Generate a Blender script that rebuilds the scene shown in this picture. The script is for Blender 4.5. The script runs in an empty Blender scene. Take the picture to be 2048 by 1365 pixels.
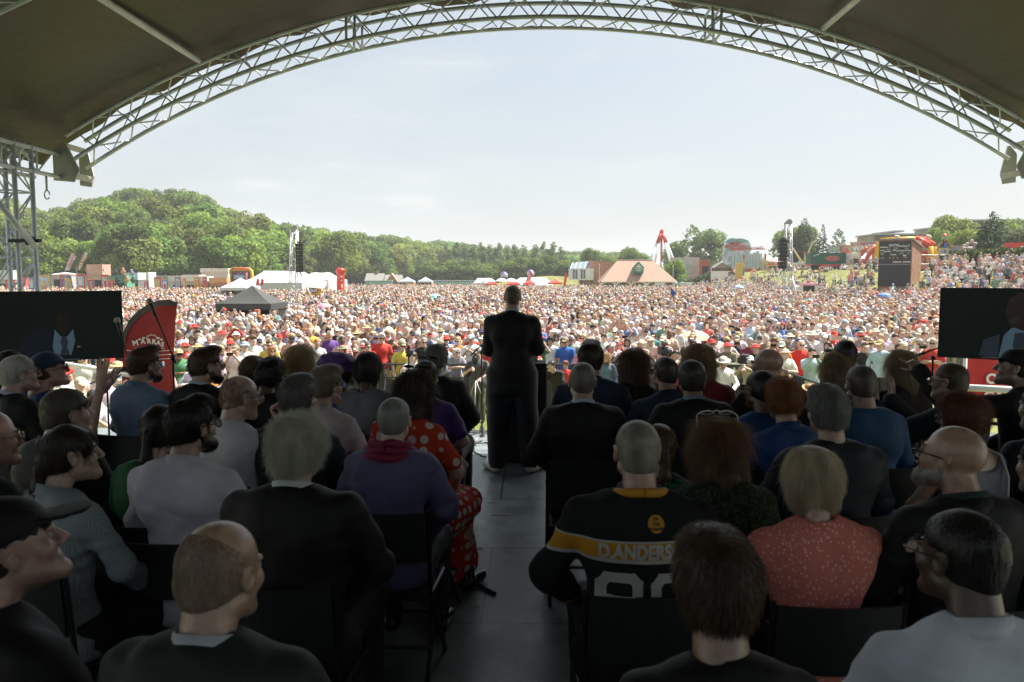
import bpy, math, random
import numpy as np
from mathutils import Vector, Matrix, Euler
rad = math.radians
SC = bpy.context.scene
COL = SC.collection
random.seed(7); np.random.seed(7)
# ------------------------------------------------------------------ camera
CAMZ, PITCH, YAW, FPX = 3.4, 4.67, 1.726, 1593.0
cd = bpy.data.cameras.new('camera'); cam = bpy.data.objects.new('camera', cd); COL.objects.link(cam)
cd.lens = 28.0; cd.sensor_width = 36.0; cd.clip_start = 0.05; cd.clip_end = 3000
cam.location = (0, 0, CAMZ); cam.rotation_euler = (rad(90-PITCH), 0, rad(YAW))
cd.dof.use_dof = True; cd.dof.focus_distance = 14; cd.dof.aperture_fstop = 5.0
SC.camera = cam
# ------------------------------------------------------------------ light
SUN_EL, SUN_AZ = 57.0, 62.0      # azimuth measured from +Y (into the picture) towards +X
w = bpy.data.worlds.new('World'); SC.world = w; w.use_nodes = True
nt = w.node_tree; nt.nodes.clear()
def N(t, kind, **kw):
    n = t.nodes.new(kind)
    for k, v in kw.items(): setattr(n, k, v)
    return n
sky = N(nt, 'ShaderNodeTexSky'); sky.sky_type = 'NISHITA'; sky.sun_disc = False
sky.sun_elevation = rad(SUN_EL); sky.sun_rotation = rad(SUN_AZ)
sky.air_density = 1.0; sky.dust_density = 4.0; sky.ozone_density = 1.0; sky.altitude = 50
bg = N(nt, 'ShaderNodeBackground'); bg.inputs[1].default_value = 0.065
out = N(nt, 'ShaderNodeOutputWorld')
tc = N(nt, 'ShaderNodeTexCoord')
mp = N(nt, 'ShaderNodeMapping'); mp.inputs['Scale'].default_value = (1.6, 1.6, 7.5)
cl = N(nt, 'ShaderNodeTexNoise'); cl.inputs['Scale'].default_value = 1.7; cl.inputs['Detail'].default_value = 7; cl.inputs['Roughness'].default_value = .62
cr = N(nt, 'ShaderNodeValToRGB'); cr.color_ramp.elements[0].position = .40; cr.color_ramp.elements[0].color = (.58, .58, .58, 1)
cr.color_ramp.elements[1].position = .72; cr.color_ramp.elements[1].color = (1, 1, 1, 1)
mx = N(nt, 'ShaderNodeMix', data_type='RGBA')
mx.inputs['B'].default_value = (4.35, 4.85, 5.05, 1)
nt.links.new(tc.outputs['Generated'], mp.inputs['Vector']); nt.links.new(mp.outputs[0], cl.inputs['Vector'])
nt.links.new(cl.outputs['Fac'], cr.inputs[0]); nt.links.new(cr.outputs[0], mx.inputs['Factor'])
c2 = N(nt, 'ShaderNodeTexNoise'); c2.inputs['Scale'].default_value = 3.4; c2.inputs['Detail'].default_value = 8; c2.inputs['Roughness'].default_value = .6; nt.links.new(mp.outputs[0], c2.inputs['Vector'])
r2 = N(nt, 'ShaderNodeMapRange'); r2.inputs['From Min'].default_value = .60; r2.inputs['From Max'].default_value = .78; r2.inputs['To Max'].default_value = .55; nt.links.new(c2.outputs['Fac'], r2.inputs['Value'])
m2 = N(nt, 'ShaderNodeMix', data_type='RGBA'); m2.inputs['B'].default_value = (6.0, 5.8, 5.5, 1); nt.links.new(r2.outputs[0], m2.inputs['Factor']); nt.links.new(mx.outputs['Result'], m2.inputs['A'])
nt.links.new(sky.outputs[0], mx.inputs['A']); nt.links.new(m2.outputs['Result'], bg.inputs[0]); nt.links.new(bg.outputs[0], out.inputs[0])
sd = bpy.data.lights.new('sun', 'SUN'); sd.energy = 4.8; sd.angle = rad(.53); sd.color = (1, .955, .88)
sun = bpy.data.objects.new('sun', sd); COL.objects.link(sun)
SDIR = Vector((math.sin(rad(SUN_AZ))*math.cos(rad(SUN_EL)), math.cos(rad(SUN_AZ))*math.cos(rad(SUN_EL)), math.sin(rad(SUN_EL))))
sun.rotation_euler = SDIR.to_track_quat('Z', 'Y').to_euler()
SC.view_settings.view_transform = 'Standard'; SC.view_settings.look = 'None'
SC.view_settings.exposure = 1.35; SC.view_settings.gamma = 1.0
SC.cycles.use_denoising = True; SC.cycles.max_bounces = 7; SC.cycles.diffuse_bounces = 4; SC.cycles.glossy_bounces = 2
SC.cycles.transparent_max_bounces = 8; SC.cycles.caustics_reflective = False; SC.cycles.caustics_refractive = False
SC.cycles.sample_clamp_indirect = 6

RC = Euler((rad(90-PITCH), 0, rad(YAW))).to_matrix()
def ray(px, py): return RC @ Vector(((px-1024)/FPX, (682.5-py)/FPX, -1))
def at(px, py, Y):                      # world point seen at photo pixel (px,py), Y metres into the scene
    d = ray(px, py); return Vector((0, 0, CAMZ)) + d*(Y/d.y)
def atz(px, py, z):
    d = ray(px, py); return Vector((0, 0, CAMZ)) + d*((z-CAMZ)/d.z)
def X_at(px, Y): return at(px, 552, Y).x
def Z_at(py, Y): return at(1072, py, Y).z
# ------------------------------------------------------------------ materials
MATS = {}
def mat(name, col=(.5, .5, .5), rough=.6, var=.12, scale=8, bump=0, bscale=60, metal=0, spec=.4, emit=None, estr=0, trans=0, objcol=False, inst=None, coat=0, sss=0, sheen=0, stretch=None, tint=None, dist=None):
    if name in MATS: return MATS[name]
    m = bpy.data.materials.new(name); m.use_nodes = True; t = m.node_tree; b = t.nodes['Principled BSDF']
    L = t.links.new
    b.inputs['Roughness'].default_value = rough; b.inputs['Metallic'].default_value = metal
    b.inputs['Specular IOR Level'].default_value = spec
    b.inputs['Transmission Weight'].default_value = trans; b.inputs['Coat Weight'].default_value = coat
    b.inputs['Sheen Weight'].default_value = sheen; b.inputs['Sheen Roughness'].default_value = .22
    if sss: b.inputs['Subsurface Weight'].default_value = sss; b.inputs['Subsurface Radius'].default_value = (.012, .004, .002); b.inputs['Subsurface Scale'].default_value = 1
    co = N(t, 'ShaderNodeTexCoord'); vec = co.outputs['Object']
    if stretch:
        mm = N(t, 'ShaderNodeMapping'); mm.inputs['Scale'].default_value = stretch; L(vec, mm.inputs['Vector']); vec = mm.outputs[0]
    base = None
    if objcol:
        oi = N(t, 'ShaderNodeObjectInfo'); base = oi.outputs['Color']
    if inst:
        oi = N(t, 'ShaderNodeAttribute', attribute_type='INSTANCER', attribute_name=inst); base = oi.outputs['Color']
    if var or tint:
        no = N(t, 'ShaderNodeTexNoise'); no.inputs['Scale'].default_value = scale; no.inputs['Detail'].default_value = 5
        if dist: no.inputs['Distortion'].default_value = dist
        L(vec, no.inputs['Vector'])
        mr = N(t, 'ShaderNodeMapRange'); mr.inputs['From Min'].default_value = .3; mr.inputs['From Max'].default_value = .7
        mr.inputs['To Min'].default_value = 1-var; mr.inputs['To Max'].default_value = 1+var; L(no.outputs['Fac'], mr.inputs['Value'])
        if tint:
            mi = N(t, 'ShaderNodeMix', data_type='RGBA'); mi.inputs['A'].default_value = (*col, 1); mi.inputs['B'].default_value = (*tint, 1)
            rr = N(t, 'ShaderNodeMapRange'); rr.inputs['From Min'].default_value = .35; rr.inputs['From Max'].default_value = .65
            L(no.outputs['Fac'], rr.inputs['Value']); L(rr.outputs[0], mi.inputs['Factor']); base = mi.outputs['Result']
        vm = N(t, 'ShaderNodeVectorMath', operation='SCALE')
        if base is not None: L(base, vm.inputs[0])
        else: vm.inputs[0].default_value = col
        L(mr.outputs[0], vm.inputs['Scale']); L(vm.outputs[0], b.inputs['Base Color'])
    elif base is not None: L(base, b.inputs['Base Color'])
    else: b.inputs['Base Color'].default_value = (*col, 1)
    if emit: b.inputs['Emission Color'].default_value = (*emit, 1); b.inputs['Emission Strength'].default_value = estr
    if bump:
        nb = N(t, 'ShaderNodeTexNoise'); nb.inputs['Scale'].default_value = bscale; nb.inputs['Detail'].default_value = 4; L(vec, nb.inputs['Vector'])
        bu = N(t, 'ShaderNodeBump'); bu.inputs['Strength'].default_value = bump; bu.inputs['Distance'].default_value = .01
        L(nb.outputs['Fac'], bu.inputs['Height']); L(bu.outputs[0], b.inputs['Normal'])
    MATS[name] = m; return m
def cloth(col, name=None): return mat('cloth_%02x%02x%02x' % tuple(int(min(c, 1)*255) for c in col) if name is None else name, col, .62, .18, 7, .3, 230, sheen=.07, spec=.32)
def hairm(col):
    m = mat('hair_%02x%02x%02x' % tuple(int(min(c, 1)*255) for c in col), col, .36, .4, 22, .5, 120, spec=.6, stretch=(1, 1, .25), sheen=.1)
    t = m.node_tree; b = t.nodes['Principled BSDF']
    if 'Translucent BSDF' not in t.nodes:
        tl = N(t, 'ShaderNodeBsdfTranslucent'); ms = N(t, 'ShaderNodeMixShader'); ms.inputs[0].default_value = .32; tl.inputs['Color'].default_value = (*[min(1, c*1.6+.02) for c in col], 1)
        t.links.new(b.outputs[0], ms.inputs[1]); t.links.new(tl.outputs[0], ms.inputs[2]); t.links.new(ms.outputs[0], t.nodes['Material Output'].inputs['Surface'])
    return m
def skinm(col): return mat('skin_%02x%02x%02x' % tuple(int(c*255) for c in col), col, .30, .22, 30, .2, 260, spec=.85, sss=.12)
METAL = mat('aluminium', (.60, .65, .72), .32, .12, 6, .1, 80, metal=.05, spec=.7)
BLACK = mat('black_plastic', (.012, .012, .013), .45, .1)
BLACKCLOTH = cloth((.012, .013, .014), 'black_cloth')
# ------------------------------------------------------------------ objects
def link(name, me, parent=None):
    o = bpy.data.objects.new(name, me); COL.objects.link(o)
    if parent is not None: o.parent = parent
    return o
def tag(o, label=None, cat=None, group=None, kind=None):
    if label: o['label'] = label
    if cat: o['category'] = cat
    if group: o['group'] = group
    if kind: o['kind'] = kind
    return o
def thing(name, label, cat, loc=(0, 0, 0), rz=0, group=None):
    o = bpy.data.objects.new(name, None); COL.objects.link(o); o.empty_display_size = .2
    o.location = loc; o.rotation_euler = (0, 0, rz)
    return tag(o, label, cat, group)
def np_mesh(name, V, F, mats, smooth=True, fm=None):
    """V (n,3), F list of arrays (m,k) of equal k each or a list of lists"""
    me = bpy.data.meshes.new(name)
    if isinstance(F, np.ndarray): F = [F]
    if len(F) and isinstance(F[0], np.ndarray):
        F = [f for f in F if len(f)]
        tot = np.concatenate([np.full(len(f), f.shape[1], np.int32) for f in F]) if F else np.zeros(0, np.int32)
        idx = np.concatenate([f.astype(np.int32).ravel() for f in F]) if F else np.zeros(0, np.int32)
        me.vertices.add(len(V)); me.vertices.foreach_set('co', np.asarray(V, np.float32).ravel())
        me.loops.add(len(idx)); me.loops.foreach_set('vertex_index', idx)
        me.polygons.add(len(tot)); st = np.zeros(len(tot), np.int32); st[1:] = np.cumsum(tot)[:-1]
        me.polygons.foreach_set('loop_start', st)
        if fm is not None: me.polygons.foreach_set('material_index', np.asarray(fm, np.int32))
        me.polygons.foreach_set('use_smooth', np.full(len(tot), bool(smooth)))
        me.update(calc_edges=True); me.validate()
    else:
        me.from_pydata([tuple(v) for v in V], [], F); me.update()
        if smooth: me.polygons.foreach_set('use_smooth', [True]*len(me.polygons))
        if fm is not None: me.polygons.foreach_set('material_index', fm)
    for m in (mats if isinstance(mats, (list, tuple)) else [mats]): me.materials.append(m)
    return me
class MB:
    """collects simple shapes, links them as one mesh"""
    def __init__(s): s.v = []; s.f = []; s.m = []; s.mats = []; s.M = Matrix.Identity(4)
    def mi(s, m):
        if m is None: return 0 if s.mats else 0
        if m not in s.mats: s.mats.append(m)
        return s.mats.index(m)
    def add(s, V, F, m=None):
        o = len(s.v); k = s.mi(m)
        s.v += [tuple(s.M @ Vector(p)) for p in V]; s.f += [[i+o for i in f] for f in F]; s.m += [k]*len(F); return s
    def box(s, c, d, rz=0, m=None, rot=None, taper=1):
        R = rot if rot is not None else Matrix.Rotation(rz, 3, 'Z'); c = Vector(c)
        V = [c + R @ Vector((x*d[0]/2*(taper if z > 0 else 1), y*d[1]/2*(taper if z > 0 else 1), z*d[2]/2)) for x in (-1, 1) for y in (-1, 1) for z in (-1, 1)]
        return s.add(V, [[0, 1, 3, 2], [4, 6, 7, 5], [0, 4, 5, 1], [2, 3, 7, 6], [0, 2, 6, 4], [1, 5, 7, 3]], m)
    def tube(s, pts, r, n=8, m=None, caps=True, r2=None):
        pts = [Vector(p) for p in pts]; V = []; F = []; k = len(pts)
        up = Vector((0, 0, 1))
        for i, p in enumerate(pts):
            d = (pts[min(i+1, k-1)] - pts[max(i-1, 0)]).normalized()
            a = d.cross(up)
            if a.length < .05: a = d.cross(Vector((1, 0, 0)))
            a.normalize(); b = d.cross(a)
            rr = r if r2 is None else r + (r2-r)*i/max(k-1, 1)
            for j in range(n):
                t = 2*math.pi*j/n; V.append(p + a*math.cos(t)*rr + b*math.sin(t)*rr)
        for i in range(k-1):
            for j in range(n):
                F.append([i*n+j, i*n+(j+1) % n, (i+1)*n+(j+1) % n, (i+1)*n+j])
        if caps: F.append(list(range(n))[::-1]); F.append([(k-1)*n+j for j in range(n)])
        return s.add(V, F, m)
    def lathe(s, prof, c=(0, 0, 0), n=20, m=None, sc=(1, 1)):
        V = []; F = []; k = len(prof)
        for (r, z) in prof:
            for j in range(n):
                t = 2*math.pi*j/n; V.append((c[0]+r*math.cos(t)*sc[0], c[1]+r*math.sin(t)*sc[1], c[2]+z))
        for i in range(k-1):
            for j in range(n): F.append([i*n+j, i*n+(j+1) % n, (i+1)*n+(j+1) % n, (i+1)*n+j])
        return s.add(V, F, m)
    def quad(s, *P, m=None): return s.add(P, [list(range(len(P)))], m)
    def prism(s, poly, a, b, m=None):
        """poly: 2D list in a plane; a(p), b(p) map to the two faces"""
        k = len(poly); V = [a(p) for p in poly] + [b(p) for p in poly]
        return s.add(V, [list(range(k))[::-1], [k+i for i in range(k)]] + [[i, (i+1) % k, k+(i+1) % k, k+i] for i in range(k)], m)
    def build(s, name, m=None, parent=None, smooth=False):
        mats = s.mats or [m]
        me = np_mesh(name, s.v, s.f, mats, smooth=smooth, fm=s.m if s.mats else None)
        return link(name, me, parent)
def text_part(name, txt, size, loc, rot, m, parent=None, ext=.002, align='CENTER', bold=.0, sx=1, shear=0):
    cu = bpy.data.curves.new(name, 'FONT'); cu.body = txt; cu.size = size; cu.extrude = ext; cu.align_x = align; cu.align_y = 'CENTER'; cu.offset = bold; cu.shear = shear; cu.resolution_u = 3
    o = bpy.data.objects.new(name, cu); COL.objects.link(o)
    dg = bpy.context.evaluated_depsgraph_get(); me = bpy.data.meshes.new_from_object(o.evaluated_get(dg))
    bpy.data.objects.remove(o); me.materials.clear(); me.materials.append(m)
    q = link(name, me, parent); q.location = loc; q.rotation_euler = rot; q.scale = (sx, 1, 1)
    return q
def copy_tree(o, parent=None):
    c = o.copy(); COL.objects.link(c); c.parent = parent
    for ch in o.children: copy_tree(ch, c)
    return c
# ------------------------------------------------------------------ signed-distance modelling
def V3(*a): return np.array(a, float)
def cap(a, b, ra, rb=None, k=.02, flat=None, op='+'):
    a = V3(*a); b = V3(*b); rb = ra if rb is None else rb
    r = max(ra, rb)
    def f(x, y, z):
        if flat is not None:             # flat = (axis, factor): squash along an axis
            ax, fa = flat; q = [x, y, z]; m_ = (a[ax]+b[ax])/2; q[ax] = (q[ax]-m_)*fa+m_
            a2 = a.copy(); b2 = b.copy(); a2[ax] = (a[ax]-m_)*fa+m_; b2[ax] = (b[ax]-m_)*fa+m_
        else: q = (x, y, z); a2, b2 = a, b
        d = b2-a2; L = float(d@d)+1e-12
        t = np.clip(((q[0]-a2[0])*d[0]+(q[1]-a2[1])*d[1]+(q[2]-a2[2])*d[2])/L, 0, 1)
        return np.sqrt((q[0]-a2[0]-t*d[0])**2+(q[1]-a2[1]-t*d[1])**2+(q[2]-a2[2]-t*d[2])**2) - (ra+(rb-ra)*t)
    return (op, k, np.minimum(a, b)-r, np.maximum(a, b)+r, f)
def ell(c, r, k=.02, rot=None, op='+'):
    c = V3(*c); r = V3(*r); R = None if rot is None else np.array(Euler([rad(v) for v in rot]).to_matrix())
    rm = r if R is None else np.full(3, r.max())
    def f(x, y, z):
        x = x-c[0]; y = y-c[1]; z = z-c[2]
        if R is not None: x, y, z = (R[0, 0]*x+R[1, 0]*y+R[2, 0]*z, R[0, 1]*x+R[1, 1]*y+R[2, 1]*z, R[0, 2]*x+R[1, 2]*y+R[2, 2]*z)
        k0 = np.sqrt((x/r[0])**2+(y/r[1])**2+(z/r[2])**2); k1 = np.sqrt((x/r[0]**2)**2+(y/r[1]**2)**2+(z/r[2]**2)**2)
        return k0*(k0-1)/(k1+1e-9)
    return (op, k, c-rm, c+rm, f)
def plane(p, n, k=.01):                 # removes what lies on the n side
    p = V3(*p); n = V3(*n); n = n/np.linalg.norm(n)
    return ('-', k, V3(-9, -9, -9), V3(9, 9, 9), lambda x, y, z: -((x-p[0])*n[0]+(y-p[1])*n[1]+(z-p[2])*n[2]))
def sdf(prims, vox, disp=None):
    """smooth union / subtraction on a grid, then surface nets -> verts, quads"""
    add = [p for p in prims if p[0] == '+']
    lo = np.min([p[2] for p in add], 0)-3*vox-.01; hi = np.max([p[3] for p in add], 0)+3*vox+.01
    n = np.ceil((hi-lo)/vox).astype(int)+1
    ax = [lo[i]+vox*np.arange(n[i]) for i in range(3)]
    D = np.full(n, 1.0)
    for op, k, a, b, f in prims:
        pad = k+3*vox
        i0 = np.clip(np.floor((a-pad-lo)/vox).astype(int), 0, n); i1 = np.clip(np.ceil((b+pad-lo)/vox).astype(int)+1, 0, n)
        if (i1 <= i0).any(): continue
        s = tuple(slice(i0[j], i1[j]) for j in range(3))
        g = f(ax[0][s[0]][:, None, None], ax[1][s[1]][None, :, None], ax[2][s[2]][None, None, :]); d = D[s]
        if op == '+':
            h = np.clip(.5+.5*(d-g)/k, 0, 1); D[s] = d*(1-h)+g*h-k*h*(1-h)
        else:
            h = np.clip(.5-.5*(d+g)/k, 0, 1); D[s] = d*(1-h)-g*h+k*h*(1-h)
    if disp is not None: D = D+disp(ax[0][:, None, None], ax[1][None, :, None], ax[2][None, None, :])
    S = D < 0
    S[0] = S[-1] = False; S[:, 0] = S[:, -1] = False; S[:, :, 0] = S[:, :, -1] = False
    c = [S[dx:n[0]-1+dx, dy:n[1]-1+dy, dz:n[2]-1+dz] for dx in (0, 1) for dy in (0, 1) for dz in (0, 1)]
    sm = sum(q.astype(np.int8) for q in c); act = (sm > 0) & (sm < 8)
    I = np.argwhere(act); ids = np.full(act.shape, -1, np.int64); ids[act] = np.arange(len(I))
    acc = np.zeros((len(I), 3)); cnt = np.zeros(len(I))
    cor = [(dx, dy, dz) for dx in (0, 1) for dy in (0, 1) for dz in (0, 1)]
    val = [D[I[:, 0]+q[0], I[:, 1]+q[1], I[:, 2]+q[2]] for q in cor]
    for i in range(8):
        for j in range(i+1, 8):
            df = np.abs(np.array(cor[i])-np.array(cor[j]))
            if df.sum() != 1: continue
            va, vb = val[i], val[j]; m = (va < 0) != (vb < 0)
            t = np.where(m, va/np.where(np.abs(va-vb) < 1e-12, 1, va-vb), 0); t = np.clip(t, 0, 1)
            pt = np.array(cor[i])[None]+t[:, None]*(np.array(cor[j])-np.array(cor[i]))[None]
            acc += np.where(m[:, None], pt, 0); cnt += m
    V = (I+acc/np.maximum(cnt, 1)[:, None])*vox+lo
    Q = []
    for axn in range(3):
        u, v = (axn+1) % 3, (axn+2) % 3
        sl0 = [slice(None)]*3; sl1 = [slice(None)]*3; sl0[axn] = slice(0, n[axn]-1); sl1[axn] = slice(1, n[axn])
        a0 = S[tuple(sl0)]; a1 = S[tuple(sl1)]
        for inside, flip in (((a0 & ~a1), False), ((~a0 & a1), True)):
            E = np.argwhere(inside)
            if not len(E): continue
            E = E[(E[:, u] > 0) & (E[:, v] > 0)]
            e = np.zeros(3, int)
            def cid(du, dv):
                k_ = E.copy(); k_[:, u] -= du; k_[:, v] -= dv
                k_[:, u] = np.clip(k_[:, u], 0, ids.shape[u]-1); k_[:, v] = np.clip(k_[:, v], 0, ids.shape[v]-1)
                return ids[k_[:, 0], k_[:, 1], k_[:, 2]]
            q = np.stack([cid(1, 1), cid(0, 1), cid(0, 0), cid(1, 0)], 1)
            if flip: q = q[:, ::-1]
            Q.append(q[(q >= 0).all(1)])
    return V, (np.concatenate(Q) if Q else np.zeros((0, 4), int))
def rot3(rx=0, ry=0, rz=0): return np.array(Euler((rad(rx), rad(ry), rad(rz))).to_matrix())
def xform(VF, R, t): return (VF[0] @ R.T + np.array(t), VF[1])
def joinvf(L):
    V = []; F = []; o = 0
    for v, f in L: V.append(v); F.append(f+o); o += len(v)
    return np.concatenate(V), np.concatenate(F)
def wrinkle(amp, fr=11., seed=0):
    r = random.Random(seed); P = [(r.uniform(-1, 1), r.uniform(-1, 1), r.uniform(-1, 1), r.uniform(0, 6), r.uniform(.6, 1.7)) for _ in range(6)]
    def f(x, y, z):
        s = 0
        for a, b, c, ph, q in P: s = s+np.sin(fr*q*(a*x+b*y+c*z*1.3)+ph+1.3*np.sin(fr*.7*(b*x-a*y+c*z)+ph*2))
        return amp*s/3
    return f
# ------------------------------------------------------------------ people
def head_prims(nb, fem=False, beard=0, ears=True, jaw=1.0):
    j = .92 if fem else jaw; nr = .048 if fem else .058
    P = [cap(nb, (0, -.03, -.045), nr*1.08, nr, k=.03),
         ell((0, -.014, .036), (.076, .097, .085), k=.02), ell((0, .03, -.03), (.058*j, .06, .083), k=.03),
         cap((-.05*j, .005, -.055), (-.012, .078, -.092), .018, .018, k=.03), cap((.05*j, .005, -.055), (.012, .078, -.092), .018, .018, k=.03),
         ell((0, .083, -.094), (.02, .017, .016), k=.02), cap((-.033, .086, .022), (.033, .086, .022), .009, k=.014),
         ell((-.036, .066, -.02), (.024, .022, .024), k=.02), ell((.036, .066, -.02), (.024, .022, .024), k=.02),
         ('-', .012, *ell((-.032, .104, .006), (.017, .017, .012))[2:]), ('-', .012, *ell((.032, .104, .006), (.017, .017, .012))[2:]),
         cap((0, .092, .014), (0, .112, -.020), .0075, .0115, k=.012), ell((-.011, .101, -.026), (.0075, .01, .007), k=.006), ell((.011, .101, -.026), (.0075, .01, .007), k=.006),
         cap((-.02, .087, -.052), (.02, .087, -.052), .0065, k=.006), cap((-.016, .087, -.063), (.016, .087, -.063), .0075, k=.006),
         ('-', .004, *cap((-.021, .1, -.0575), (.021, .1, -.0575), .0045)[2:])]
    if ears:
        for s in (-1, 1):
            P += [ell((s*.080, -.006, .002), (.0075, .019, .032), k=.006, rot=(12, s*8, -s*18)), ell((s*.078, -.002, -.022), (.007, .010, .012), k=.006),
                  ('-', .004, *ell((s*.089, .001, .004), (.006, .010, .018))[2:])]
    return P
def eyes_vf():
    out = []
    for s in (-1, 1): out.append(sdf([ell((s*.031, .079, .006), (.0125, .0125, .0115), k=.001)], .005))
    return joinvf(out)
def hand_prims(w, d, nrm, side=1, curl=.5, spread=.12, point=False, k=.006):
    """w wrist, d direction of the palm, nrm out of the back of the hand; side=+1 right"""
    w = Vector(w); d = Vector(d).normalized(); nrm = Vector(nrm).normalized(); nrm = (nrm-d*nrm.dot(d)).normalized(); sdv = d.cross(nrm)*side
    P = [cap(w, w+d*.03, .024, .026, k=.01)]
    pc = w+d*.045
    for o, r in ((-.022, .0135), (-.007, .0145), (.008, .0145), (.022, .013)): P.append(cap(w+d*.02+sdv*o*.7, w+d*.085+sdv*o, r*.95, r*.85, k=.012))
    for i, (o, L, r) in enumerate(((-.026, .060, .0075), (-.009, .070, .0088), (.009, .074, .009), (.026, .068, .0088))):
        # index is the last one, on the thumb's side
        c = curl*(1.0 if not (point and i == 3) else .05)*(1.2 if point and i < 3 else 1)
        b0 = w+d*.088+sdv*o; dd = (d+sdv*(o/.026)*spread).normalized(); a = c*1.1
        d1 = (dd*math.cos(a*.6)-nrm*math.sin(a*.6)); d2 = (dd*math.cos(a*1.5)-nrm*math.sin(a*1.5)); d3 = (dd*math.cos(a*2.1)-nrm*math.sin(a*2.1))
        p1 = b0+d1*L*.45; p2 = p1+d2*L*.3; p3 = p2+d3*L*.25
        P += [cap(b0, p1, r, r*.93, k=k*.6), cap(p1, p2, r*.93, r*.86, k=k*.6), cap(p2, p3, r*.86, r*.72, k=k*.6)]
    t0 = w+d*.03+sdv*.022-nrm*.004; td = (d*.75+sdv*.75-nrm*.35).normalized(); t1 = t0+td*.045; t2 = t1+(d*.95+sdv*.25-nrm*.3).normalized()*.034
    P += [cap(t0, t1, .0135, .011, k=.01), cap(t1, t2, .0105, .0085, k=.005)]
    return P
SEAT = dict(pelvis=(0, 0, .53), waist=(0, -.03, .74), chest=(0, -.02, .93), sh=(.170, -.02, 1.024), nb=(0, -.035, 1.105), head=(0, .04, 1.222),
            hip=(.09, .02, .52), knee=(.13, .43, .53), ank=(.13, .44, .09), el=(.25, .06, .80), wr=(.11, .30, .64))
STAND = dict(pelvis=(0, 0, .93), waist=(0, -.01, 1.08), chest=(0, -.01, 1.28), sh=(.178, -.01, 1.392), nb=(0, -.02, 1.47), head=(0, .035, 1.60),
             hip=(.09, 0, .9), knee=(.105, .02, .5), ank=(.115, -.02, .09), el=(.25, .0, 1.15), wr=(.24, .10, .92))
def mx_(p, s): return (p[0]*s, p[1], p[2])
def torso_prims(J, g, wd=1., hem=None, belly=0, pad=0):
    c, wa, pe = J['chest'], J['waist'], J['pelvis']; sh = J['sh']; nb = J['nb']; sw = sh[0]*wd
    P = [ell(pe, (.165*wd+g, .125*wd+g, .12+g), k=.06), ell(wa, (.142*wd+g+belly, .108*wd+g+belly, .17), k=.08),
         ell(c, (.163*wd+g, .112*wd+g, .175+g), k=.07)]
    for s in (-1, 1):
        P += [cap((s*.02, nb[1]-.005, nb[2]-.045), (s*(sw-.012), sh[1], sh[2]-.012+pad), .050+g*.6, .040+g*.7, k=.04),
              ell((s*.085*wd, c[1]-.045, c[2]+.03), (.08+g, .06+g, .12+g), k=.05)]
    return P
def arm_prims(J, s, g, wd=1., ra=.045, rb=.039, rc=.028, upto=2, pad=0):
    k_ = 'R' if s > 0 else 'L'
    sh = J.get('sh'+k_, J['sh']); el = J.get('el'+k_, J['el']); wr = J.get('wr'+k_, J['wr'])
    A = (s*sh[0]*wd, sh[1], sh[2]-.015+pad); B = (s*el[0]*(wd*.5+.5), el[1], el[2]); C = (s*wr[0], wr[1], wr[2])
    P = [cap(A, B, ra+g*.9, rb+g, k=.035)]
    if upto >= 2: P.append(cap(B, C, rb+g, rc+g, k=.03))
    elif upto == 1.5: m = [B[i]*.85+C[i]*.15 for i in range(3)]; P[0] = cap(A, [A[i]*.3+B[i]*.7 for i in range(3)], ra+g, rb+g+.008, k=.03)
    return P, A, B, C
def leg_prims(J, s, g, rt=.085, rk=.058, ra=.04, shortt=False):
    k_ = 'R' if s > 0 else 'L'
    h = J['hip']; kn = J.get('knee'+k_, J['knee']); an = J.get('ank'+k_, J['ank'])
    A = (s*h[0], h[1], h[2]); B = (s*kn[0], kn[1], kn[2]); C = (s*an[0], an[1], an[2])
    P = [cap(A, B, rt+g, rk+g, k=.05)]
    if shortt: return [cap(A, [A[i]*.25+B[i]*.75 for i in range(3)], rt+g, rk+g+.02, k=.05)]
    P.append(cap(B, C, rk+g, ra+g, k=.03)); return P
def shoe_prims(J, s):
    k_ = 'R' if s > 0 else 'L'; a = J.get('ank'+k_, J['ank']); x = s*a[0]
    fy = J.get('foot', 1)
    return [cap((x, a[1]-.03, .045), (x+s*J.get('splay', .02), a[1]+.15*fy, .038), .042, .036, k=.02), cap((x, a[1]-.01, .06), (x, a[1], .11), .045, .043, k=.02), plane((0, 0, .004), (0, 0, -1), k=.004)]
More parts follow.
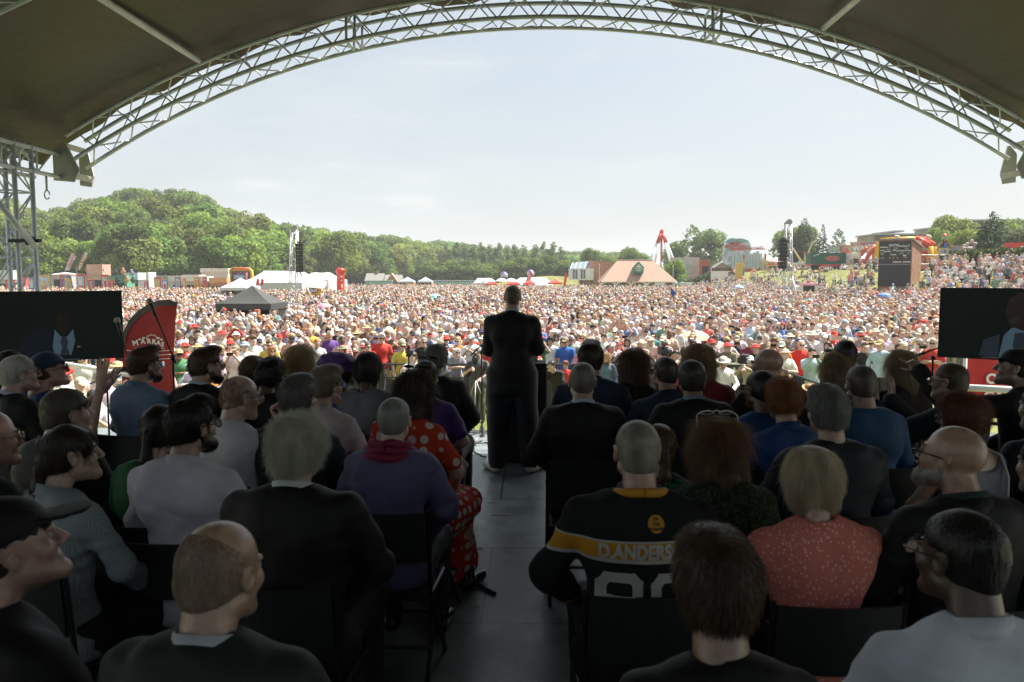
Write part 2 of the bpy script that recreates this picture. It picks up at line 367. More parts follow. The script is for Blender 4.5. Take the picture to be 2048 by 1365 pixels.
# ---- hair
def hair_shell(style, nb=(0, -.05, -.16)):
    t = {'buzz': .0035, 'short': .009, 'thick': .017, 'wild': .022, 'curly': .020, 'bob': .020, 'long': .016, 'pony': .009, 'bun': .012, 'fringe': .0045, 'braids': .012, 'afro': .014, 'quiff': .012}[style]
    C = ell((0, -.014, .036), (.076+t, .097+t*.9, .085+t*.9), k=.01)
    P = [C]
    face = ('-', .012, *ell((0, .115, -.022), (.088, .072, .095))[2:])
    earcut = [('-', .01, *ell((s*.088, .018, -.015), (.032, .03, .05))[2:]) for s in (-1, 1)]
    if style in ('buzz', 'short', 'thick', 'wild', 'quiff', 'afro'):
        temple = [('-', .008, *ell((s*.078, .062, .004), (.030, .028, .050))[2:]) for s in (-1, 1)]; P += [ell((0, -.045, -.02), (.060+t*.8, .062+t*.8, .065), k=.03), face, *earcut, *(temple if style != 'wild' else []), plane((0, -.05, -.078), (0, -.2, -1), k=.01)]
        if style == 'quiff': P.insert(1, ell((0, .05, .115), (.055, .05, .03), k=.03))
        if style == 'thick': P.insert(1, ell((0, .03, .105), (.066, .07, .035), k=.03))
        if style == 'wild': P.insert(1, ell((0, -.06, .06), (.088, .075, .075), k=.03)); P.insert(1, ell((0, -.08, -.01), (.080, .055, .07), k=.03))
    elif style == 'fringe':
        P += [ell((0, -.045, -.02), (.064, .066, .065), k=.03), face, *earcut, plane((0, -.05, -.075), (0, -.2, -1), k=.01), ('-', .006, *ell((0, .045, .118), (.11, .120, .090))[2:]), plane((0, .010, 0), (0, 1, 0), k=.004)]
    elif style == 'curly':
        P += [ell((0, -.03, .0), (.088, .088, .085), k=.03), ell((0, .02, .09), (.075, .08, .05), k=.03), face, plane((0, -.05, -.085), (0, 0, -1), k=.01)]
    elif style == 'bob':
        P += [ell((0, -.025, -.02), (.094, .090, .095), k=.04), face, plane((0, 0, -.105), (0, .15, -1), k=.02)]
    elif style == 'long':
        P += [cap((0, -.035, .0), (0, -.085, -.19), .088, .085, k=.05, flat=(1, 1.25)), ell((-.065, -.01, -.08), (.03, .045, .11), k=.03), ell((.065, -.01, -.08), (.03, .045, .11), k=.03), face, ell((0, -.085, -.26), (.10, .035, .07), k=.04)]
    elif style == 'pony':
        P += [ell((0, -.045, -.02), (.066, .064, .065), k=.03), face, *earcut, plane((0, -.05, -.08), (0, -.2, -1), k=.01), cap((0, -.115, .0), (0, -.13, -.12), .022, .028, k=.02), cap((0, -.13, -.12), (0, -.115, -.2), .028, .012, k=.02)]
    elif style == 'bun':
        P += [ell((0, -.03, -.02), (.082, .08, .075), k=.03), face, plane((0, -.05, -.08), (0, -.2, -1), k=.01), ell((0, -.10, .10), (.05, .045, .045), k=.02)]
    elif style == 'braids':
        P += [ell((0, -.03, -.03), (.088, .082, .09), k=.03), face, plane((0, -.05, -.11), (0, 0, -1), k=.01)]
    return P
def strands(V, Q, n, L, rt, lift, curl, seed=0, seg=4, down=1.0, fr=60.):
    rg = np.random.RandomState(seed)
    a = V[Q[:, 1]]-V[Q[:, 0]]; b = V[Q[:, 3]]-V[Q[:, 0]]; nn = np.cross(a, b); ar = np.linalg.norm(nn, axis=1)+1e-12; nn = nn/ar[:, None]
    i = rg.choice(len(Q), n, p=ar/ar.sum()); u = rg.rand(n, 1); v = rg.rand(n, 1)
    p = V[Q[i, 0]]+a[i]*u+b[i]*v; nr = nn[i]
    g = np.zeros((n, 3)); crown = np.array([0, -.045, .125])
    away = p-crown; away /= np.linalg.norm(away, axis=1)[:, None]+1e-9
    g = away*1.0+np.array([0, 0, -1.0])*down+rg.randn(n, 3)*.28
    g -= nr*(g*nr).sum(1)[:, None]; g /= np.linalg.norm(g, axis=1)[:, None]+1e-9
    LL = L*(.55+.75*rg.rand(n, 1)); li = lift*(.4+1.2*rg.rand(n, 1))
    sd_ = np.cross(g, nr); ph = rg.rand(n, 1)*6.28
    Vs = []; wdt = rt*(.7+.6*rg.rand(n, 1))
    wdir = rg.randn(n, 3); wdir -= g*(wdir*g).sum(1)[:, None]; wdir /= np.linalg.norm(wdir, axis=1)[:, None]+1e-9
    for s in range(seg+1):
        t = s/seg
        c = p - nr*.002 + (g*(1-li*.5)+nr*li)*LL*t - nr*li*LL*t*t*.35 + np.array([0, 0, -1.])*LL*t*t*.25*down + curl*(sd_*np.sin(ph+fr*LL*t)+nr*np.cos(ph+fr*LL*t))*t*.5
        wv = wdir*wdt*(1-.75*t)
        Vs += [c-wv, c+wv]
    VV = np.stack(Vs, 1).reshape(-1, 3); m = 2*(seg+1); base = (np.arange(n)*m)[:, None]
    FF = np.concatenate([base+np.array([[2*s, 2*s+1, 2*s+3, 2*s+2]]) for s in range(seg)])
    return VV, FF
HP = {'buzz': (5, .010, .5, .0), 'short': (22, .022, .30, .002), 'thick': (22, .032, .30, .004), 'wild': (26, .038, .5, .020), 'curly': (22, .032, .7, .016), 'bob': (26, .06, .05, .002),
      'long': (30, .12, .12, .010), 'pony': (20, .04, .08, .002), 'bun': (20, .035, .30, .006), 'fringe': (20, .011, .35, .0), 'braids': (20, .05, .3, .005), 'afro': (16, .010, .7, .006), 'quiff': (20, .03, .25, .003)}
def hair_vf(style, nst, rt, seed=0, vox=.006, lf=1.):
    sh = sdf(hair_shell(style), vox, disp=wrinkle(.0022 if style not in ('wild', 'curly', 'long', 'bun') else .005, 45, seed))
    if nst <= 0: return sh
    if style == 'fringe': return strands(sh[0], sh[1], nst*2, .009, rt*1.2, .22, 0, seed, 2)
    _, L, lift, curl = HP[style]
    st = strands(sh[0], sh[1], nst, L, rt, lift*lf, curl, seed, down=1. if style not in ('wild', 'curly', 'afro', 'buzz') else .25, fr=60 if style != 'curly' else 220)
    return joinvf([sh, st])
# ---- hats (head space)
def cap_hat(vox=.006): return sdf([ell((0, -.01, .045), (.090, .108, .088), k=.01), plane((0, 0, .035), (0, .12, -1), k=.004), cap((-.05, .085, .045), (.05, .085, .045), .01, k=.01), ell((0, .13, .043), (.068, .075, .006), k=.012, rot=(-8, 0, 0))], vox)
def sun_hat(vox=.008, brim=.15): return sdf([ell((0, -.008, .065), (.088, .102, .07), k=.01), plane((0, 0, .055), (0, 0, -1), k=.004), ell((0, 0, .052), (brim, brim*1.08, .009), k=.03)], vox)
def flat_cap(vox=.006): return sdf([ell((0, .0, .07), (.092, .118, .055), k=.01, rot=(-6, 0, 0)), plane((0, 0, .04), (0, .0, -1), k=.004), ell((0, .115, .048), (.06, .04, .008), k=.015)], vox)
def wrap_hat(vox=.006): return sdf([ell((0, -.02, .05), (.100, .115, .092), k=.02), ell((-.02, -.12, .075), (.105, .095, .080), k=.04, rot=(25, 0, 0)), ell((.02, -.09, .10), (.10, .085, .055), k=.015), plane((0, .03, .005), (0, 1.0, -1.2), k=.01), plane((0, 0, -.06), (0, 0, -1), k=.01)], vox, disp=lambda x, y, z: .004*np.sin(70*(z+.6*y)+3*x*20))
def glasses_vf(rim=.0016, dark=False):
    b = MB()
    for s in (-1, 1):
        c = Vector((s*.034, .104, .004)); pts = [c+Vector((math.cos(t)*.0235, -abs(math.cos(t))*.002, math.sin(t)*.0185)) for t in [i*math.pi/8 for i in range(17)]]
        b.tube(pts, rim, 5, caps=False); b.tube([c+Vector((s*.0235, 0, .006)), (s*.074, .09, .012), (s*.080, .0, .012), (s*.078, -.025, -.004)], rim, 5)
    b.tube([(-.011, .106, .008), (0, .109, .011), (.011, .106, .008)], rim, 5)
    nf = len(b.f)
    for s in (-1, 1):
        c = Vector((s*.034, .103, .004)); b.add([c]+[c+Vector((math.cos(t)*.0228, 0, math.sin(t)*.018)) for t in [i*math.pi/8 for i in range(16)]], [[0, i+1, (i+1) % 16+1] for i in range(16)])
    return b, nf
LENS_CLEAR = mat('spectacle_lens', (.75, .8, .82), .05, 0, trans=.85, spec=.6); LENS_DARK = mat('dark_lens', (.01, .01, .012), .06, 0, spec=.7)
FRAME_DARK = mat('spectacle_frame', (.02, .018, .016), .3, 0); FRAME_METAL = mat('spectacle_wire', (.4, .36, .3), .25, 0, metal=.9)
EYE = mat('eye', (.30, .27, .25), .15, 0); LIP = None
def place_head(o, hc, R): o.location = hc; o.rotation_euler = Matrix(R.tolist()).to_euler()
def arr_obj(name, VF, m, parent, smooth=True):
    return link(name, np_mesh(name, VF[0], VF[1], m, smooth), parent)
def cloth_folds(top, sd):
    a = {'jacket': .55, 'coat': .8, 'jumper': .8}.get(top, 1.)
    f1 = wrinkle(.0075*a, 13, sd); f2 = wrinkle(.0062*a, 36, sd+1)
    return lambda x, y, z: f1(x, y, z)+f2(x, y*1.0, z*1.5)*np.clip(.35+2.2*np.abs(x), 0, 1)
def seated(label, px, pyt, ztop=1.40, d=None, yaw=0, hyaw=0, hpitch=0, htilt=0, skin=(.50, .33, .25), fem=False, wd=1., belly=0, top='jacket', tcol=(.02, .022, .025), tm=None,
           hair='short', hcol=(.1, .07, .05), nst=2200, hat=None, hatcol=(.02, .02, .02), glasses=None, beard=None, arms=None, hands=None, legs=(.015, .016, .02), collar=None, scarf=None,
           shoes=(.01, .01, .01), lean=0, q=1, head_s=.95, extra=None, pose=None, chair=True, base=1.5, cat='person', grp=None, lift=1., bm=None, shoet=None, baggy=0):
    """one seated person: body mesh, clothing, hair; standing if pose=STAND"""
    J = dict(pose or SEAT); J.update(arms or {})
    stand = pose is not None
    full = J['head'][2]+.116
    if d is not None:
        p = at(px, pyt, d); s = (p.z-base)/full
    else:
        p = atz(px, pyt, base+ztop); s = ztop/full
    hz = J['head']; R0 = Matrix.Rotation(rad(yaw), 3, 'Z')
    off = R0 @ (Vector((hz[0], hz[1], 0))*s)
    root = thing('person', label, cat, (p.x-off.x, p.y-off.y, base), rad(yaw), grp); root.scale = (s, s, s)
    v = .0055 if q >= 2 else (.0075 if q == 1 else .011)
    vc = .010 if q >= 2 else (.013 if q == 1 else .018)
    sk = skinm(skin)
    R = rot3(hpitch, htilt, hyaw); hc = V3(*J['head']); hs = head_s
    nbl = (R.T @ (V3(*J['nb'])-np.array([0, .0, .03])-hc))/hs
    H = sdf(head_prims(tuple(nbl), fem), v*.8); H = (H[0]*hs, H[1]); parts = [xform(H, R, hc)]
    sleeve = {'jacket': 2, 'coat': 2, 'shirt': 2, 'tshirt': 1.5, 'polo': 1.5, 'dress': 1.5, 'vest': 0, 'jumper': 2}[top]
    parts.append(sdf(torso_prims(J, -.012, wd)+leg_prims(J, 1, -.012)+leg_prims(J, -1, -.012), .024))
    hd = hands or {}
    for sgn, nm in ((1, 'R'), (-1, 'L')):
        P, A, B, C = arm_prims(J, sgn, -.004 if sleeve < 2 else -.012, wd)
        dr, nr, cu = hd.get(nm, ((0-sgn*.35, .8, -.25), (sgn*.2, .2, 1), .45))[:3]
        P = P+hand_prims(C, dr, nr, sgn if True else 1, cu, point=(hd.get(nm, (0, 0, 0, 0))+(0,))[3] == 'point')
        parts.append(sdf(P, .0055 if nm in hd else .0095))
    VF = joinvf(parts); E = xform((lambda e: (e[0]*hs, e[1]))(eyes_vf()), R, hc); nb_ = len(VF[1]); VF = joinvf([VF, E])
    b = link('body', np_mesh('body', VF[0], VF[1], [sk, EYE], True, fm=[0]*nb_+[1]*(len(VF[1])-nb_)), root)
    # clothing
    g = {'jacket': .020, 'coat': .024, 'shirt': .010, 'tshirt': .010, 'polo': .010, 'dress': .008, 'vest': .006, 'jumper': .016}[top]; pad = .012 if top == 'jacket' and not stand else 0
    T = torso_prims(J, g, wd, belly=belly, pad=pad)
    if top in ('jacket', 'coat', 'jumper', 'shirt', 'tshirt', 'polo'):
        pe = J['pelvis']; T.append(ell((0, pe[1]-.01, pe[2]-.03), (.175*wd+g, .14+g, .10), k=.06) if not stand else cap((0, pe[1], pe[2]+.02), (0, pe[1], pe[2]-.12), .172*wd+g, (.20 if top == 'jacket' else .175)*wd+g, k=.05, flat=(1, 1.4)))
        if stand: T.append(plane((0, 0, pe[2]-(.20 if top == 'jacket' else .10)), (0, 0, -1), k=.006))
    if top == 'dress':
        T += leg_prims(J, 1, .035)[:1]+leg_prims(J, -1, .035)[:1]+[cap((0, .40, .50), (0, .47, .16), .13, .17, k=.08), cap((0, .05, .50), (0, .42, .50), .15, .14, k=.06)]
    for sgn in (-1, 1):
        if sleeve: T += arm_prims(J, sgn, g+(.006 if top in ('jacket', 'coat') else .002), wd, upto=sleeve, pad=pad)[0]
    # neck opening
    nb = J['nb']; hd_ = J['head']
    T.append(('-', .012, *cap((0, nb[1]-.0, nb[2]-.015), (hd_[0]*.6, hd_[1]-.01, hd_[2]+.05), .053 if not fem else .060, .075)[2:]))
    if top == 'vest': T.append(('-', .02, *ell((0, nb[1]-.06, nb[2]+.02), (.11, .14, .12))[2:]))
    tv = sdf(T, vc, disp=cloth_folds(top, sum(map(ord, label)) % 97))
    tmn = {'jacket': 'jacket', 'coat': 'jacket', 'shirt': 'shirt', 'tshirt': 't_shirt', 'polo': 'polo_shirt', 'dress': 'dress', 'vest': 'vest', 'jumper': 'jumper'}[top]
    to = arr_obj(tmn, tv, tm or cloth(tcol), root)
    if collar is not None or top in ('jacket', 'shirt', 'polo'):
        cc = collar if collar is not None else tcol
        b = MB(); n = 28; rows = []
        lo_, hi_ = (nb[2]-.035, nb[2]+.032) if top != 'jacket' else (nb[2]-.04, nb[2]+.040)
        for r, z, dz in ((.082, lo_, .0), (.066, (lo_+hi_)/2, .004), (.062, hi_, .0), (.066, hi_+.002, 0), (.074, hi_-.03, 0), (.082, hi_-.038, 0)):
            rows.append([(math.sin(t)*r*wd**.5, nb[1]+.006-math.cos(t)*r*.95, z-(.045*(1-math.cos(t))/2)) for t in [i*2*math.pi/n for i in range(n)]])
        V = [q_ for rw in rows for q_ in rw]; F = [[i*n+j, i*n+(j+1) % n, (i+1)*n+(j+1) % n, (i+1)*n+j] for i in range(len(rows)-1) for j in range(n)]
        b.add(V, F); b.build('shirt_collar' if top == 'jacket' else 'collar', cloth(cc) if tm is None or collar is not None else tm, root, True)
        if top == 'jacket':
            b = MB(); rows = []
            for r, z in ((.112, nb[2]-.055), (.086, nb[2]-.012), (.075, nb[2]+.022), (.080, nb[2]+.024), (.100, nb[2]-.018), (.120, nb[2]-.055)):
                rows.append([(math.sin(t)*r*wd, nb[1]+.004-math.cos(t)*r*.85, z-(.09*(1-math.cos(t))/2)) for t in [i*2*math.pi/n for i in range(n)]])
            V = [q_ for rw in rows for q_ in rw]; b.add(V, F); b.build('jacket_collar', tm or cloth(tcol), root, True)
    if scarf:
        b = MB(); 
        for k_ in range(3):
            rr = .078+.018*k_; zz = nb[2]+.035-.028*k_
            b.tube([(math.sin(t)*rr*1.15, nb[1]+.01-math.cos(t)*rr, zz-.02*(1-math.cos(t))+.006*math.sin(5*t+k_*2)) for t in [i*2*math.pi/24 for i in range(25)]], .021, 9, caps=False)
        b.build('scarf', cloth(scarf), root, True)
    lv = sdf(torso_prims(J, .004, wd)[:1]+leg_prims(J, 1, .012+baggy)+leg_prims(J, -1, .012+baggy), max(vc, .014), disp=wrinkle(.004, 17, 3))
    if top != 'dress': arr_obj('trousers', lv, cloth(legs), root)
    for sgn in (-1, 1): arr_obj('shoe', sdf(shoe_prims(J, sgn), .009), mat('shoe_leather', (.012, .011, .011), .25, .05) if shoet is None else shoet, root)
    if hair:
        k = HP[hair][0]; n = int(nst*k/22); rt = .0007 if q >= 2 else (.0010 if q == 1 else .0014)
        hv = hair_vf(hair, n, rt, sum(map(ord, label)) % 50, .006 if q >= 1 else .008, lift)
        o = arr_obj('hair', (hv[0]*hs, hv[1]), hairm(hcol), root); place_head(o, hc, R)
    if q >= 1 and abs(hyaw) > 18:
        for s_ in (-1, 1): ev = sdf([cap((s_*.016, .094, .027), (s_*.032, .094, .034), .0045, k=.004), cap((s_*.032, .094, .034), (s_*.050, .080, .028), .0045, .003, k=.004)], .004); o = arr_obj('eyebrow', (ev[0]*hs, ev[1]), hairm(hcol), root); place_head(o, hc, R)
    if beard:
        bv = sdf([ell((0, .066, -.084), (.046, .040, .036), k=.02), *[q for s in (-1, 1) for q in (cap((s*.064, .0, -.022), (s*.058, .016, -.056), .012, .017, k=.02), cap((s*.058, .016, -.056), (s*.03, .066, -.080), .018, .022, k=.02))], cap((-.02, .094, -.042), (.02, .094, -.042), .006, k=.01),
                  ('-', .004, *ell((0, .108, -.057), (.02, .012, .008))[2:])], .006, disp=wrinkle(.002, 70, 2))
        st = strands(bv[0], bv[1], 900, .012, .0009, .5, .0, 4); o = arr_obj('beard', joinvf([bv, st]), hairm(beard), root); place_head(o, hc, R)
    if hat:
        f = {'cap': cap_hat, 'sun': sun_hat, 'flat': flat_cap, 'wrap': wrap_hat}[hat]; hv = f(.006); nmh = {'cap': 'baseball_cap', 'sun': 'sun_hat', 'flat': 'flat_cap', 'wrap': 'head_wrap'}[hat]
        o = arr_obj(nmh, (hv[0]*hs, hv[1]), cloth(hatcol), root); place_head(o, hc, R)
    if glasses:
        gb, nf = glasses_vf(.0022 if glasses != 'wire' else .0013)
        me = np_mesh('glasses', gb.v, gb.f, [FRAME_METAL if glasses == 'wire' else FRAME_DARK, LENS_DARK if glasses in ('dark', 'top') else LENS_CLEAR], True, fm=[0]*nf+[1]*(len(gb.f)-nf))
        o = link('sunglasses' if glasses in ('dark', 'top') else 'glasses', me, root); o.location = hc; o.rotation_euler = Matrix((R @ (rot3(62, 0, 0) if glasses == 'top' else np.eye(3))).tolist()).to_euler()
        if glasses == 'top' and 'white rimmed' in label: me.materials[0] = WHT
        if glasses == 'top': o.location = Vector(hc)+Vector(R @ np.array([0, -.012, .028])); o.scale = (1.12, 1.15, 1.1)
    root['head_c'] = hc.tolist(); root['R'] = R.ravel().tolist()
    if chair: make_chair(root, label)
    return root
CHAIR = []
def make_chair(person, label):
    x, y, z = person.location; rz = person.rotation_euler[2]*.5
    if not CHAIR:
        t = thing('folding_chair', 'chair', 'chair')
        M1 = mat('chair_plastic', (.015, .016, .017), .5, .1); M2 = mat('chair_steel', (.03, .03, .032), .35, .1, metal=.6)
        b = MB(); b.box((0, 0, .445), (.42, .40, .022)); b.box((0, .0, .43), (.38, .36, .02)); b.build('seat', M1, t)
        b = MB(); pts = [(-.20+.40*i/10, -.215-.03*math.sin(math.pi*i/10)) for i in range(11)]
        for i in range(10):
            (x0, y0), (x1, y1) = pts[i], pts[i+1]
            b.add([(x0, y0, .62), (x1, y1, .62), (x1, y1-.02, .85), (x0, y0-.02, .85), (x0, y0-.012, .62), (x1, y1-.012, .62), (x1, y1-.032, .85), (x0, y0-.032, .85)], [[0, 1, 2, 3], [7, 6, 5, 4], [3, 2, 6, 7], [0, 4, 5, 1]])
        b.build('backrest', M1, t)
        b = MB()
        for s in (-1, 1): b.tube([(s*.21, .18, .44), (s*.21, -.19, .46), (s*.21, -.235, .86)], .011, 8)
        b.tube([(-.21, .17, .22), (.21, .17, .22)], .009, 6); b.tube([(-.21, -.22, .22), (.21, -.22, .22)], .009, 6); b.build('frame', M2, t)
        for s in (-1, 1):
            MB().tube([(s*.21, -.15, .46), (s*.21, .22, .0)], .011, 8).build('leg', M2, t); MB().tube([(s*.195, .12, .46), (s*.195, -.26, .0)], .011, 8).build('leg', M2, t)
        CHAIR.append(t); c = t
    else: c = copy_tree(CHAIR[0])
    c.location = (x, y, z); c.rotation_euler = (0, 0, rz)
    c['group'] = 'folding chairs on the stage'; c['label'] = ' '.join(('black chair of the ' + label).replace(',', '').split()[:16])
    return c
# ------------------------------------------------------------------ ground, hills, woods
def sst(t): t = np.clip(t, 0, 1); return t*t*(3-2*t)
def gz(x, y):
    """height of the field: flat, with the spectators' bank along the right"""
    x = np.asarray(x, float); y = np.asarray(y, float)
    top = 4.15+np.clip(y-60, 0, 130)*.004
    b = top*sst((x-29)/19)*sst((y-22)/18)
    m = 3.4*np.exp(-((x-4)/16)**2-((y-222)/16)**2)*sst((y-196)/20)
    return b*(1-sst((x-60)/40)*.0)+m+.02*np.sin(x*.3)*np.cos(y*.23)
GRASS = mat('meadow_grass', (.145, .165, .045), .9, .25, .6, .6, 5, spec=.15, tint=(.21, .20, .07))
def axis(lo, hi, fine_lo, fine_hi, st, big):
    a = list(np.arange(fine_lo, fine_hi, st)); l = []; v = fine_lo; s = st
    while v > lo: s *= 1.35; v -= min(s, big); l.append(v)
    r = []; v = fine_hi; s = st
    while v < hi: r.append(v); s *= 1.35; v += min(s, big)
    return np.array(sorted(l)+a+r+[hi])
xs = axis(-1500, 1500, -60, 90, 2.0, 120); ys = axis(-60, 2400, 8, 240, 2.5, 150)
XX, YY = np.meshgrid(xs, ys, indexing='ij'); ZZ = gz(XX, YY); ni, nj = XX.shape
gi = np.arange(ni*nj).reshape(ni, nj)
tag(link('field', np_mesh('field', np.stack([XX, YY, ZZ], -1).reshape(-1, 3), np.stack([gi[:-1, :-1], gi[1:, :-1], gi[1:, 1:], gi[:-1, 1:]], -1).reshape(-1, 4), GRASS)), kind='structure')
HPX = [-500, -150, 0, 60, 120, 160, 200, 290, 370, 430, 480, 520, 600, 700, 800, 880, 960, 1080, 1300]
HPY = [430, 415, 408, 420, 428, 410, 393, 383, 388, 412, 432, 444, 458, 470, 482, 488, 496, 505, 515]
HY1 = np.interp(HPX, [0, 300, 520, 700, 880, 1080], [320, 320, 350, 430, 540, 640]); HY0 = np.interp(HPX, [0, 300, 500, 700, 880, 1080], [158, 158, 180, 240, 330, 420])
HZ = np.array([at(px, py, Y).z-14 for px, py, Y in zip(HPX, HPY, HY1)])
def hz(x, y):
    px = 1072+1593*np.asarray(x, float)/np.maximum(y, 1)
    z1 = np.interp(px, HPX, HZ); y0 = np.interp(px, HPX, HY0); y1 = np.interp(px, HPX, HY1)
    t = (y-y0)/(y1-y0); return z1*np.where(t < 0, 0, np.where(t < 1, np.clip(t, 0, 1)**.85, 1-.15*np.clip(t-1, 0, 2)))+.0*x-.05
uu = np.linspace(-1.0, .16, 120); tt = np.linspace(0, 1, 70)
HXs = []
for u in uu:
    px = 1072+1593*u; y0 = float(np.interp(px, HPX, HY0)); y1 = float(np.interp(px, HPX, HY1))
    for t in tt: yv = y0-8+t*(y1*1.5-y0+8); HXs.append((u*yv, yv, float(hz(u*yv, yv))-.4*(1-t)))
gi = np.arange(120*70).reshape(120, 70)
HILL = mat('hill_undergrowth', (.035, .05, .018), .95, .3, .15, spec=.1)
tag(link('hill', np_mesh('hill', np.array(HXs), np.stack([gi[:-1, :-1], gi[1:, :-1], gi[1:, 1:], gi[:-1, 1:]], -1).reshape(-1, 4), HILL)), kind='structure')
# ------------------------------------------------------------------ trees
def leafm(name, col, inst=None, objcol=False, tr=.45):
    if name in MATS: return MATS[name]
    m = bpy.data.materials.new(name); m.use_nodes = True; t = m.node_tree; b = t.nodes['Principled BSDF']; L = t.links.new
    b.inputs['Roughness'].default_value = .55; b.inputs['Specular IOR Level'].default_value = .3
    o = t.nodes['Material Output']; tl = N(t, 'ShaderNodeBsdfTranslucent'); ms = N(t, 'ShaderNodeMixShader'); ms.inputs[0].default_value = tr
    co = N(t, 'ShaderNodeTexCoord'); no = N(t, 'ShaderNodeTexNoise'); no.inputs['Scale'].default_value = .45; no.inputs['Detail'].default_value = 3
    L(co.outputs['Object'], no.inputs['Vector']); mr = N(t, 'ShaderNodeMapRange'); mr.inputs['From Min'].default_value = .3; mr.inputs['From Max'].default_value = .7; mr.inputs['To Min'].default_value = .65; mr.inputs['To Max'].default_value = 1.35
    L(no.outputs['Fac'], mr.inputs['Value']); vm = N(t, 'ShaderNodeVectorMath', operation='SCALE'); vm.inputs[0].default_value = col; L(mr.outputs[0], vm.inputs['Scale'])
    if inst: a = N(t, 'ShaderNodeAttribute', attribute_type='INSTANCER', attribute_name=inst); L(a.outputs['Color'], vm.inputs[0])
    if objcol: a = N(t, 'ShaderNodeObjectInfo'); L(a.outputs['Color'], vm.inputs[0])
    L(vm.outputs[0], b.inputs['Base Color']); L(vm.outputs[0], tl.inputs['Color']); L(b.outputs[0], ms.inputs[1]); L(tl.outputs[0], ms.inputs[2]); L(ms.outputs[0], o.inputs['Surface'])
    MATS[name] = m; return m
LEAF_W = leafm('woodland_leaves', (.1, .12, .03), inst='lc'); LEAF_O = leafm('tree_leaves', (.08, .11, .03), objcol=True)
BARK = mat('bark', (.11, .085, .06), .9, .3, 4, .5, 30)
def crown_vf(kind, h, r, n, seed, leaf=.42):
    rg = np.random.RandomState(seed); C = []; R = []
    if kind in ('round', 'wood'):
        K = 34
        for i in range(K):
            a = rg.rand()*6.283; e = rg.uniform(-.35 if kind == 'wood' else -.95, 1.0); rr = r*rg.uniform(.45, .80)*math.sqrt(max(0, 1-e**2*.8)); z = h*(.60+.30*e)
            C.append((rr*math.cos(a), rr*math.sin(a), z if kind == 'wood' else h*(.50+.36*e))); R.append(r*rg.uniform(.24, .42))
    elif kind == 'poplar':
        for i in range(34):
            t = (i+.5)/34; z = h*(.12+.85*t); q = r*(1-.75*t**2.0)*min(1, t*5); a = rg.rand()*6.283; C.append((q*.55*math.cos(a), q*.55*math.sin(a), z)); R.append(max(.25, q*rg.uniform(.4, .65)))
    elif kind == 'conifer':
        for i in range(80):
            t = (i+.5)/80; z = h*(.04+.95*t); q = r*(1-t)**.8+.08; a = i*2.4; rr = q*rg.uniform(.55, .8); C.append((rr*math.cos(a), rr*math.sin(a), z)); R.append(max(.22, q*rg.uniform(.30, .42)))
    elif kind == 'spruce':
        for i in range(90):
            t = (i+.5)/90; z = h*(.06+.93*t); q = r*(1-t)+.05; a = i*2.4; rr = q*rg.uniform(.4, 1.0); C.append((rr*math.cos(a), rr*math.sin(a), z-rr*.18)); R.append(max(.12, q*.22))
    elif kind == 'thin':
        for i in range(26):
            t = (i+.5)/26; z = h*(.3+.7*t); q = r*math.sin(math.pi*min(1, t*.85+.12)); a = i*2.4; C.append((q*.7*math.cos(a), q*.7*math.sin(a), z)); R.append(r*rg.uniform(.16, .28))
    C = np.array(C); R = np.array(R); i = rg.choice(len(C), n, p=R**2/(R**2).sum())
    d = rg.randn(n, 3); d /= np.linalg.norm(d, axis=1)[:, None]; d[:, 2] = np.where(rg.rand(n) < .3, np.abs(d[:, 2]), d[:, 2])
    rad_ = R[i]*(.72+.42*rg.rand(n)**.8); P = C[i]+d*rad_[:, None]*np.array([1, 1, .85 if kind != 'spruce' else .35])
    nrm = d+rg.randn(n, 3)*.65; nrm /= np.linalg.norm(nrm, axis=1)[:, None]; a = np.cross(nrm, rg.randn(n, 3)); a /= np.linalg.norm(a, axis=1)[:, None]; b = np.cross(nrm, a)
    s = (leaf*(.5+.8*rg.rand(n)))[:, None]*.5; bend = nrm*s*.35
    V = np.stack([P-a*s-b*s*.6, P+a*s*.2-b*s+bend, P+a*s+b*s*.5, P-a*s*.3+b*s+bend], 1).reshape(-1, 3)
    return V, np.arange(n*4).reshape(n, 4)
def trunk_vf(h, r, seed, lean=.04, frac=.8):
    b = MB(); rg = random.Random(seed); x = rg.uniform(-lean, lean)*h; b.tube([(0, 0, -.3), (x*.3, 0, h*.25), (x*.7, .02*h, h*.5), (x, 0, h*frac)], r, 8, r2=r*.25)
    for k in range(5):
        z = h*(.3+.09*k); a = rg.uniform(0, 6.28); L = h*.22; b.tube([(x*.5, 0, z), (x*.5+math.cos(a)*L*.6, math.sin(a)*L*.6, z+L*.5), (x*.5+math.cos(a)*L, math.sin(a)*L, z+L*1.0)], r*.4, 5, r2=r*.1)
    return b
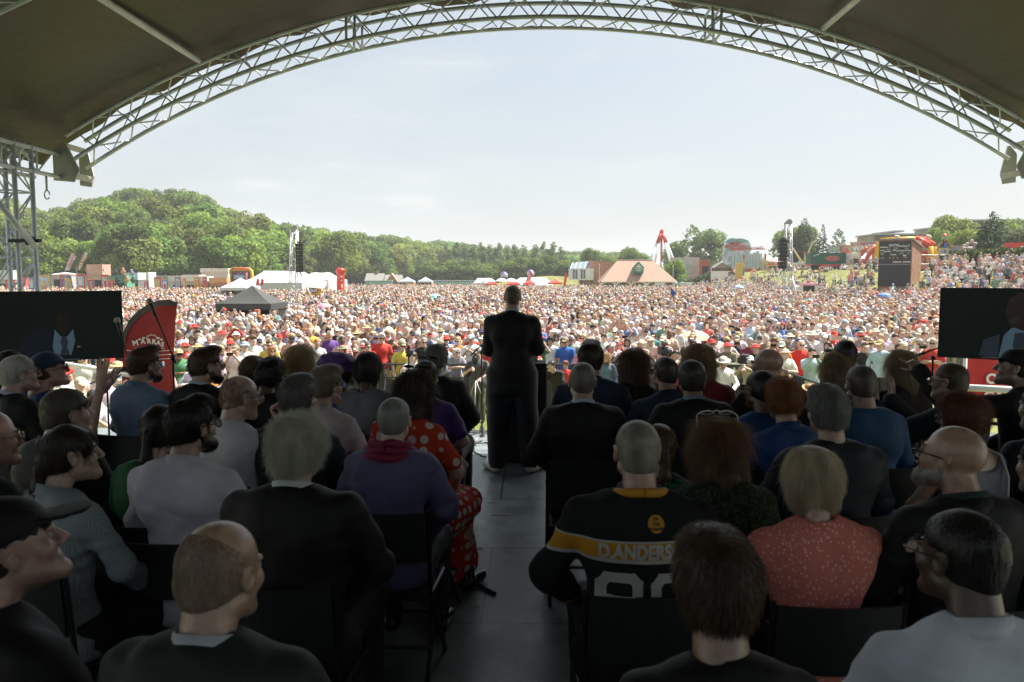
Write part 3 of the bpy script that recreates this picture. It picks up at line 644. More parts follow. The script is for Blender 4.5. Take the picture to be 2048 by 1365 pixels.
def gn_scatter(name, pts, variants, attrs, rot, scl, idx, kind='stuff', label=None, cat=None):
    """one object: each point carries one instance of a variant mesh"""
    me = bpy.data.meshes.new(name); me.vertices.add(len(pts)); me.vertices.foreach_set('co', np.asarray(pts, np.float32).ravel())
    def attr(nm, ty, arr, key):
        a = me.attributes.new(nm, ty, 'POINT'); a.data.foreach_set(key, np.asarray(arr, np.float32 if ty != 'INT' else np.int32).ravel())
    attr('rot', 'FLOAT_VECTOR', rot, 'vector'); attr('scl', 'FLOAT_VECTOR', scl, 'vector'); attr('idx', 'INT', idx, 'value')
    for k, v in attrs.items(): attr(k, 'FLOAT_COLOR', np.concatenate([v, np.ones((len(v), 1))], 1), 'color')
    o = link(name, me); c = bpy.data.collections.new(name+'_kinds')
    for i, vm in enumerate(variants): q = bpy.data.objects.new('%s_%02d' % (name, i), vm); c.objects.link(q)
    g = bpy.data.node_groups.new(name, 'GeometryNodeTree'); g.interface.new_socket('Geometry', in_out='INPUT', socket_type='NodeSocketGeometry'); g.interface.new_socket('Geometry', in_out='OUTPUT', socket_type='NodeSocketGeometry')
    gi_, go = g.nodes.new('NodeGroupInput'), g.nodes.new('NodeGroupOutput'); ip = g.nodes.new('GeometryNodeInstanceOnPoints'); ci = g.nodes.new('GeometryNodeCollectionInfo')
    ci.inputs['Collection'].default_value = c; ci.inputs['Separate Children'].default_value = True; ci.inputs['Reset Children'].default_value = True
    def na(nm, ty): n = g.nodes.new('GeometryNodeInputNamedAttribute'); n.data_type = ty; n.inputs['Name'].default_value = nm; return n.outputs['Attribute']
    er = g.nodes.new('FunctionNodeEulerToRotation'); L = g.links.new
    L(gi_.outputs[0], ip.inputs['Points']); L(ci.outputs[0], ip.inputs['Instance']); ip.inputs['Pick Instance'].default_value = True
    L(na('idx', 'INT'), ip.inputs['Instance Index']); L(na('rot', 'FLOAT_VECTOR'), er.inputs[0]); L(er.outputs[0], ip.inputs['Rotation']); L(na('scl', 'FLOAT_VECTOR'), ip.inputs['Scale']); L(ip.outputs[0], go.inputs[0])
    md = o.modifiers.new('scatter', 'NODES'); md.node_group = g
    return tag(o, label, cat, None, kind)
def rgb(n, base, jit, seed=0): rg = np.random.RandomState(seed); return np.clip(np.array(base)*(1+jit*(rg.rand(n, 3)*2-1)*.4)*(1+jit*(rg.rand(n, 1)*2-1)), .004, 1)
wv = []
for i in range(6):
    V, F = crown_vf('wood', 12.5, 5.4, 5200, 40+i, .62); b = trunk_vf(10, .3, i)
    me = np_mesh('woodland_tree', np.concatenate([V, np.array([tuple(q) for q in b.v])]), [F, np.array([f for f in b.f if len(f) == 4])+len(V)], [LEAF_W, BARK], False, fm=[0]*len(F)+[1]*len([f for f in b.f if len(f) == 4])); wv.append(me)
rg = np.random.RandomState(5); WP = []
for u in np.arange(-.80, .12, .0045):
    px = 1072+1593*u; y0 = float(np.interp(px, HPX, HY0)); y1 = float(np.interp(px, HPX, HY1))
    yv = y0
    while yv < y1*1.07:
        x = u*yv+rg.uniform(-3, 3); yy = yv+rg.uniform(-3.5, 3.5)
        if rg.rand() < min(1., yv*.0045*1.0/3.6): WP.append((x, yy, float(hz(x, yy))-1.2))
        yv += 7.6
WP = np.array(WP); n = len(WP); s = rg.uniform(.70, 1.2, n)
c0 = rgb(n, (.19, .265, .055), .36, 3); dk = rg.rand(n) < .3; c0[dk] *= np.array([.66, .74, .85]); yl = rg.rand(n) < .16; c0[yl] *= np.array([1.3, 1.2, 1.15])
gn_scatter('woodland', WP, wv, {'lc': c0}, np.stack([np.zeros(n), np.zeros(n), rg.rand(n)*6.28], 1), np.stack([s, s, s*rg.uniform(.85, 1.2, n)], 1), rg.randint(0, 6, n), label='dense green wood covering the hillside behind the stalls', cat='wood')
TREES = {}
def tree(kind, h, r, px, Y, col, label, group=None, n=None, leaf=None, z=None, name='tree'):
    v = random.randint(0, 2) if kind in ('round', 'poplar') else 0; key = (kind, v)
    if key not in TREES:
        H0, R0_ = {'round': (10, 4.2), 'poplar': (14, 2.6), 'conifer': (14, 5), 'spruce': (12, 3.2), 'thin': (9, 2.2)}[kind]
        V, F = crown_vf(kind, H0, R0_, {'round': 5200, 'poplar': 4200, 'conifer': 9000, 'spruce': 5200, 'thin': 1300}[kind], 11+v*7, {'round': .42, 'poplar': .36, 'conifer': .38, 'spruce': .32, 'thin': .26}[kind])
        TREES[key] = (np_mesh('crown', V, F, LEAF_O, False), np_mesh('trunk', (b_ := trunk_vf(H0, .26, v, frac=.92 if kind in ('conifer', 'spruce') else .75)).v, b_.f, BARK), H0, R0_)
    cm, tm_, H0, R0_ = TREES[key]; x = X_at(px, Y); zz = float(gz(x, Y)) if z is None else z
    t = thing(name, label, 'tree', (x, Y, zz), random.uniform(0, 6), group); t.scale = (r/R0_, r/R0_, h/H0)
    c = link('crown', cm, t); c.color = (col[0]*1.8, col[1]*2.0, col[2]*1.9, 1); link('trunk', tm_, t); return t
def H_(py, Y, x=0): return Z_at(py, Y)-float(gz(x, Y))
# ------------------------------------------------------------------ the stage
FZ = 1.5
fl = bpy.data.materials.new('stage_floor_board'); fl.use_nodes = True; t = fl.node_tree; B = t.nodes['Principled BSDF']; L = t.links.new
tcn = N(t, 'ShaderNodeTexCoord'); mp_ = N(t, 'ShaderNodeMapping'); mp_.inputs['Location'].default_value = (.3, -.57, 0); L(tcn.outputs['Object'], mp_.inputs['Vector'])
br = N(t, 'ShaderNodeTexBrick'); br.offset = .35; br.inputs['Scale'].default_value = 1; br.inputs['Brick Width'].default_value = 2.44; br.inputs['Row Height'].default_value = 1.22; br.inputs['Mortar Size'].default_value = .006; br.inputs['Mortar Smooth'].default_value = .2
br.inputs['Color1'].default_value = (.14, .165, .172, 1); br.inputs['Color2'].default_value = (.17, .195, .20, 1); br.inputs['Mortar'].default_value = (.012, .010, .008, 1); L(mp_.outputs[0], br.inputs['Vector'])
nz = N(t, 'ShaderNodeTexNoise'); nz.inputs['Scale'].default_value = 3.2; nz.inputs['Detail'].default_value = 9; nz.inputs['Roughness'].default_value = .7; L(tcn.outputs['Object'], nz.inputs['Vector'])
mr = N(t, 'ShaderNodeMapRange'); mr.inputs['From Min'].default_value = .3; mr.inputs['From Max'].default_value = .75; mr.inputs['To Min'].default_value = .6; mr.inputs['To Max'].default_value = 1.7; L(nz.outputs['Fac'], mr.inputs['Value'])
vm = N(t, 'ShaderNodeVectorMath', operation='SCALE'); L(br.outputs['Color'], vm.inputs[0]); L(mr.outputs[0], vm.inputs['Scale'])
wv_ = N(t, 'ShaderNodeTexNoise'); wv_.inputs['Scale'].default_value = 1.0; wv_.inputs['Detail'].default_value = 2; ms_ = N(t, 'ShaderNodeMapping'); ms_.inputs['Scale'].default_value = (42, 2.2, 1); ms_.inputs['Rotation'].default_value = (0, 0, .5); L(tcn.outputs['Object'], ms_.inputs['Vector']); L(ms_.outputs[0], wv_.inputs['Vector'])
sr = N(t, 'ShaderNodeMapRange'); sr.inputs['From Min'].default_value = .70; sr.inputs['From Max'].default_value = .76; L(wv_.outputs['Fac'], sr.inputs['Value'])
sx = N(t, 'ShaderNodeMix', data_type='RGBA'); sx.inputs['B'].default_value = (.11, .11, .10, 1); L(sr.outputs[0], sx.inputs['Factor']); L(vm.outputs[0], sx.inputs['A']); L(sx.outputs['Result'], B.inputs['Base Color'])
rr_ = N(t, 'ShaderNodeMapRange'); rr_.inputs['From Min'].default_value = .3; rr_.inputs['From Max'].default_value = .7; rr_.inputs['To Min'].default_value = .28; rr_.inputs['To Max'].default_value = .5; L(nz.outputs['Fac'], rr_.inputs['Value']); L(rr_.outputs[0], B.inputs['Roughness'])
bp = N(t, 'ShaderNodeBump'); bp.inputs['Strength'].default_value = .25; bp.inputs['Distance'].default_value = .004; nf_ = N(t, 'ShaderNodeTexNoise'); nf_.inputs['Scale'].default_value = 90; L(tcn.outputs['Object'], nf_.inputs['Vector']); L(nf_.outputs['Fac'], bp.inputs['Height']); L(bp.outputs[0], B.inputs['Normal'])
st = thing('stage', 'open air stage deck of dark scuffed boards with an added unseen drape blocking sun', 'stage', (0, 0, 0))
MB().box((0, 3.0, FZ-.05), (12.6, 13.44, .1)).build('deck', fl, st)
MB().box((0, -3.8, 3.05), (12.6, .08, 3.1)).build('back_wall', BLACKCLOTH, st)  # unseen behind the camera, added to keep the stage dark; height sets the fill
MB().box((0, 9.76, .72), (12.6, .05, 1.40)).build('front_skirt', BLACKCLOTH, st)
for s in (-1, 1): MB().box((s*6.33, 3, .72), (.05, 13.4, 1.40)).build('side_skirt', BLACKCLOTH, st)
for s in (1,):  # unseen black drape added on the right to keep sun off the stage
    b = MB(); V = []; n = 44
    for i in range(n+1):
        y = 5.2+3.1*i/n; x = s*6.2+.05*math.sin(i*1.9)
        V += [(x, y, FZ+.02), (x, y, 4.7)]
    b.add(V, [[2*i, 2*i+2, 2*i+3, 2*i+1] for i in range(n)]); b.build('side_drape', BLACKCLOTH, st, True)
# roof: arches, beams, fabric
AX, AZ, AR = .09, -4.16, 10.52
def arc(X, r): return AZ+math.sqrt(r*r-(X-AX)**2)
def arcpts(r, y, a0=-5.55, a1=5.62, n=48): return [(a0+(a1-a0)*i/n, y, arc(a0+(a1-a0)*i/n, r)) for i in range(n+1)]
rf = thing('stage_roof', 'dark fabric stage roof on curved aluminium arch trusses', 'stage roof', (0, 0, 0))
def arch(y0, y1, name):
    tr = MB()
    for r in (AR, AR+.28):
        for y in (y0, y1): tr.tube(arcpts(r, y), .0245, 10)
    o = tr.build(name, METAL, rf, True)
    lc = MB(); K = 46
    for i in range(K):
        xa = -5.45+10.95*i/K; xb = -5.45+10.95*(i+1)/K
        for y in (y0, y1):
            if i % 2: lc.tube([(xa, y, arc(xa, AR)), (xb, y, arc(xb, AR+.28))], .009, 5)
            else: lc.tube([(xa, y, arc(xa, AR+.28)), (xb, y, arc(xb, AR))], .009, 5)
        for r in (AR, AR+.28):
            a, c = (y0, y1) if i % 2 else (y1, y0); lc.tube([(xa, a, arc(xa, r)), (xb, c, arc(xb, r))], .009, 5)
    for xj in (-2.15, 2.05):
        for dx in (-.05, .05):
            for y in (y0, y1): lc.tube([(xj+dx, y, arc(xj+dx, AR)), (xj+dx, y, arc(xj+dx, AR+.28))], .016, 6)
            for r in (AR, AR+.28): lc.tube([(xj+dx, y0, arc(xj+dx, r)), (xj+dx, y1, arc(xj+dx, r))], .016, 6)
        pass
    lc.build('lacing', METAL, o, True)
arch(9.4, 9.8, 'front_arch'); arch(5.95, 6.27, 'middle_arch'); arch(1.0, 1.3, 'rear_arch')
for X in (-3.92, 3.24): MB().tube([(X, y, arc(X, AR+.30)) for y in (-3.6, 2, 6, 9.36)], .035, 10).build('purlin', METAL, rf, True)
FAB = mat('roof_fabric', (.008, .006, .004), .36, .35, 1.1, .8, 8, spec=.30, tint=(.004, .0052, .0012), stretch=(1, .35, 1))
V = []; nx, ny = 110, 60
for i in range(nx+1):
    X = -6.15+12.4*i/nx; e = abs(X-AX)/6.2
    for j in range(ny+1):
        y = -3.85+13.72*j/ny; fr = max(0, 1-abs(y-9.9)/.9)
        ri = .028*math.sin(X*7+math.sin(y*1.2)*1.5)*fr**2+.010*math.sin(X*15+y)*fr+.006*math.sin(y*3.1+X*1.5)
        sag = -.06*math.sin(math.pi*min(1, max(0, ((y+3.8) % 3.3)/3.3)))
        V.append((X, y, arc(X, AR+.40)+ri+sag*.6+.02*math.sin(X*2.1)))
gi = np.arange((nx+1)*(ny+1)).reshape(nx+1, ny+1); Fq = np.stack([gi[:-1, :-1], gi[:-1, 1:], gi[1:, 1:], gi[1:, :-1]], -1).reshape(-1, 4)
_b = FAB.node_tree.nodes['Principled BSDF']; _t = N(FAB.node_tree, 'ShaderNodeBsdfTranslucent'); _t.inputs['Color'].default_value = (.20, .19, .12, 1); _m = N(FAB.node_tree, 'ShaderNodeMixShader'); _m.inputs[0].default_value = .02
FAB.node_tree.links.new(_b.outputs[0], _m.inputs[1]); FAB.node_tree.links.new(_t.outputs[0], _m.inputs[2]); FAB.node_tree.links.new(_m.outputs[0], FAB.node_tree.nodes['Material Output'].inputs['Surface'])
link('roof_skin', np_mesh('roof_skin', np.array(V), Fq, FAB), rf)
for s in (-1, 1):
    b = MB(); X0 = s*5.60 if s < 0 else 5.68; X1 = X0+s*.30
    for X in (X0, X1):
        for z in (4.56, 4.82): b.tube([(X, -3.6, z), (X, 9.32, z)], .0245, 10)
    o = b.build('side_beam', METAL, rf, True); b = MB(); y = -3.4; k = 0
    while y < 9.2:
        y2 = min(y+.30, 9.3)
        for X in (X0, X1): b.tube([(X, y, 4.56 if k % 2 else 4.82), (X, y2, 4.82 if k % 2 else 4.56)], .010, 5); b.tube([(X, y, 4.56), (X, y, 4.82)], .012, 5)
        b.tube([(X0, y, 4.56), (X1, y2, 4.56)], .010, 5); b.tube([(X0, y, 4.82), (X1, y2, 4.82)], .010, 5); y = y2; k += 1
    b.build('lacing', METAL, o, True)
    g = MB()
    for yy, kf in ((9.33, 1.), (9.87, .45)):
        P = [(X0+s*.06, 4.87), (X0-s*.03*kf, 4.95), (X0-s*.09*kf, 4.95), (X0-s*.24*kf, 4.64), (X0-s*.17*kf, 4.50), (X0+s*.07, 4.52), (X0+s*.07, 4.84)]
        g.prism(P, lambda p, q=yy: (p[0], q-.012, p[1]), lambda p, q=yy: (p[0], q+.012, p[1]))
    for (xx, zz, an) in ((X0-s*.16, 4.575, .3), (X0-s*.04, 4.93, .9)): g.box((xx, 9.55, zz), (.02, .42, .07), rot=Matrix.Rotation(-s*an, 3, 'Y'))
    g.build('corner_gusset', mat('gusset_plate', (.50, .50, .48), .4, .2, 5), rf)
    MB().tube([(X0-s*.1, 8.9, 4.52), (X0-s*.1, 8.9, 4.35)], .012, 6).tube([(X0-s*.1+.03*math.cos(a), 8.9, 4.31+.05*math.sin(a)) for a in [i*math.pi/5 for i in range(10)]], .008, 5).build('lifting_hook', METAL, rf, True)
# towers
def box_tower(name, cx, cy, w_, z0, z1, step, rl, rd, label, m=METAL, taper=1.0, cat='tower', group=None, dx=0, dy=0):
    t = thing(name, label, cat, (cx, cy, 0), 0, group); h = w_/2; hd = h*taper
    def P(s, q, z): f = (z-z0)/(z1-z0); k = h+(hd-h)*f; return (s*k+dx*f, q*k+dy*f, z)
    for s in (-1, 1):
        for q in (-1, 1): MB().tube([P(s, q, z0), P(s, q, z1)], rl, 10, m).build('leg', m, t, True)
    b = MB(); z = z0; k = 0
    while z < z1-.01:
        z2 = min(z+step, z1); a, c = (z, z2) if k % 2 else (z2, z)
        for q in (-1, 1): b.tube([P(-1, q, a), P(1, q, c)], rd, 5); b.tube([P(q, -1, a), P(q, 1, c)], rd, 5)
        if k % 2 == 0:
            for q in (-1, 1): b.tube([P(-1, q, z), P(1, q, z)], rd, 5); b.tube([P(q, -1, z), P(q, 1, z)], rd, 5)
        z = z2; k += 1
    b.build('lacing', m, t, True); return t
tl = box_tower('truss_tower', -5.75, 8.65, .30, 0, 4.86, .36, .026, .010, 'aluminium truss tower beside the left screen, carrying the roof beam')
box_tower('truss_tower', 5.83, 8.65, .30, 0, 4.86, .36, .026, .010, 'aluminium truss tower beside the right screen, carrying the roof beam')
a_, b_ = at(-40, 362, 7.9), at(72, 496, 8.42); MB().tube([a_-Vector(tl.location), b_-Vector(tl.location)], .032, 10).build('brace', METAL, tl, True)
c_ = at(50, 482, 8.45)-Vector(tl.location); MB().box(c_, (.34, .05, .035)).box(c_+Vector((.06, 0, 0)), (.07, .08, .09)).build('clamp', BLACK, tl)
# screens
def screen(s, hinge, label):
    t = thing('screen', label, 'screen', hinge, rad(30)*(-s) if s < 0 else rad(-30)); t.rotation_euler = (0, 0, rad(30) if s < 0 else rad(-30))
    W, H = 1.40, .72; x0 = 0 if s > 0 else -W
    cx = x0+W/2; e = .012
    MB().box((cx, 0, 0), (W, .05, H)).box((cx, .05, -.05), (W*.6, .06, H*.5)).build('casing', BLACK, t)
    fr = mat('screen_bezel', (.05, .045, .045), .3, .05, metal=.5); b = MB()
    for dx in (-1, 1): b.box((cx+dx*(W/2-e/2), -.029, 0), (e, .010, H))
    for dz in (-1, 1): b.box((cx, -.029, dz*(H/2-e/2)), (W-2*e-.002, .010, e))
    b.build('bezel', fr, t)
    pn = MB().box((cx, -.0265, 0), (W-2*e, .003, H-2*e)).build('screen_panel', mat('screen_glass', (.004, .005, .006), .2, 0, spec=.2, emit=(.05, .07, .06), estr=.04), t)
    def shape(nm, pts, col, k, y): b = MB(); b.add([(p[0], y, p[1]) for p in pts], [list(range(len(pts)))]); b.build(nm, mat('screen_'+nm, tuple(c*.1 for c in col), .4, .0, emit=col, estr=k), pn)
    if s < 0:
        q = lambda px, py: (-(243-px)/1593*8.1*.86, (648-py)/1593*8.1)
        shape('shirt_picture', [q(98, 655), q(108, 668), q(117, 672), q(125, 668), q(136, 655), q(139, 680), q(130, 708), q(96, 708), q(92, 690)], (.045, .075, .10), .34, -.030)
        shape('tie_picture', [q(112, 670), q(121, 670), q(125, 682), q(122, 690), q(127, 708), q(106, 708), q(112, 690), q(108, 682)], (.010, .013, .018), .5, -.032)
        shape('suit_picture', [q(20, 708), q(30, 672), q(70, 652), q(92, 655), q(91, 690), q(95, 708)], (.004, .006, .009), .4, -.029)
        shape('face_picture', [q(100, 636), q(103, 655), q(117, 668), q(131, 655), q(134, 636), q(128, 620), q(106, 620)], (.009, .006, .005), .5, -.028)
        shape('badge_picture', [q(143, 690), q(150, 691), q(150, 693), q(143, 693)], (.06, .055, .03), .6, -.030)
    else:
        q = lambda px, py: ((px-1880)/1593*8.1*.97, (648-py)/1593*8.1)
        shape('shirt_picture', [q(1990, 712), q(1997, 670), q(2010, 655), q(2060, 650), q(2075, 712)], (.07, .10, .13), .5, -.030)
        shape('tie_picture', [q(2016, 665), q(2030, 663), q(2036, 680), q(2045, 712), q(2020, 712), q(2013, 690)], (.012, .014, .018), .5, -.032)
        shape('face_picture', [q(1999, 632), q(1998, 618), q(2006, 602), q(2024, 592), q(2055, 592), q(2070, 620), q(2062, 655), q(2030, 660), q(2008, 652)], (.045, .026, .018), .5, -.031)
        shape('hair_picture', [q(1999, 618), q(2004, 598), q(2020, 585), q(2055, 583), q(2066, 600), q(2030, 598), q(2010, 606)], (.010, .008, .007), .5, -.032)
        shape('microphone_picture', [q(2005, 640), q(2014, 632), q(2022, 636), q(2018, 646), q(2008, 648)], (.01, .01, .01), .5, -.0335)
        shape('eyes_picture', [q(2004, 622), q(2016, 620), q(2016, 623), q(2004, 625)], (.01, .008, .007), .5, -.0335)
        shape('lapel_picture', [q(1955, 712), q(1962, 680), q(1990, 668), q(1989, 712)], (.010, .014, .020), .5, -.0295)
    MB().tube([(cx, .06, -.1), (cx, .12, -.95)], .025, 8).tube([(cx-.4, .1, -1.03), (cx+.4, .1, -1.03)], .02, 8).tube([(cx, -.25, -1.03), (cx, .45, -1.03)], .02, 8).build('stand', BLACK, t, True)
screen(-1, (-4.43, 8.4, 2.885), 'dark television screen left of the stage showing a shirt and tie')
screen(1, (4.19, 8.4, 2.92), 'dark television screen right of the stage showing half a face')
# lectern
lt = thing('lectern', 'black lectern standing in front of the speaker', 'lectern', (-.17, 8.06, FZ))
MB().box((0, .0, .53), (.54, .34, 1.0)).build('column', mat('lectern_wood', (.012, .011, .010), .75, .2, 3, .1, 20), lt)
MB().box((-.03, .0, 1.03), (.44, .30, .03), rot=Matrix.Rotation(rad(18), 3, 'X')).build('reading_top', mat('lectern_wood'), lt)
MB().box((0, 0, .0135), (.68, .46, .027)).build('base_plate', mat('lectern_base', (.22, .23, .25), .3, .05, metal=.5), lt)
for s in (-1, 1): MB().box((s*.2745, 0, .53), (.009, .35, 1.0)).build('edge_trim', mat('lectern_trim', (.30, .24, .20), .3, 0, metal=.6), lt)
for s in (-1, 1): MB().tube([(s*.12, .1, 1.08), (s*.11, .08, 1.25), (s*.07, -.05, 1.42)], .005, 6).tube([(s*.07, -.05, 1.42), (s*.06, -.08, 1.45)], .011, 8).build('gooseneck_microphone', BLACK, lt, True)
# microphone stands
def mic_stand(px, Y, htop, b0, b1, label, legs=True, big=False, cl_=None):
    x = X_at(px, Y); t = thing('microphone_stand', label, 'microphone stand', (x, Y, FZ)); o = Vector(t.location)
    MB().tube([(0, 0, .08), (0, 0, htop-FZ)], .010, 8).build('pole', mat('stand_black', (.02, .02, .02), .35, 0, metal=.5), t, True)
    p0, p1 = at(*b0)-o, at(*b1)-o; MB().tube([p0, p1], .008, 8).build('boom', mat('stand_black'), t, True)
    MB().lathe([(.0, .05), (.03, .06), (.034, .10), (.028, .17), (.014, .2)], n=12).build('leg_hub', mat('stand_grey', (.25, .25, .24), .35, 0, metal=.7), t, True)
    for a in (0.2, 2.3, 4.4):
        l = MB().tube([(0, 0, .12), (.30*math.cos(a), .30*math.sin(a), .018)], .009, 6).build('leg', mat('stand_grey'), t, True)
        MB().tube([(.29*math.cos(a), .29*math.sin(a), .02), (.33*math.cos(a), .33*math.sin(a), .014)], .014, 8).build('rubber_foot', BLACK, l, True)
    MB().tube([(0, -.02, htop-FZ-.02), (0, .02, htop-FZ)], .02, 8).build('clutch', BLACK, t, True)
    d = (p0-p1).normalized(); e = p0
    mi = MB().tube([e, e+d*.13], .014, 10, r2=.02).build('microphone', mat('microphone_body', (.05, .05, .05), .4, 0, metal=.4), t, True)
    g = sdf([ell(tuple(e+d*.15), (.030, .030, .030), k=.001)], .006); arr_obj('grille', g, mat('microphone_grille', (.30, .29, .27), .5, .3, 300, .4, 900, metal=.6), mi)
mic_stand(963, 9.0, Z_at(703, 9.0), (972, 682, 9.0), (941, 712, 8.95), 'boom microphone stand left of the speaker at the stage front')
mic_stand(340, 7.1, Z_at(715, 7.1), (312, 634, 7.1), (352, 728, 7.1), 'boom microphone stand before the red feather flag, microphone tilted up', big=True)
mic_stand(262, 7.4, Z_at(760, 7.4), (243, 672, 7.4), (270, 765, 7.4), 'boom stand beside the right edge of the left screen')
mic_stand(205, 7.9, Z_at(760, 7.9), (232, 746, 7.9), (180, 768, 7.9), 'low boom stand under the left screen behind clapping hands')
mic_stand(1873, 8.0, Z_at(712, 8.0), (1850, 706, 8.0), (1878, 696, 8.0), 'microphone stand just left of the right screen')
cb = MB()
for k, pts in enumerate([[(-.35, 8.35), (-.5, 8.2), (-.62, 8.42), (-.75, 8.75), (-.62, 8.95), (-.45, 8.85)], [(-.62, 9.0), (-.9, 8.7), (-1.1, 8.8), (-.95, 9.0), (-.7, 8.8), (-.9, 8.6)], [(-1.6, 9.62), (0, 9.66), (1.6, 9.6)], [(-1.6, 9.5), (.3, 9.55), (2, 9.5)]]):
    P = [(x, y, FZ+.008) for x, y in pts]; Q = []
    for i in range(len(P)-1):
        for u in (0, .33, .66): Q.append(tuple(np.array(P[i])*(1-u)+np.array(P[i+1])*u+np.array([.03*math.sin(i*2+u*6), .03*math.cos(i+u*5), 0])))
    cb.tube(Q+[P[-1]], .007, 5)
tag(cb.build('cable', mat('cable_rubber', (.02, .02, .02), .4, 0), None, True), 'black cables lying loose on the stage floor beside the lectern', 'cable')
for i, (px, py, a, w_, l_) in enumerate([(982, 1006, .3, .05, .02), (1062, 993, 0, .02, .012), (1000, 1031, 0, .13, .02), (958, 1098, .2, .05, .02), (953, 1214, .6, .03, .015)]):
    p = atz(px, py, FZ); tag(MB().box((p.x, p.y, FZ+.003), (w_, l_, .001), a).build('tape_scrap', mat('tape_scrap', (.30, .28, .22), .7), None), ['tan tape scrap near the seam close to the speaker', 'tiny white paper scrap on the boards in the aisle', 'thin white tape line across the aisle seam', 'dark tan tape scrap at the board corner', 'tan scrap of tape beside the long strap'][i], 'tape')
p0, p1 = atz(935, 1163, FZ+.01), atz(990, 1188, FZ+.01); tag(MB().tube([p0, (p0+p1)/2+Vector((0, .01, .004)), p1], .013, 6).build('strap', BLACKCLOTH, None), 'black bag strap trailing onto the aisle from the left chairs', 'strap')
# ------------------------------------------------------------------ pit barriers
BM = mat('barrier_steel', (.05, .052, .055), .5, .2, 4, .1, 30, metal=.5); BG = mat('barrier_galvanised', (.38, .38, .37), .45, .15, 5, metal=.7)
BPROTO = {}
def barrier(kind, x, y, rz, label, grp):
    if kind not in BPROTO:
        t = thing('crowd_barrier', label, 'barrier', (0, 0, 0), 0, grp)
        if kind == 'pit':
            b = MB(); b.tube([(-.58, 0, 1.2), (.58, 0, 1.2)], .028, 8)
            for s in (-1, 1): b.box((s*.57, 0, .6), (.05, .05, 1.18))
            b.box((0, 0, .06), (1.09, .045, .05)); b.box((0, 0, .86), (1.09, .03, .04)); b.build('frame', BM, t)
            b = MB(); b.box((0, -.005, .46), (1.08, .012, .74))
            for i in range(9): b.box((-.48+i*.12, -.016, .46), (.02, .008, .72))
            b.build('panel', mat('barrier_panel', (.045, .045, .045), .6, .4, 2.5, .1, 10), t)
            MB().box((0, .45, .02), (1.14, .9, .03)).build('foot_plate', BM, t)
            for s in (-1, 1): MB().tube([(s*.5, -.03, .95), (s*.5, -.75, .03)], .02, 6).build('brace', BM, t)
        else:
            b = MB(); b.tube([(-1.1, 0, .12), (-1.1, 0, 1.05), (-1.04, 0, 1.1), (1.04, 0, 1.1), (1.1, 0, 1.05), (1.1, 0, .12)], .019, 8); b.tube([(-1.1, 0, .16), (1.1, 0, .16)], .016, 6); b.build('frame', BG, t, True)
            b = MB()
            for i in range(17): b.tube([(-.98+i*.1225, 0, .16), (-.98+i*.1225, 0, 1.1)], .008, 5)
            b.build('bars', BG, t)
            for s in (-1, 1): MB().box((s*.8, 0, .03), (.05, .6, .02)).build('foot', BG, t)
        BPROTO[kind] = t; o = t
    else: o = copy_tree(BPROTO[kind])
    o.location = (x, y, 0); o.rotation_euler = (0, 0, rz); o['label'] = label; o['group'] = grp; return o
nx_ = 10
for i in range(nx_):
    x = -5.6+i*1.18; barrier('pit', x, 19.7, 0, 'black steel pit barrier facing the stage, ' + ['leftmost of the row', 'second from the left', 'third from the left', 'fourth from the left', 'fifth from the left', 'sixth from the left', 'seventh from the left', 'eighth from the left', 'ninth from the left', 'rightmost of the row'][i], 'pit barriers')
for i in range(3): barrier('pit', 5.72+.05, 19.1-i*1.18-.05, math.pi/2, 'dark pit barrier on the right side of the pit, ' + ['farthest from the stage', 'middle one', 'nearest to the stage'][i], 'pit barriers')
for i in range(4): barrier('bar', -6.35-.22*i, 18.3-i*2.25, math.pi/2+.10, 'galvanised bar barrier along the left of the pit, ' + ['farthest from the stage', 'second farthest', 'third farthest', 'nearest to the stage'][i], 'bar barriers')
b = MB(); b.tube([(-5.0, 10.2, 2.05), (-8.2, 13.0, 2.0)], .033, 8); tag(b.build('handrail', mat('white_paint', (.75, .75, .72), .4), None, True), 'thick white handrail running below the left screen', 'rail')
b = MB(); b.tube([(5.3, 10.6, 1.95), (7.6, 9.9, 1.92)], .045, 8).tube([(6.2, 10.32, 0), (6.2, 10.32, 1.94)], .03, 8); tag(b.build('handrail', mat('white_paint'), None, True), 'white handrail across the red banner on the right', 'rail')
# ------------------------------------------------------------------ banners by the stage
RED = mat('flag_red', (.32, .016, .018), .6, .18, 3, .25, 9)
WHT = mat('print_white', (.80, .78, .74), .6, .0)
f = thing('feather_flag', 'red curved feather flag beside the left screen with white MARRAS lettering', 'flag', (X_at(352, 10.9), 10.9, 0))
o = Vector(f.location); pr = [(355, 606), (338, 601), (318, 602), (295, 609), (275, 622), (260, 640), (250, 662), (245, 690), (246, 730), (240, 800), (235, 860), (352, 860), (347, 800), (350, 700), (353, 640)]
def ptl(px, py, Y=10.9, dy=0): p = at(px, py, Y)-o; return Vector((p.x, dy+.035*math.sin(p.x*9+p.z*2), p.z))
P = [ptl(*q) for q in pr]; b = MB(); cc = ptl(305, 700); V = [cc]+P; 
b.add(V, [[0, i+1, (i+1) % len(P)+1] for i in range(len(P))]); b.build('cloth', RED, f, True)
edge = [ptl(*q, dy=-.012) for q in pr[:8]]; inner = [ptl(*q, dy=-.012) for q in [(353, 614), (338, 611), (320, 613), (299, 620), (281, 632), (267, 648), (257, 668), (252, 692)]]
b = MB(); b.add(edge+inner, [[i, i+1, 9+i, 8+i] for i in range(7)]); b.build('sleeve', mat('flag_sleeve', (.07, .065, .06), .7), f)
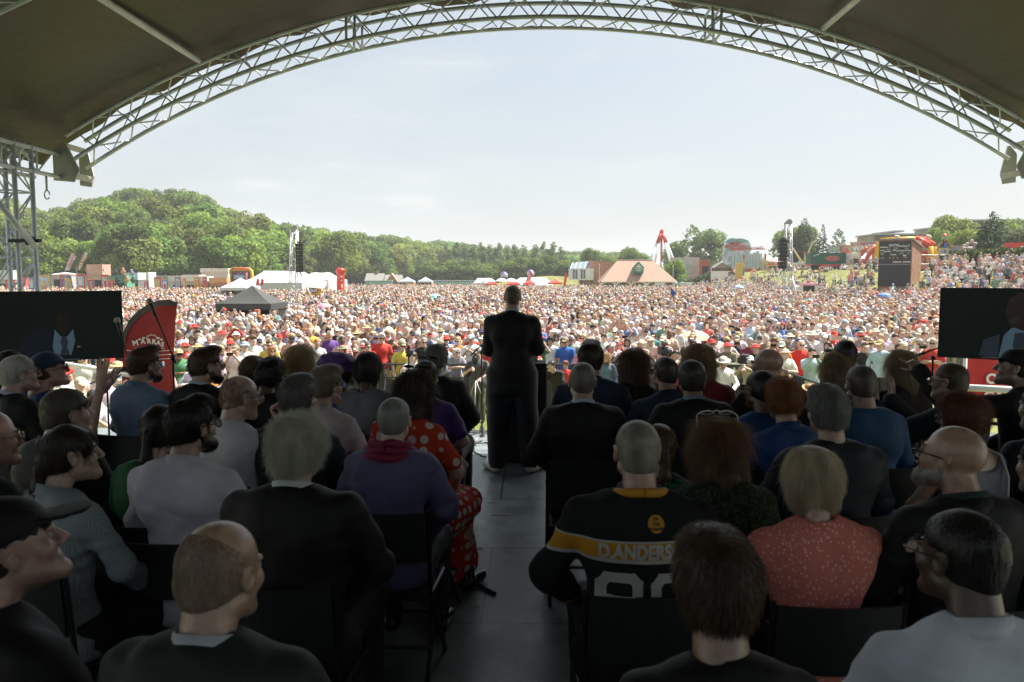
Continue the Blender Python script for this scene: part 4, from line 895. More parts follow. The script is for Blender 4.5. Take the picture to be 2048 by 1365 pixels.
b = MB(); b.tube([ptl(*q, dy=.02) for q in [(248, 700), (246, 760), (244, 1000)]]+[], .012, 6).tube([ptl(*q, dy=.02) for q in pr[:8]], .010, 6); b.build('pole', mat('stand_black'), f, True)
for ch, px, py, an in zip('MARRAS', (275, 288, 299, 309, 319, 328), (686.5, 683.5, 683, 684, 686, 689), (.20, .09, 0, -.08, -.16, -.22)):
    p = ptl(px, py, dy=-.05); text_part('lettering', ch, .094 if ch != 'M' else .108, p, (rad(90), -an, 0), WHT, f, .001, bold=.003)
p = ptl(301, 697, dy=-.05); text_part('small_lettering', 'FRIENDS OF DURHAM MINERS GALA', .026, p, (rad(90), 0, 0), WHT, f, .001)
b = MB()
for k, (px, py) in enumerate([(282, 679), (289, 676), (319, 676), (326, 679)]): p = ptl(px, py, dy=-.05); b.box(p, (.035, .004, .022))
for k in range(9): a = math.pi*k/8; p = ptl(305, 678, dy=-.05)+Vector((math.cos(a)*.075, 0, math.sin(a)*.055)); b.box(p, (.02, .004, .012), rot=Matrix.Rotation(-a, 3, 'Y'))
for k in range(3):
    pp = [ptl(258+i*9, 704+k*7-abs(i-5)*.8+k, dy=-.05) for i in range(11)]; b.tube(pp, .0035, 4)
b.build('emblem', WHT, f)
p = ptl(258, 770, dy=-.05); b = MB(); b.tube([p+Vector((math.cos(a)*.05, 0, math.sin(a)*.07)) for a in [i*math.pi/8 for i in range(13)]], .012, 5); b.build('round_letter', WHT, f)
f = thing('banner', 'red printed banner with white capital letters on the right of the stage', 'banner', (X_at(2010, 10.9), 10.9, 0)); o = Vector(f.location)
b = MB(); nn = 14; V = []
for i in range(nn+1):
    for z in (1.55, 2.78): V.append((-.45+1.7*i/nn, .02*math.sin(i*1.3), z-.0))
b.add(V, [[2*i, 2*i+2, 2*i+3, 2*i+1] for i in range(nn)]); b.build('cloth', mat('banner_red', (.55, .03, .03), .6, .15, 3), f, True)
text_part('lettering', 'OUR', .19, (.0, -.035, 2.01), (rad(90), 0, 0), WHT, f, .001, bold=.008); text_part('lettering', 'GALA', .19, (.02, -.035, 1.77), (rad(90), 0, 0), WHT, f, .001, bold=.008)
b = MB(); b.tube([(-.47, 0, 0), (-.47, 0, 2.8)], .025, 8).tube([(1.28, 0, 0), (1.28, 0, 2.8)], .025, 8).tube([(-.47, 0, 2.8), (1.28, 0, 2.8)], .02, 8); b.build('frame', mat('white_paint'), f, True)
# ------------------------------------------------------------------ speaker towers in the crowd
def spk_tower(px, Y, ytop, label, arr_px, arr_y0, arr_y1, braces, lean, wide=.42):
    x = X_at(px, Y); zt = Z_at(ytop, Y); t = box_tower('speaker_tower', x, Y, wide*1.25, 0, zt-.12, .42, .030, .014, label, mat('tower_alloy', (.62, .62, .62), .4, .1, 3, metal=.6), .62, 'speaker tower', 'speaker towers in the crowd', dx=lean)
    o = Vector(t.location); b = MB(); b.box((lean, 0, zt-.06), (wide*.95, .34, .12)).prism([(-.2, 0), (.22, 0), (.18, .14), (.0, .2)], lambda p: (lean+p[0], -.1, zt+p[1]), lambda p: (lean+p[0], .1, zt+p[1])); b.build('head_block', mat('tower_head', (.33, .32, .31), .5, metal=.5), t)
    for q in braces:
        MB().tube([at(*q[0], Y)-o, at(*q[1], Y-.6)-o], .045, 8).build('brace', mat('tower_alloy'), t, True)
    MB().box((-.0, 0, Z_at(538, Y)), (wide*1.05, wide*1.05, .30)).build('carriage', mat('tower_head'), t)
    ax = X_at(arr_px, Y)-x; z0, z1 = Z_at(arr_y0, Y), Z_at(arr_y1, Y); n = 8; la = thing('speaker_array', 'black hanging column of loudspeakers on the ' + ('left' if x < 0 else 'right') + ' speaker tower', 'loudspeaker', (x+ax, Y-.12, z0))
    for i in range(n):
        f_ = i/(n-1); h = (z0-z1)/n; c = Matrix.Rotation(rad(2+6*f_**2), 3, 'X')
        bx = MB().prism([(-.20, -.5*h*.94), (.20, -.36*h), (.20, .36*h), (-.20, .5*h*.94)], lambda p: (-.22, p[0]+.05*f_*f_, -h*(i+.5)+p[1]), lambda p: (.22, p[0]+.05*f_*f_, -h*(i+.5)+p[1])).build('cabinet', mat('speaker_black', (.018, .018, .018), .5, .2), la)
        MB().box((0, -.21, -h*(i+.5)), (.34, .01, h*.6)).build('grille', mat('speaker_grille', (.03, .03, .028), .4, .4, 30), bx)
    MB().box((0, 0, .05), (.30, .4, .06)).tube([(0, 0, .05), (-ax*.8, .1, .35)], .02, 6).build('fly_bar', BLACK, la)
spk_tower(582, 50, 456, 'tall silver lattice speaker tower rising beside the black gazebo', 602, 487, 545, [((599, 542), (633, 618))], .28)
spk_tower(1577, 50, 446, 'tall silver lattice speaker tower rising before the right bank', 1563, 480, 538, [((1571, 528), (1535, 614)), ((1583, 548), (1600, 622))], -.10)
# ------------------------------------------------------------------ tents
def canopy_roof(b, w_, d, z0, zt, m=None, sag=.06, nseg=8, val=0.28):
    V = []; F = []
    for k in range(4):
        c0 = [(-1, -1), (1, -1), (1, 1), (-1, 1)][k]; c1 = [(1, -1), (1, 1), (-1, 1), (-1, -1)][k]; base = len(V)
        for i in range(nseg+1):
            u = i/nseg; e = Vector(((c0[0]*(1-u)+c1[0]*u)*w_/2, (c0[1]*(1-u)+c1[1]*u)*d/2, z0))
            for j in range(nseg+1):
                v = j/nseg; p = e*(1-v)+Vector((0, 0, zt))*v; p.z -= sag*math.sin(math.pi*v)*(1+.7*math.sin(math.pi*u)); V.append(p)
        F += [[base+i*(nseg+1)+j, base+(i+1)*(nseg+1)+j, base+(i+1)*(nseg+1)+j+1, base+i*(nseg+1)+j+1] for i in range(nseg) for j in range(nseg)]
    b.add(V, F, m)
def gazebo(px, Y, wpx, ye, yt, col, label, name='gazebo', wall=None, grp=None, cat='tent', depth=None, z=None, wallsides=(0,), val=.28, finial=False, rz=0.):
    x = X_at(px, Y); z0_ = float(gz(x, Y)) if z is None else z; w_ = wpx*Y/1593; dp = depth or w_; ze, zt = Z_at(ye, Y)-z0_, Z_at(yt, Y)-z0_
    t = thing(name, label, cat, (x, Y, z0_), rz, grp); m = mat('tent_%02x%02x%02x' % tuple(int(c*255) for c in col), col, .65, .1, 2, .3, 4)
    b = MB(); canopy_roof(b, w_, dp, ze, zt); o = b.build('roof', m, t, True)
    b = MB()
    for (a0, a1) in (((-1, -1), (1, -1)), ((1, -1), (1, 1)), ((1, 1), (-1, 1)), ((-1, 1), (-1, -1))):
        V = []; n = 10
        for i in range(n+1): u = i/n; q = ((a0[0]*(1-u)+a1[0]*u)*w_/2*1.01, (a0[1]*(1-u)+a1[1]*u)*dp/2*1.01); V += [(q[0], q[1], ze+.01), (q[0], q[1], ze-val-.02*math.sin(i*2.1))]
        b.add(V, [[2*i, 2*i+2, 2*i+3, 2*i+1] for i in range(n)])
    b.build('valance', m, t, True)
    for sx_ in (-1, 1):
        for sy_ in (-1, 1): MB().tube([(sx_*w_*.49, sy_*dp*.49, 0), (sx_*w_*.49, sy_*dp*.49, ze)], .035, 6).build('leg', mat('tent_leg', (.45, .45, .45), .4, metal=.5), t)
    if wall is not None:
        b = MB(); wm = wall
        if 'b' in str(wallsides) or 1: b.box((0, dp*.485, ze/2), (w_*.97, .03, ze-.02))
        for s in (-1, 1): b.box((s*w_*.485, 0, ze/2), (.03, dp*.94, ze-.02))
        b.build('side_wall', wm, t)
    if finial: MB().lathe([(.0, .5), (.12, .42), (.14, .3), (.05, .2), (.1, 0)], (0, 0, zt), 10).build('finial', m, t, True)
    return t
gazebo(504, 40, 108, 607, 571, (.055, .055, .052), 'black pop up gazebo standing in the crowd left of the speaker tower', wall=mat('black_tent_wall', (.03, .03, .03), .7), val=.30)
gazebo(481, 75, 52, 575, 556, (.62, .62, .58), 'small white tent behind the black gazebo', wall=mat('white_tent_wall', (.62, .62, .58), .7), depth=4)
def marquee(px0, px1, Y, ye, yt, depth, label, n=3, col=(.50, .51, .50), name='marquee', wall=True):
    x0, x1 = X_at(px0, Y), X_at(px1, Y); g0 = float(gz((x0+x1)/2, Y)); t = thing(name, label, 'marquee', ((x0+x1)/2, Y, g0)); W = x1-x0; ze, zt = Z_at(ye, Y)-g0, Z_at(yt, Y)-g0
    m = mat('marquee_%02x%02x%02x' % tuple(int(c*255) for c in col), col, .6, .06, .6, .2, 1.5); b = MB(); nseg = 24; V = []
    for i in range(nseg+1):
        u = i/nseg; x = -W/2+W*u; endf = min(1, u*5, (1-u)*5); zr = ze+(zt-ze)*(endf**.8)-.25*abs(math.sin(u*n*math.pi))*.35
        for (yy, z) in ((-depth/2, ze), (-depth/4, ze+(zr-ze)*.45), (0, zr), (depth/4, ze+(zr-ze)*.45), (depth/2, ze)): V.append((x, yy, z))
    b.add(V, [[i*5+j, (i+1)*5+j, (i+1)*5+j+1, i*5+j+1] for i in range(nseg) for j in range(4)]); b.build('roof', m, t, True)
    if wall:
        b = MB(); V = []
        for i in range(nseg*2+1): x = -W/2+W*i/nseg/2; V += [(x, -depth/2+.05*math.sin(i*2.2), ze), (x, -depth/2+.05*math.sin(i*2.2), 0)]
        b.add(V, [[2*i, 2*i+2, 2*i+3, 2*i+1] for i in range(nseg*2)]); b.box((-W/2, 0, ze/2), (.05, depth, ze)); b.box((W/2, 0, ze/2), (.05, depth, ze)); b.build('side_wall', m, t)
    return t
marquee(503, 632, 112, 565, 541, 14, 'large white marquee behind the left speaker tower', 1)
marquee(610, 676, 124, 560, 545, 12, 'longer white marquee reaching to the red inflatable post', 3)
marquee(1023, 1107, 165, 570, 555, 12, 'white marquee among the red gazebos near the grassy mound', 2)
marquee(948, 985, 190, 566, 556, 8, 'small pointed white tent left of the red gazebos', 1)
REDT = (.66, .045, .035)
for i, (px, w_, ye, yt, Y) in enumerate([(982, 24, 568, 560, 158), (1027, 28, 568, 558, 156), (1058, 24, 567, 558, 150), (1110, 28, 566, 558, 150)]):
    gazebo(px, Y, w_, ye, yt, REDT, 'red pointed gazebo beyond the crowd, ' + ['leftmost of four', 'second of four', 'third of four, beside the white marquee', 'rightmost of four, near the brick building'][i], grp='red gazebos')
for i, px in enumerate((978, 1003, 1022)): 
    Y = 150; x = X_at(px, Y); t = thing('parasol', 'white parasol before the red gazebos, ' + ['leftmost of three', 'middle of three', 'rightmost of three'][i], 'parasol', (x, Y, 0), 0, 'white parasols')
    MB().lathe([(0, 3.0), (.6, 2.85), (1.15, 2.45), (1.2, 2.35)], n=14).build('canopy', mat('parasol_white', (.75, .76, .74), .6), t, True); MB().tube([(0, 0, 0), (0, 0, 2.9)], .03, 6).build('pole', BG, t)
for i, px in enumerate((815, 851)): gazebo(px, 185, 28, 563, 554, [(.42, .52, .62), (.40, .50, .60)][i], 'pale blue pointed tent with orange walls, ' + ['left one of two', 'right one of two'][i], grp='pale blue tents', wall=mat('orange_tent_wall', (.62, .25, .10), .7), val=.3)
# portable toilets
tp = None
for i in range(26):
    px = 735+i*5.2 if i < 10 else 868+(i-10)*5.3; Y = 205; x = X_at(px, Y)
    if tp is None:
        tp = thing('portable_toilet', '', 'toilet', (0, 0, 0)); MB().box((0, 0, 1.1), (.62, 1.1, 2.15)).build('cabin', mat('toilet_blue', (.10, .24, .30), .5), tp); MB().box((0, 0, 2.21), (.66, 1.15, .09)).build('roof', mat('toilet_roof', (.7, .72, .72), .5), tp); MB().box((0, -.56, 1.0), (.5, .03, 1.85)).build('door', mat('toilet_door', (.30, .42, .46), .5), tp); o = tp
    else: o = copy_tree(tp)
    o.location = (x, Y, 0); o['label'] = 'blue portable toilet beyond the crowd, %s of the %s row' % ((['leftmost', 'second', 'third', 'fourth', 'fifth', 'sixth', 'seventh', 'eighth', 'ninth', 'tenth', 'eleventh', 'twelfth', 'thirteenth', 'fourteenth', 'fifteenth', 'last'][i if i < 10 else i-10]), 'short left' if i < 10 else 'long right'); o['group'] = 'portable toilets'; 
# inflatable post, balloons, feather flags
Y = 118; x = X_at(681, Y); t = thing('inflatable_post', 'tall red inflatable pillar post beside the white marquee', 'inflatable', (x, Y, 0)); zt = Z_at(536, Y)
RI = mat('inflatable_red', (.62, .03, .02), .35, .08); MB().lathe([(0, 0), (.62, 0), (.66, .3), (.60, .5), (.58, zt*.82), (.60, zt*.86)], n=18).build('body', RI, t, True)
MB().lathe([(.60, zt*.86), (.72, zt*.885), (.72, zt*.92), (.6, zt*.97), (.25, zt), (0, zt)], n=18).build('cap', RI, t, True)
b = MB(); b.box((.25, -.57, zt*.72), (.28, .05, .22)); b.box((.32, -.56, zt*.42), (.26, .05, .5)); b.box((.25, -.57, zt*.60), (.34, .05, .07)); b.box((.30, -.56, zt*.15), (.26, .05, .35)); b.build('white_print', WHT, t)
for i, (px, py) in enumerate(((1008, 551), (1061, 547))):
    Y = 168; x = X_at(px, Y); z = Z_at(py, Y); t = thing('balloon', 'big purple and silver balloon above the tents, ' + ['left one', 'right one beside the red feather flag'][i], 'balloon', (x, Y, 0), .4*i, 'purple balloons')
    vf = sdf([ell((0, 0, z), (.78, .78, .78), k=.01)], .12); arr_obj('sphere', vf, mat('balloon_purple', (.20, .12, .30), .3, .1), t)
    b = MB(); b.lathe([(.70, -.36), (.785, -.14), (.80, 0), (.785, .14), (.70, .36)], (0, 0, z), 18); b.build('silver_band', mat('balloon_band', (.45, .44, .50), .3, .2, 3), t, True); MB().tube([(0, 0, 0), (0, 0, z-.7)], .02, 5).build('tether', BG, t)
def feather(px, Y, y0, y1, wpx, col, label, lean=.15, txt=None, tcol=WHT, bend=.5, grp=None):
    x = X_at(px, Y); g0 = float(gz(x, Y)); z0, z1 = Z_at(y0, Y)-g0, Z_at(y1, Y)-g0; W = wpx*Y/1593; t = thing('feather_flag', label, 'flag', (x, Y, g0), 0, grp); H = z1-z0; V = []; n = 12
    for i in range(n+1):
        u = i/n; l = lean*H*u+bend*W*u*u; V += [(l, 0, z0+H*u), (l+W*(.75+.25*u)*(1 if u < .8 else (1-u)/.2*.85+.15), .05*math.sin(u*9), z0+H*u-(0 if u < 1 else 0)-W*.5*u*.3)]
    b = MB(); b.add(V, [[2*i, 2*i+1, 2*i+3, 2*i+2] for i in range(n)]); b.build('cloth', mat('feather_%02x%02x%02x' % tuple(int(c*255) for c in col), col, .6, .08), t)
    MB().tube([(0, .02, 0), (0, .02, z0)]+[(V[2*i][0], .02, V[2*i][2]) for i in range(n+1)], .03, 6).build('pole', BG, t)
    if txt: text_part('lettering', txt, W*.62, (lean*H*.48+W*.62, -.09, z0+H*.5), (rad(90), -math.atan2(H, lean*H+bend*W*.8), 0), tcol, t, .004, bold=.012)
    return t
feather(1049, 150, 573, 543, 9, (.66, .05, .04), 'red feather flag with pale writing beside the purple balloon', .22, 'UNION', bend=.6)
feather(1127, 150, 573, 545, 6, (.66, .05, .04), 'narrow red feather flag in front of the brick building', .05, bend=.4)
feather(512, 72, 572, 557, 6, (.60, .06, .06), 'short red feather flag left of two by the white marquee', .0, bend=.4); feather(521, 72, 572, 557, 6, (.60, .06, .06), 'short red feather flag right of two by the white marquee', .0, bend=.4)
feather(962, 120, 580, 562, 5, (.55, .58, .65), 'pale grey feather flag left of the red gazebos', .1, bend=.4)
feather(130, 88, 541, 505, 12, (.68, .60, .60), 'white leaning feather flag with pink letters over the stalls', .45, 'GELATO', mat('print_pink', (.55, .12, .25), .6), 0)
feather(153, 88, 539, 505, 12, (.36, .15, .06), 'brown leaning feather flag with white letters over the stalls', .50, 'HOT FOOD', WHT, 0)
# PCS flag
Y = 70; t = thing('banner', 'yellow rectangular flag with white pcs letters in a dark blue oval', 'flag', (X_at(612, Y), Y, 0)); o = Vector(t.location); z0 = Z_at(590, Y); z1 = Z_at(575, Y); W = X_at(643, Y)-X_at(612, Y)
b = MB(); V = []
for i in range(9): u = i/8; V += [(W*u, .06*math.sin(u*5), z0-.12*u), (W*u, .06*math.sin(u*5), z1-.12*u)]
b.add(V, [[2*i, 2*i+2, 2*i+3, 2*i+1] for i in range(8)]); b.build('cloth', mat('pcs_yellow', (.62, .33, .03), .6), t, True)
b = MB(); b.add([(W*.5+W*.30*math.cos(a), -.06, (z0+z1)/2+.03+(z1-z0)*.30*math.sin(a)) for a in [i*math.pi/12 for i in range(24)]], [list(range(24))]); b.build('oval', mat('pcs_navy', (.02, .02, .10), .6), t)
text_part('lettering', 'pcs', .46, (W*.5, -.08, (z0+z1)/2+.06), (rad(90), 0, 0), WHT, t, .002, bold=.012); MB().tube([(-.04, 0, 0), (-.04, 0, z1+.1)], .02, 6).build('pole', BG, t)
# small flags and umbrellas in the crowd
def hflag(px, py, Y, w_, h, cols, label, droop=.0):
    x = X_at(px, Y); z = Z_at(py, Y); t = thing('hand_flag', label, 'flag', (x, Y, 0)); n = 8
    for k, c in enumerate(cols):
        b = MB(); V = []; m = len(cols)
        for i in range(n+1): u = i/n; V += [(w_*u, .05*math.sin(u*6), z-h*k/m-droop*u*h*1.2), (w_*u, .05*math.sin(u*6), z-h*(k+1)/m-droop*u*h*1.2)]
        b.add(V, [[2*i, 2*i+2, 2*i+3, 2*i+1] for i in range(n)]); b.build('stripe', mat('flag_%02x%02x%02x' % tuple(int(q*255) for q in c), c, .6), t, True)
    MB().tube([(0, 0, 1.0), (0, 0, z+.05)], .012, 5).build('pole', BG, t)
PU, WH_, GR = (.16, .05, .28), (.62, .60, .58), (.05, .25, .10)
hflag(1072, 612, 42, .75, .62, [PU, WH_, GR, WH_, PU], 'purple white and green flag drooping just right of the speaker', .6); hflag(1098, 600, 50, .7, .5, [PU, GR, WH_, PU], 'purple and green flag above heads right of the speaker', .4)
hflag(1342, 575, 75, .5, 1.4, [(.03, .08, .32)], 'tall blue flag in the middle of the right crowd', .3); hflag(1414, 571, 90, .6, .9, [(.66, .05, .03)], 'red triangular flag waving below the bank', .7)
hflag(1185, 622, 45, .3, .9, [PU], 'hanging purple flag in the crowd right of the speaker', .4); hflag(640, 600, 60, .3, .9, [GR], 'narrow green flag beside the tower brace', .3); hflag(897, 640, 34, .4, .35, [PU, WH_], 'small purple flag left of the speaker', .5)
hflag(1340, 640, 36, .4, .5, [(.04, .1, .4), WH_], 'blue and white flag hanging over heads, middle right', .5)
UMB = None
for i, (px, py, Y, c) in enumerate([(870, 588, 66, (.25, .55, .52)), (905, 590, 72, (.25, .50, .55)), (1150, 578, 95, (.20, .50, .40)), (700, 632, 36, (.55, .35, .42)), (1390, 660, 27, (.75, .45, .30)), (1770, 585, 60, (.10, .2, .5)), (1478, 570, 85, (.35, .5, .7)), (648, 607, 44, (.4, .25, .3)), (462, 600, 46, (.35, .6, .7))]):
    x = X_at(px, Y); z = Z_at(py, Y); t = thing('umbrella', ['turquoise umbrella open over the far crowd left of the speaker', 'blue green umbrella beside the turquoise one', 'green umbrella far out before the brick building', 'mauve umbrella in the crowd left of centre', 'striped orange and pink umbrella right of the speaker', 'dark blue umbrella near the right screen', 'light blue umbrella at the foot of the bank', 'wine coloured umbrella near the left tower', 'sky blue sunshade behind the black gazebo'][i], 'umbrella', (x, Y, 0))
    cm = [mat('umb_%d' % i, c, .6), mat('umb_%db' % i, tuple(min(1, q*1.5) for q in c), .6)] if i in (3, 4) else [mat('umb_%d' % i, c, .6)]
    b = MB(); b.lathe([(0, 0), (.28, -.05), (.48, -.17), (.58, -.32)], (0, 0, z), 8, cm[0])
    if len(cm) > 1: b.m = [b.mi(cm[(j % 8) % 2]) for j in range(len(b.f))]
    b.build('canopy', None, t, False); MB().tube([(0, 0, 1.1), (0, 0, z)], .01, 5).build('shaft', BLACK, t)
# ------------------------------------------------------------------ buildings
BRICK = mat('brick_wall', (.30, .155, .095), .85, .25, 3, .3, 12, tint=(.36, .20, .13)); TIL = mat('roof_tiles', (.42, .27, .20), .8, .22, 2.2, .5, 6, tint=(.36, .22, .16)); GLS = mat('window_glass', (.10, .13, .15), .1, .2, 1, spec=.8); WP = mat('white_paint'); GP = mat('green_paint', (.03, .20, .12), .5)
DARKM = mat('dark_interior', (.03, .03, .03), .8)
# tiled pavilion
Y = 160; x0, x1 = X_at(1198, Y), X_at(1347, Y); W = x1-x0; t = thing('pavilion', 'long pavilion with red tiled hipped roof, arcade and clock gable', 'building', ((x0+x1)/2, Y, 0)); D = 9; ze = Z_at(562, Y); zt = Z_at(521, Y)
MB().box((0, .8, ze/2), (W*.93, D-1.8, ze)).build('wall', BRICK, t)
b = MB(); rw0 = X_at(1235, Y)-(x0+x1)/2; rw1 = X_at(1305, Y)-(x0+x1)/2; h = D/2+.3
b.add([(-W/2, -h, ze-.15), (W/2, -h, ze-.15), (W/2, h, ze-.15), (-W/2, h, ze-.15), (rw0, 0, zt), (rw1, 0, zt)], [[0, 1, 5, 4], [1, 2, 5], [2, 3, 4, 5], [3, 0, 4]]); rfp = b.build('roof', TIL, t)
MB().tube([(rw0, 0, zt+.03), (rw1, 0, zt+.03)], .12, 6).build('ridge', TIL, rfp)
gx = X_at(1272, Y)-(x0+x1)/2; gw = .95; zb = Z_at(547, Y); zm = Z_at(536, Y); zg = Z_at(526, Y)
dg_ = MB().prism([(gx-gw, zb), (gx+gw, zb), (gx+gw, zm), (gx, zg), (gx-gw, zm)], lambda p: (p[0], -4.1, p[1]), lambda p: (p[0], -.5, p[1])).build('dormer', GP, t)
MB().box((gx, -4.16, (zb+zm)/2+.1), (1.7, .08, 1.1)).build('sign_board', mat('slate_sign', (.10, .09, .14), .6), dg_)
for k, s_ in enumerate(('UNIVERSITY', 'OF DURHAM', 'PAVILION')): text_part('lettering', s_, .33, (gx, -4.22, zb+1.22-k*.36), (rad(90), 0, 0), WHT, dg_, .004, sx=.72, bold=.012)
MB().add([(gx-.6, -4.12, zm+.0), (gx+.6, -4.12, zm+.0), (gx, -4.12, zg-.2)], [[0, 1, 2]]).build('gable_panel', mat('cream_paint', (.62, .60, .50), .6), dg_)
for s in (-1, 1): MB().tube([(gx-s*1.1, -4.2, zm-.1), (gx, -4.2, zg+.1)], .07, 4).build('barge_board', GP, dg_)
MB().lathe([(.3, 0), (.3, .03)], n=14).build('clock', WP, dg_).location = (gx, -4.15, zm+.25)
dg_.children[-1].rotation_euler = (rad(90), 0, 0)
K = 5
for i in range(K):
    xc = -W/2+W*(i+.5)/K; b = MB(); w2 = W/K/2-.12; n = 10; V = []
    for j in range(n+1):
        a = math.pi*j/n; V += [(xc-w2*math.cos(a), -h+.4, ze-1.05+.75*math.sin(a)), (xc-w2*math.cos(a), -h+.4, ze-.1)]
    b.add(V, [[2*j, 2*j+2, 2*j+3, 2*j+1] for j in range(n)]); b.build('arch', WP, t); MB().box((xc, -3.07, 1.0), (W/K*.62, .05, 1.3)).build('window', GLS, t)
    MB().box((xc, -3.12, 1.0), (.06, .05, 1.3)).box((xc, -3.12, 1.35), (W/K*.62, .05, .06)).build('window_frame', WP, t)
for i in range(K+1): MB().box((-W/2+W*i/K, -h+.4, ze/2-.2), (.18, .18, ze-.4)).build('post', WP, t)
MB().box((-W/2+W*.77, -h+.25, ze-.45), (2.0, .05, .8)).build('notice', mat('white_notice', (.7, .7, .72), .6), t)
# brick and glass building
Y = 172; x0, x1 = X_at(1137, Y), X_at(1240, Y); t = thing('brick_building', 'brick building with sloping rooflight and white glazed corner', 'building', (x0, Y, 0)); W = x1-x0
def xx(px): return X_at(px, Y)-x0
b = MB(); D = 12; b.prism([(xx(1180), 0), (xx(1240), 0), (xx(1240), Z_at(527, Y)), (xx(1180), Z_at(521, Y))], lambda p: (p[0], 0, p[1]), lambda p: (p[0], D, p[1])); b.box((xx(1171), 3, 2.0), (xx(1182)-xx(1160), 6, 4.0)); b.build('wall', BRICK, t)
MB().box((xx(1161), -1.5, Z_at(549, Y)), (xx(1186)-xx(1138), 3, Z_at(538, Y)-Z_at(561, Y))).build('glazed_box', mat('white_glazing', (.62, .64, .64), .35, .15, 1.5), t)
for i in range(6): MB().box((xx(1141+i*5.2), -3.03, Z_at(549, Y)), (.42, .04, 1.9)).build('window', GLS if i % 3 else mat('pale_blind', (.6, .62, .6), .5), t)
b = MB(); b.add([(xx(1140), -.1, Z_at(538, Y)), (xx(1178), -.1, Z_at(538, Y)), (xx(1182), 2.2, Z_at(522, Y)), (xx(1146), 2.2, Z_at(526, Y))], [[0, 1, 2, 3]]); rl = b.build('rooflight', mat('rooflight_glass', (.22, .27, .32), .25, .1), t)
for i in range(5): u = i/4; MB().tube([(xx(1140)*(1-u)+xx(1178)*u, -.14, Z_at(538, Y)+.03), (xx(1146)*(1-u)+xx(1182)*u, 2.16, Z_at(526, Y)*(1-u)+Z_at(522, Y)*u+.03)], .06, 4).build('glazing_bar', WP, rl)
MB().box((xx(1178), -1.0, 1.4), (xx(1190)-xx(1165), .3, 2.0)).build('entrance', BRICK, t); MB().box((xx(1172), -1.2, 1.2), (.9, .06, 1.6)).build('door', GLS, t)
for px in (1182, 1185): MB().box((xx(px), -1.2, 2.2), (.15, .15, 4.2)).build('downpipe', GP, t)
for i, (px, py) in enumerate(((1199, 530), (1346, 533))):
    t = thing('flagpole', ['bare white pole at the left end of the tiled pavilion', 'bare white pole at the right end of the tiled pavilion'][i], 'pole', (X_at(px, 152), 152, 0)); MB().tube([(0, 0, 0), (0, 0, Z_at(py, 152))], .05, 6).build('shaft', WP, t); MB().lathe([(.1, 0), (.1, .1), (0, .15)], (0, 0, Z_at(py, 152)), 6).build('cap', WP, t)
# cottages far left of centre
for i, (p0, p1, ye, yt, lab, gab) in enumerate([(733, 769, 562, 547, 'grey roofed low shed at the foot of the wood', False), (771, 805, 564, 550, 'timber fronted shed with small white gable', True)]):
    Y = 215; x0, x1 = X_at(p0, Y), X_at(p1, Y); W = x1-x0; t = thing('shed', lab, 'building', ((x0+x1)/2, Y, 0)); ze, zt = max(Z_at(ye, Y), 1.6), Z_at(yt, Y)
    MB().box((0, 0, ze/2), (W*.95, 5, ze)).build('wall', mat('timber_wall', (.22, .15, .10), .8), t); b = MB(); b.add([(-W/2, -2.8, ze-.1), (W/2, -2.8, ze-.1), (W/2, 2.8, ze-.1), (-W/2, 2.8, ze-.1), (-W/2, 0, zt), (W/2, 0, zt)], [[0, 1, 5, 4], [2, 3, 4, 5], [1, 2, 5], [3, 0, 4]]); b.build('roof', mat('grey_roof', (.26, .25, .23), .8, .15), t)
    if gab: MB().prism([(-1.6, ze-.1), (1.6, ze-.1), (0, zt+.35)], lambda p: (p[0], -3.3, p[1]), lambda p: (p[0], -.2, p[1])).build('gable', BRICK, t); MB().tube([(-1.7, -3.36, ze-.1), (0, -3.36, zt+.4), (1.7, -3.36, ze-.1)], .1, 5).build('barge_board', WP, t)
    else: MB().box((.5, 0, zt+.3), (.5, .5, .9)).build('chimney', BRICK, t)
# ------------------------------------------------------------------ fairground on the bank
def base(px, Y): x = X_at(px, Y); return x, float(gz(x, Y))
# tall drop ride
Y = 205; x, g0 = base(1322, Y); t = thing('fairground_ride', 'tall fairground ride of red, white and blue slanting legs meeting at a red top', 'fairground ride', (x, Y, g0)); zt = Z_at(459, Y)-g0; zb = 0
RP, BP = mat('ride_red', (.60, .05, .035), .4), mat('ride_blue', (.05, .14, .38), .4); WR = mat('ride_white', (.78, .78, .78), .4)
MB().tube([(0, 0, zt*.42), (0, 0, zt*.92)], .24, 8).build('column', RP, t)
for i, (dx, dy) in enumerate([(-5.6, -2.5), (5.6, -2.5), (-3.4, -3.4), (3.4, -3.4), (-4.8, 2.5), (4.8, 2.5)]):
    tp_ = Vector((dx*.06, dy*.06, zt*.93)); bt = Vector((dx, dy, 0)); q = lambda u: tp_*(1-u)+bt*u
    l = MB().tube([q(.18), q(.72)], .27, 7).build('leg', WR, t, True); MB().tube([q(0), q(.18)], .28, 7).build('leg_top', RP, l, True); MB().tube([q(.72), q(1)], .28, 7).build('leg_foot', BP, l, True)
for i in range(6): a = i*math.pi/3; MB().tube([(0, 0, zt*.46), (1.7*math.cos(a), 1.7*math.sin(a), zt*.1)], .2, 6).build('strut', WR, t)
MB().lathe([(.0, zt), (.35, zt*.985), (.5, zt*.95), (.55, zt*.91), (.3, zt*.88)], n=10).box((.2, 0, zt*.97), (.9, .3, .18)).build('crown_block', RP, t)
MB().box((0, -3, zt*.10), (6.2, 2, zt*.09)).build('platform', BP, t); MB().lathe([(1.9, zt*.12), (2.2, zt*.15), (1.9, zt*.18)], n=12).build('seat_ring', mat('ride_seats', (.35, .20, .25), .5, .4, 6), t)
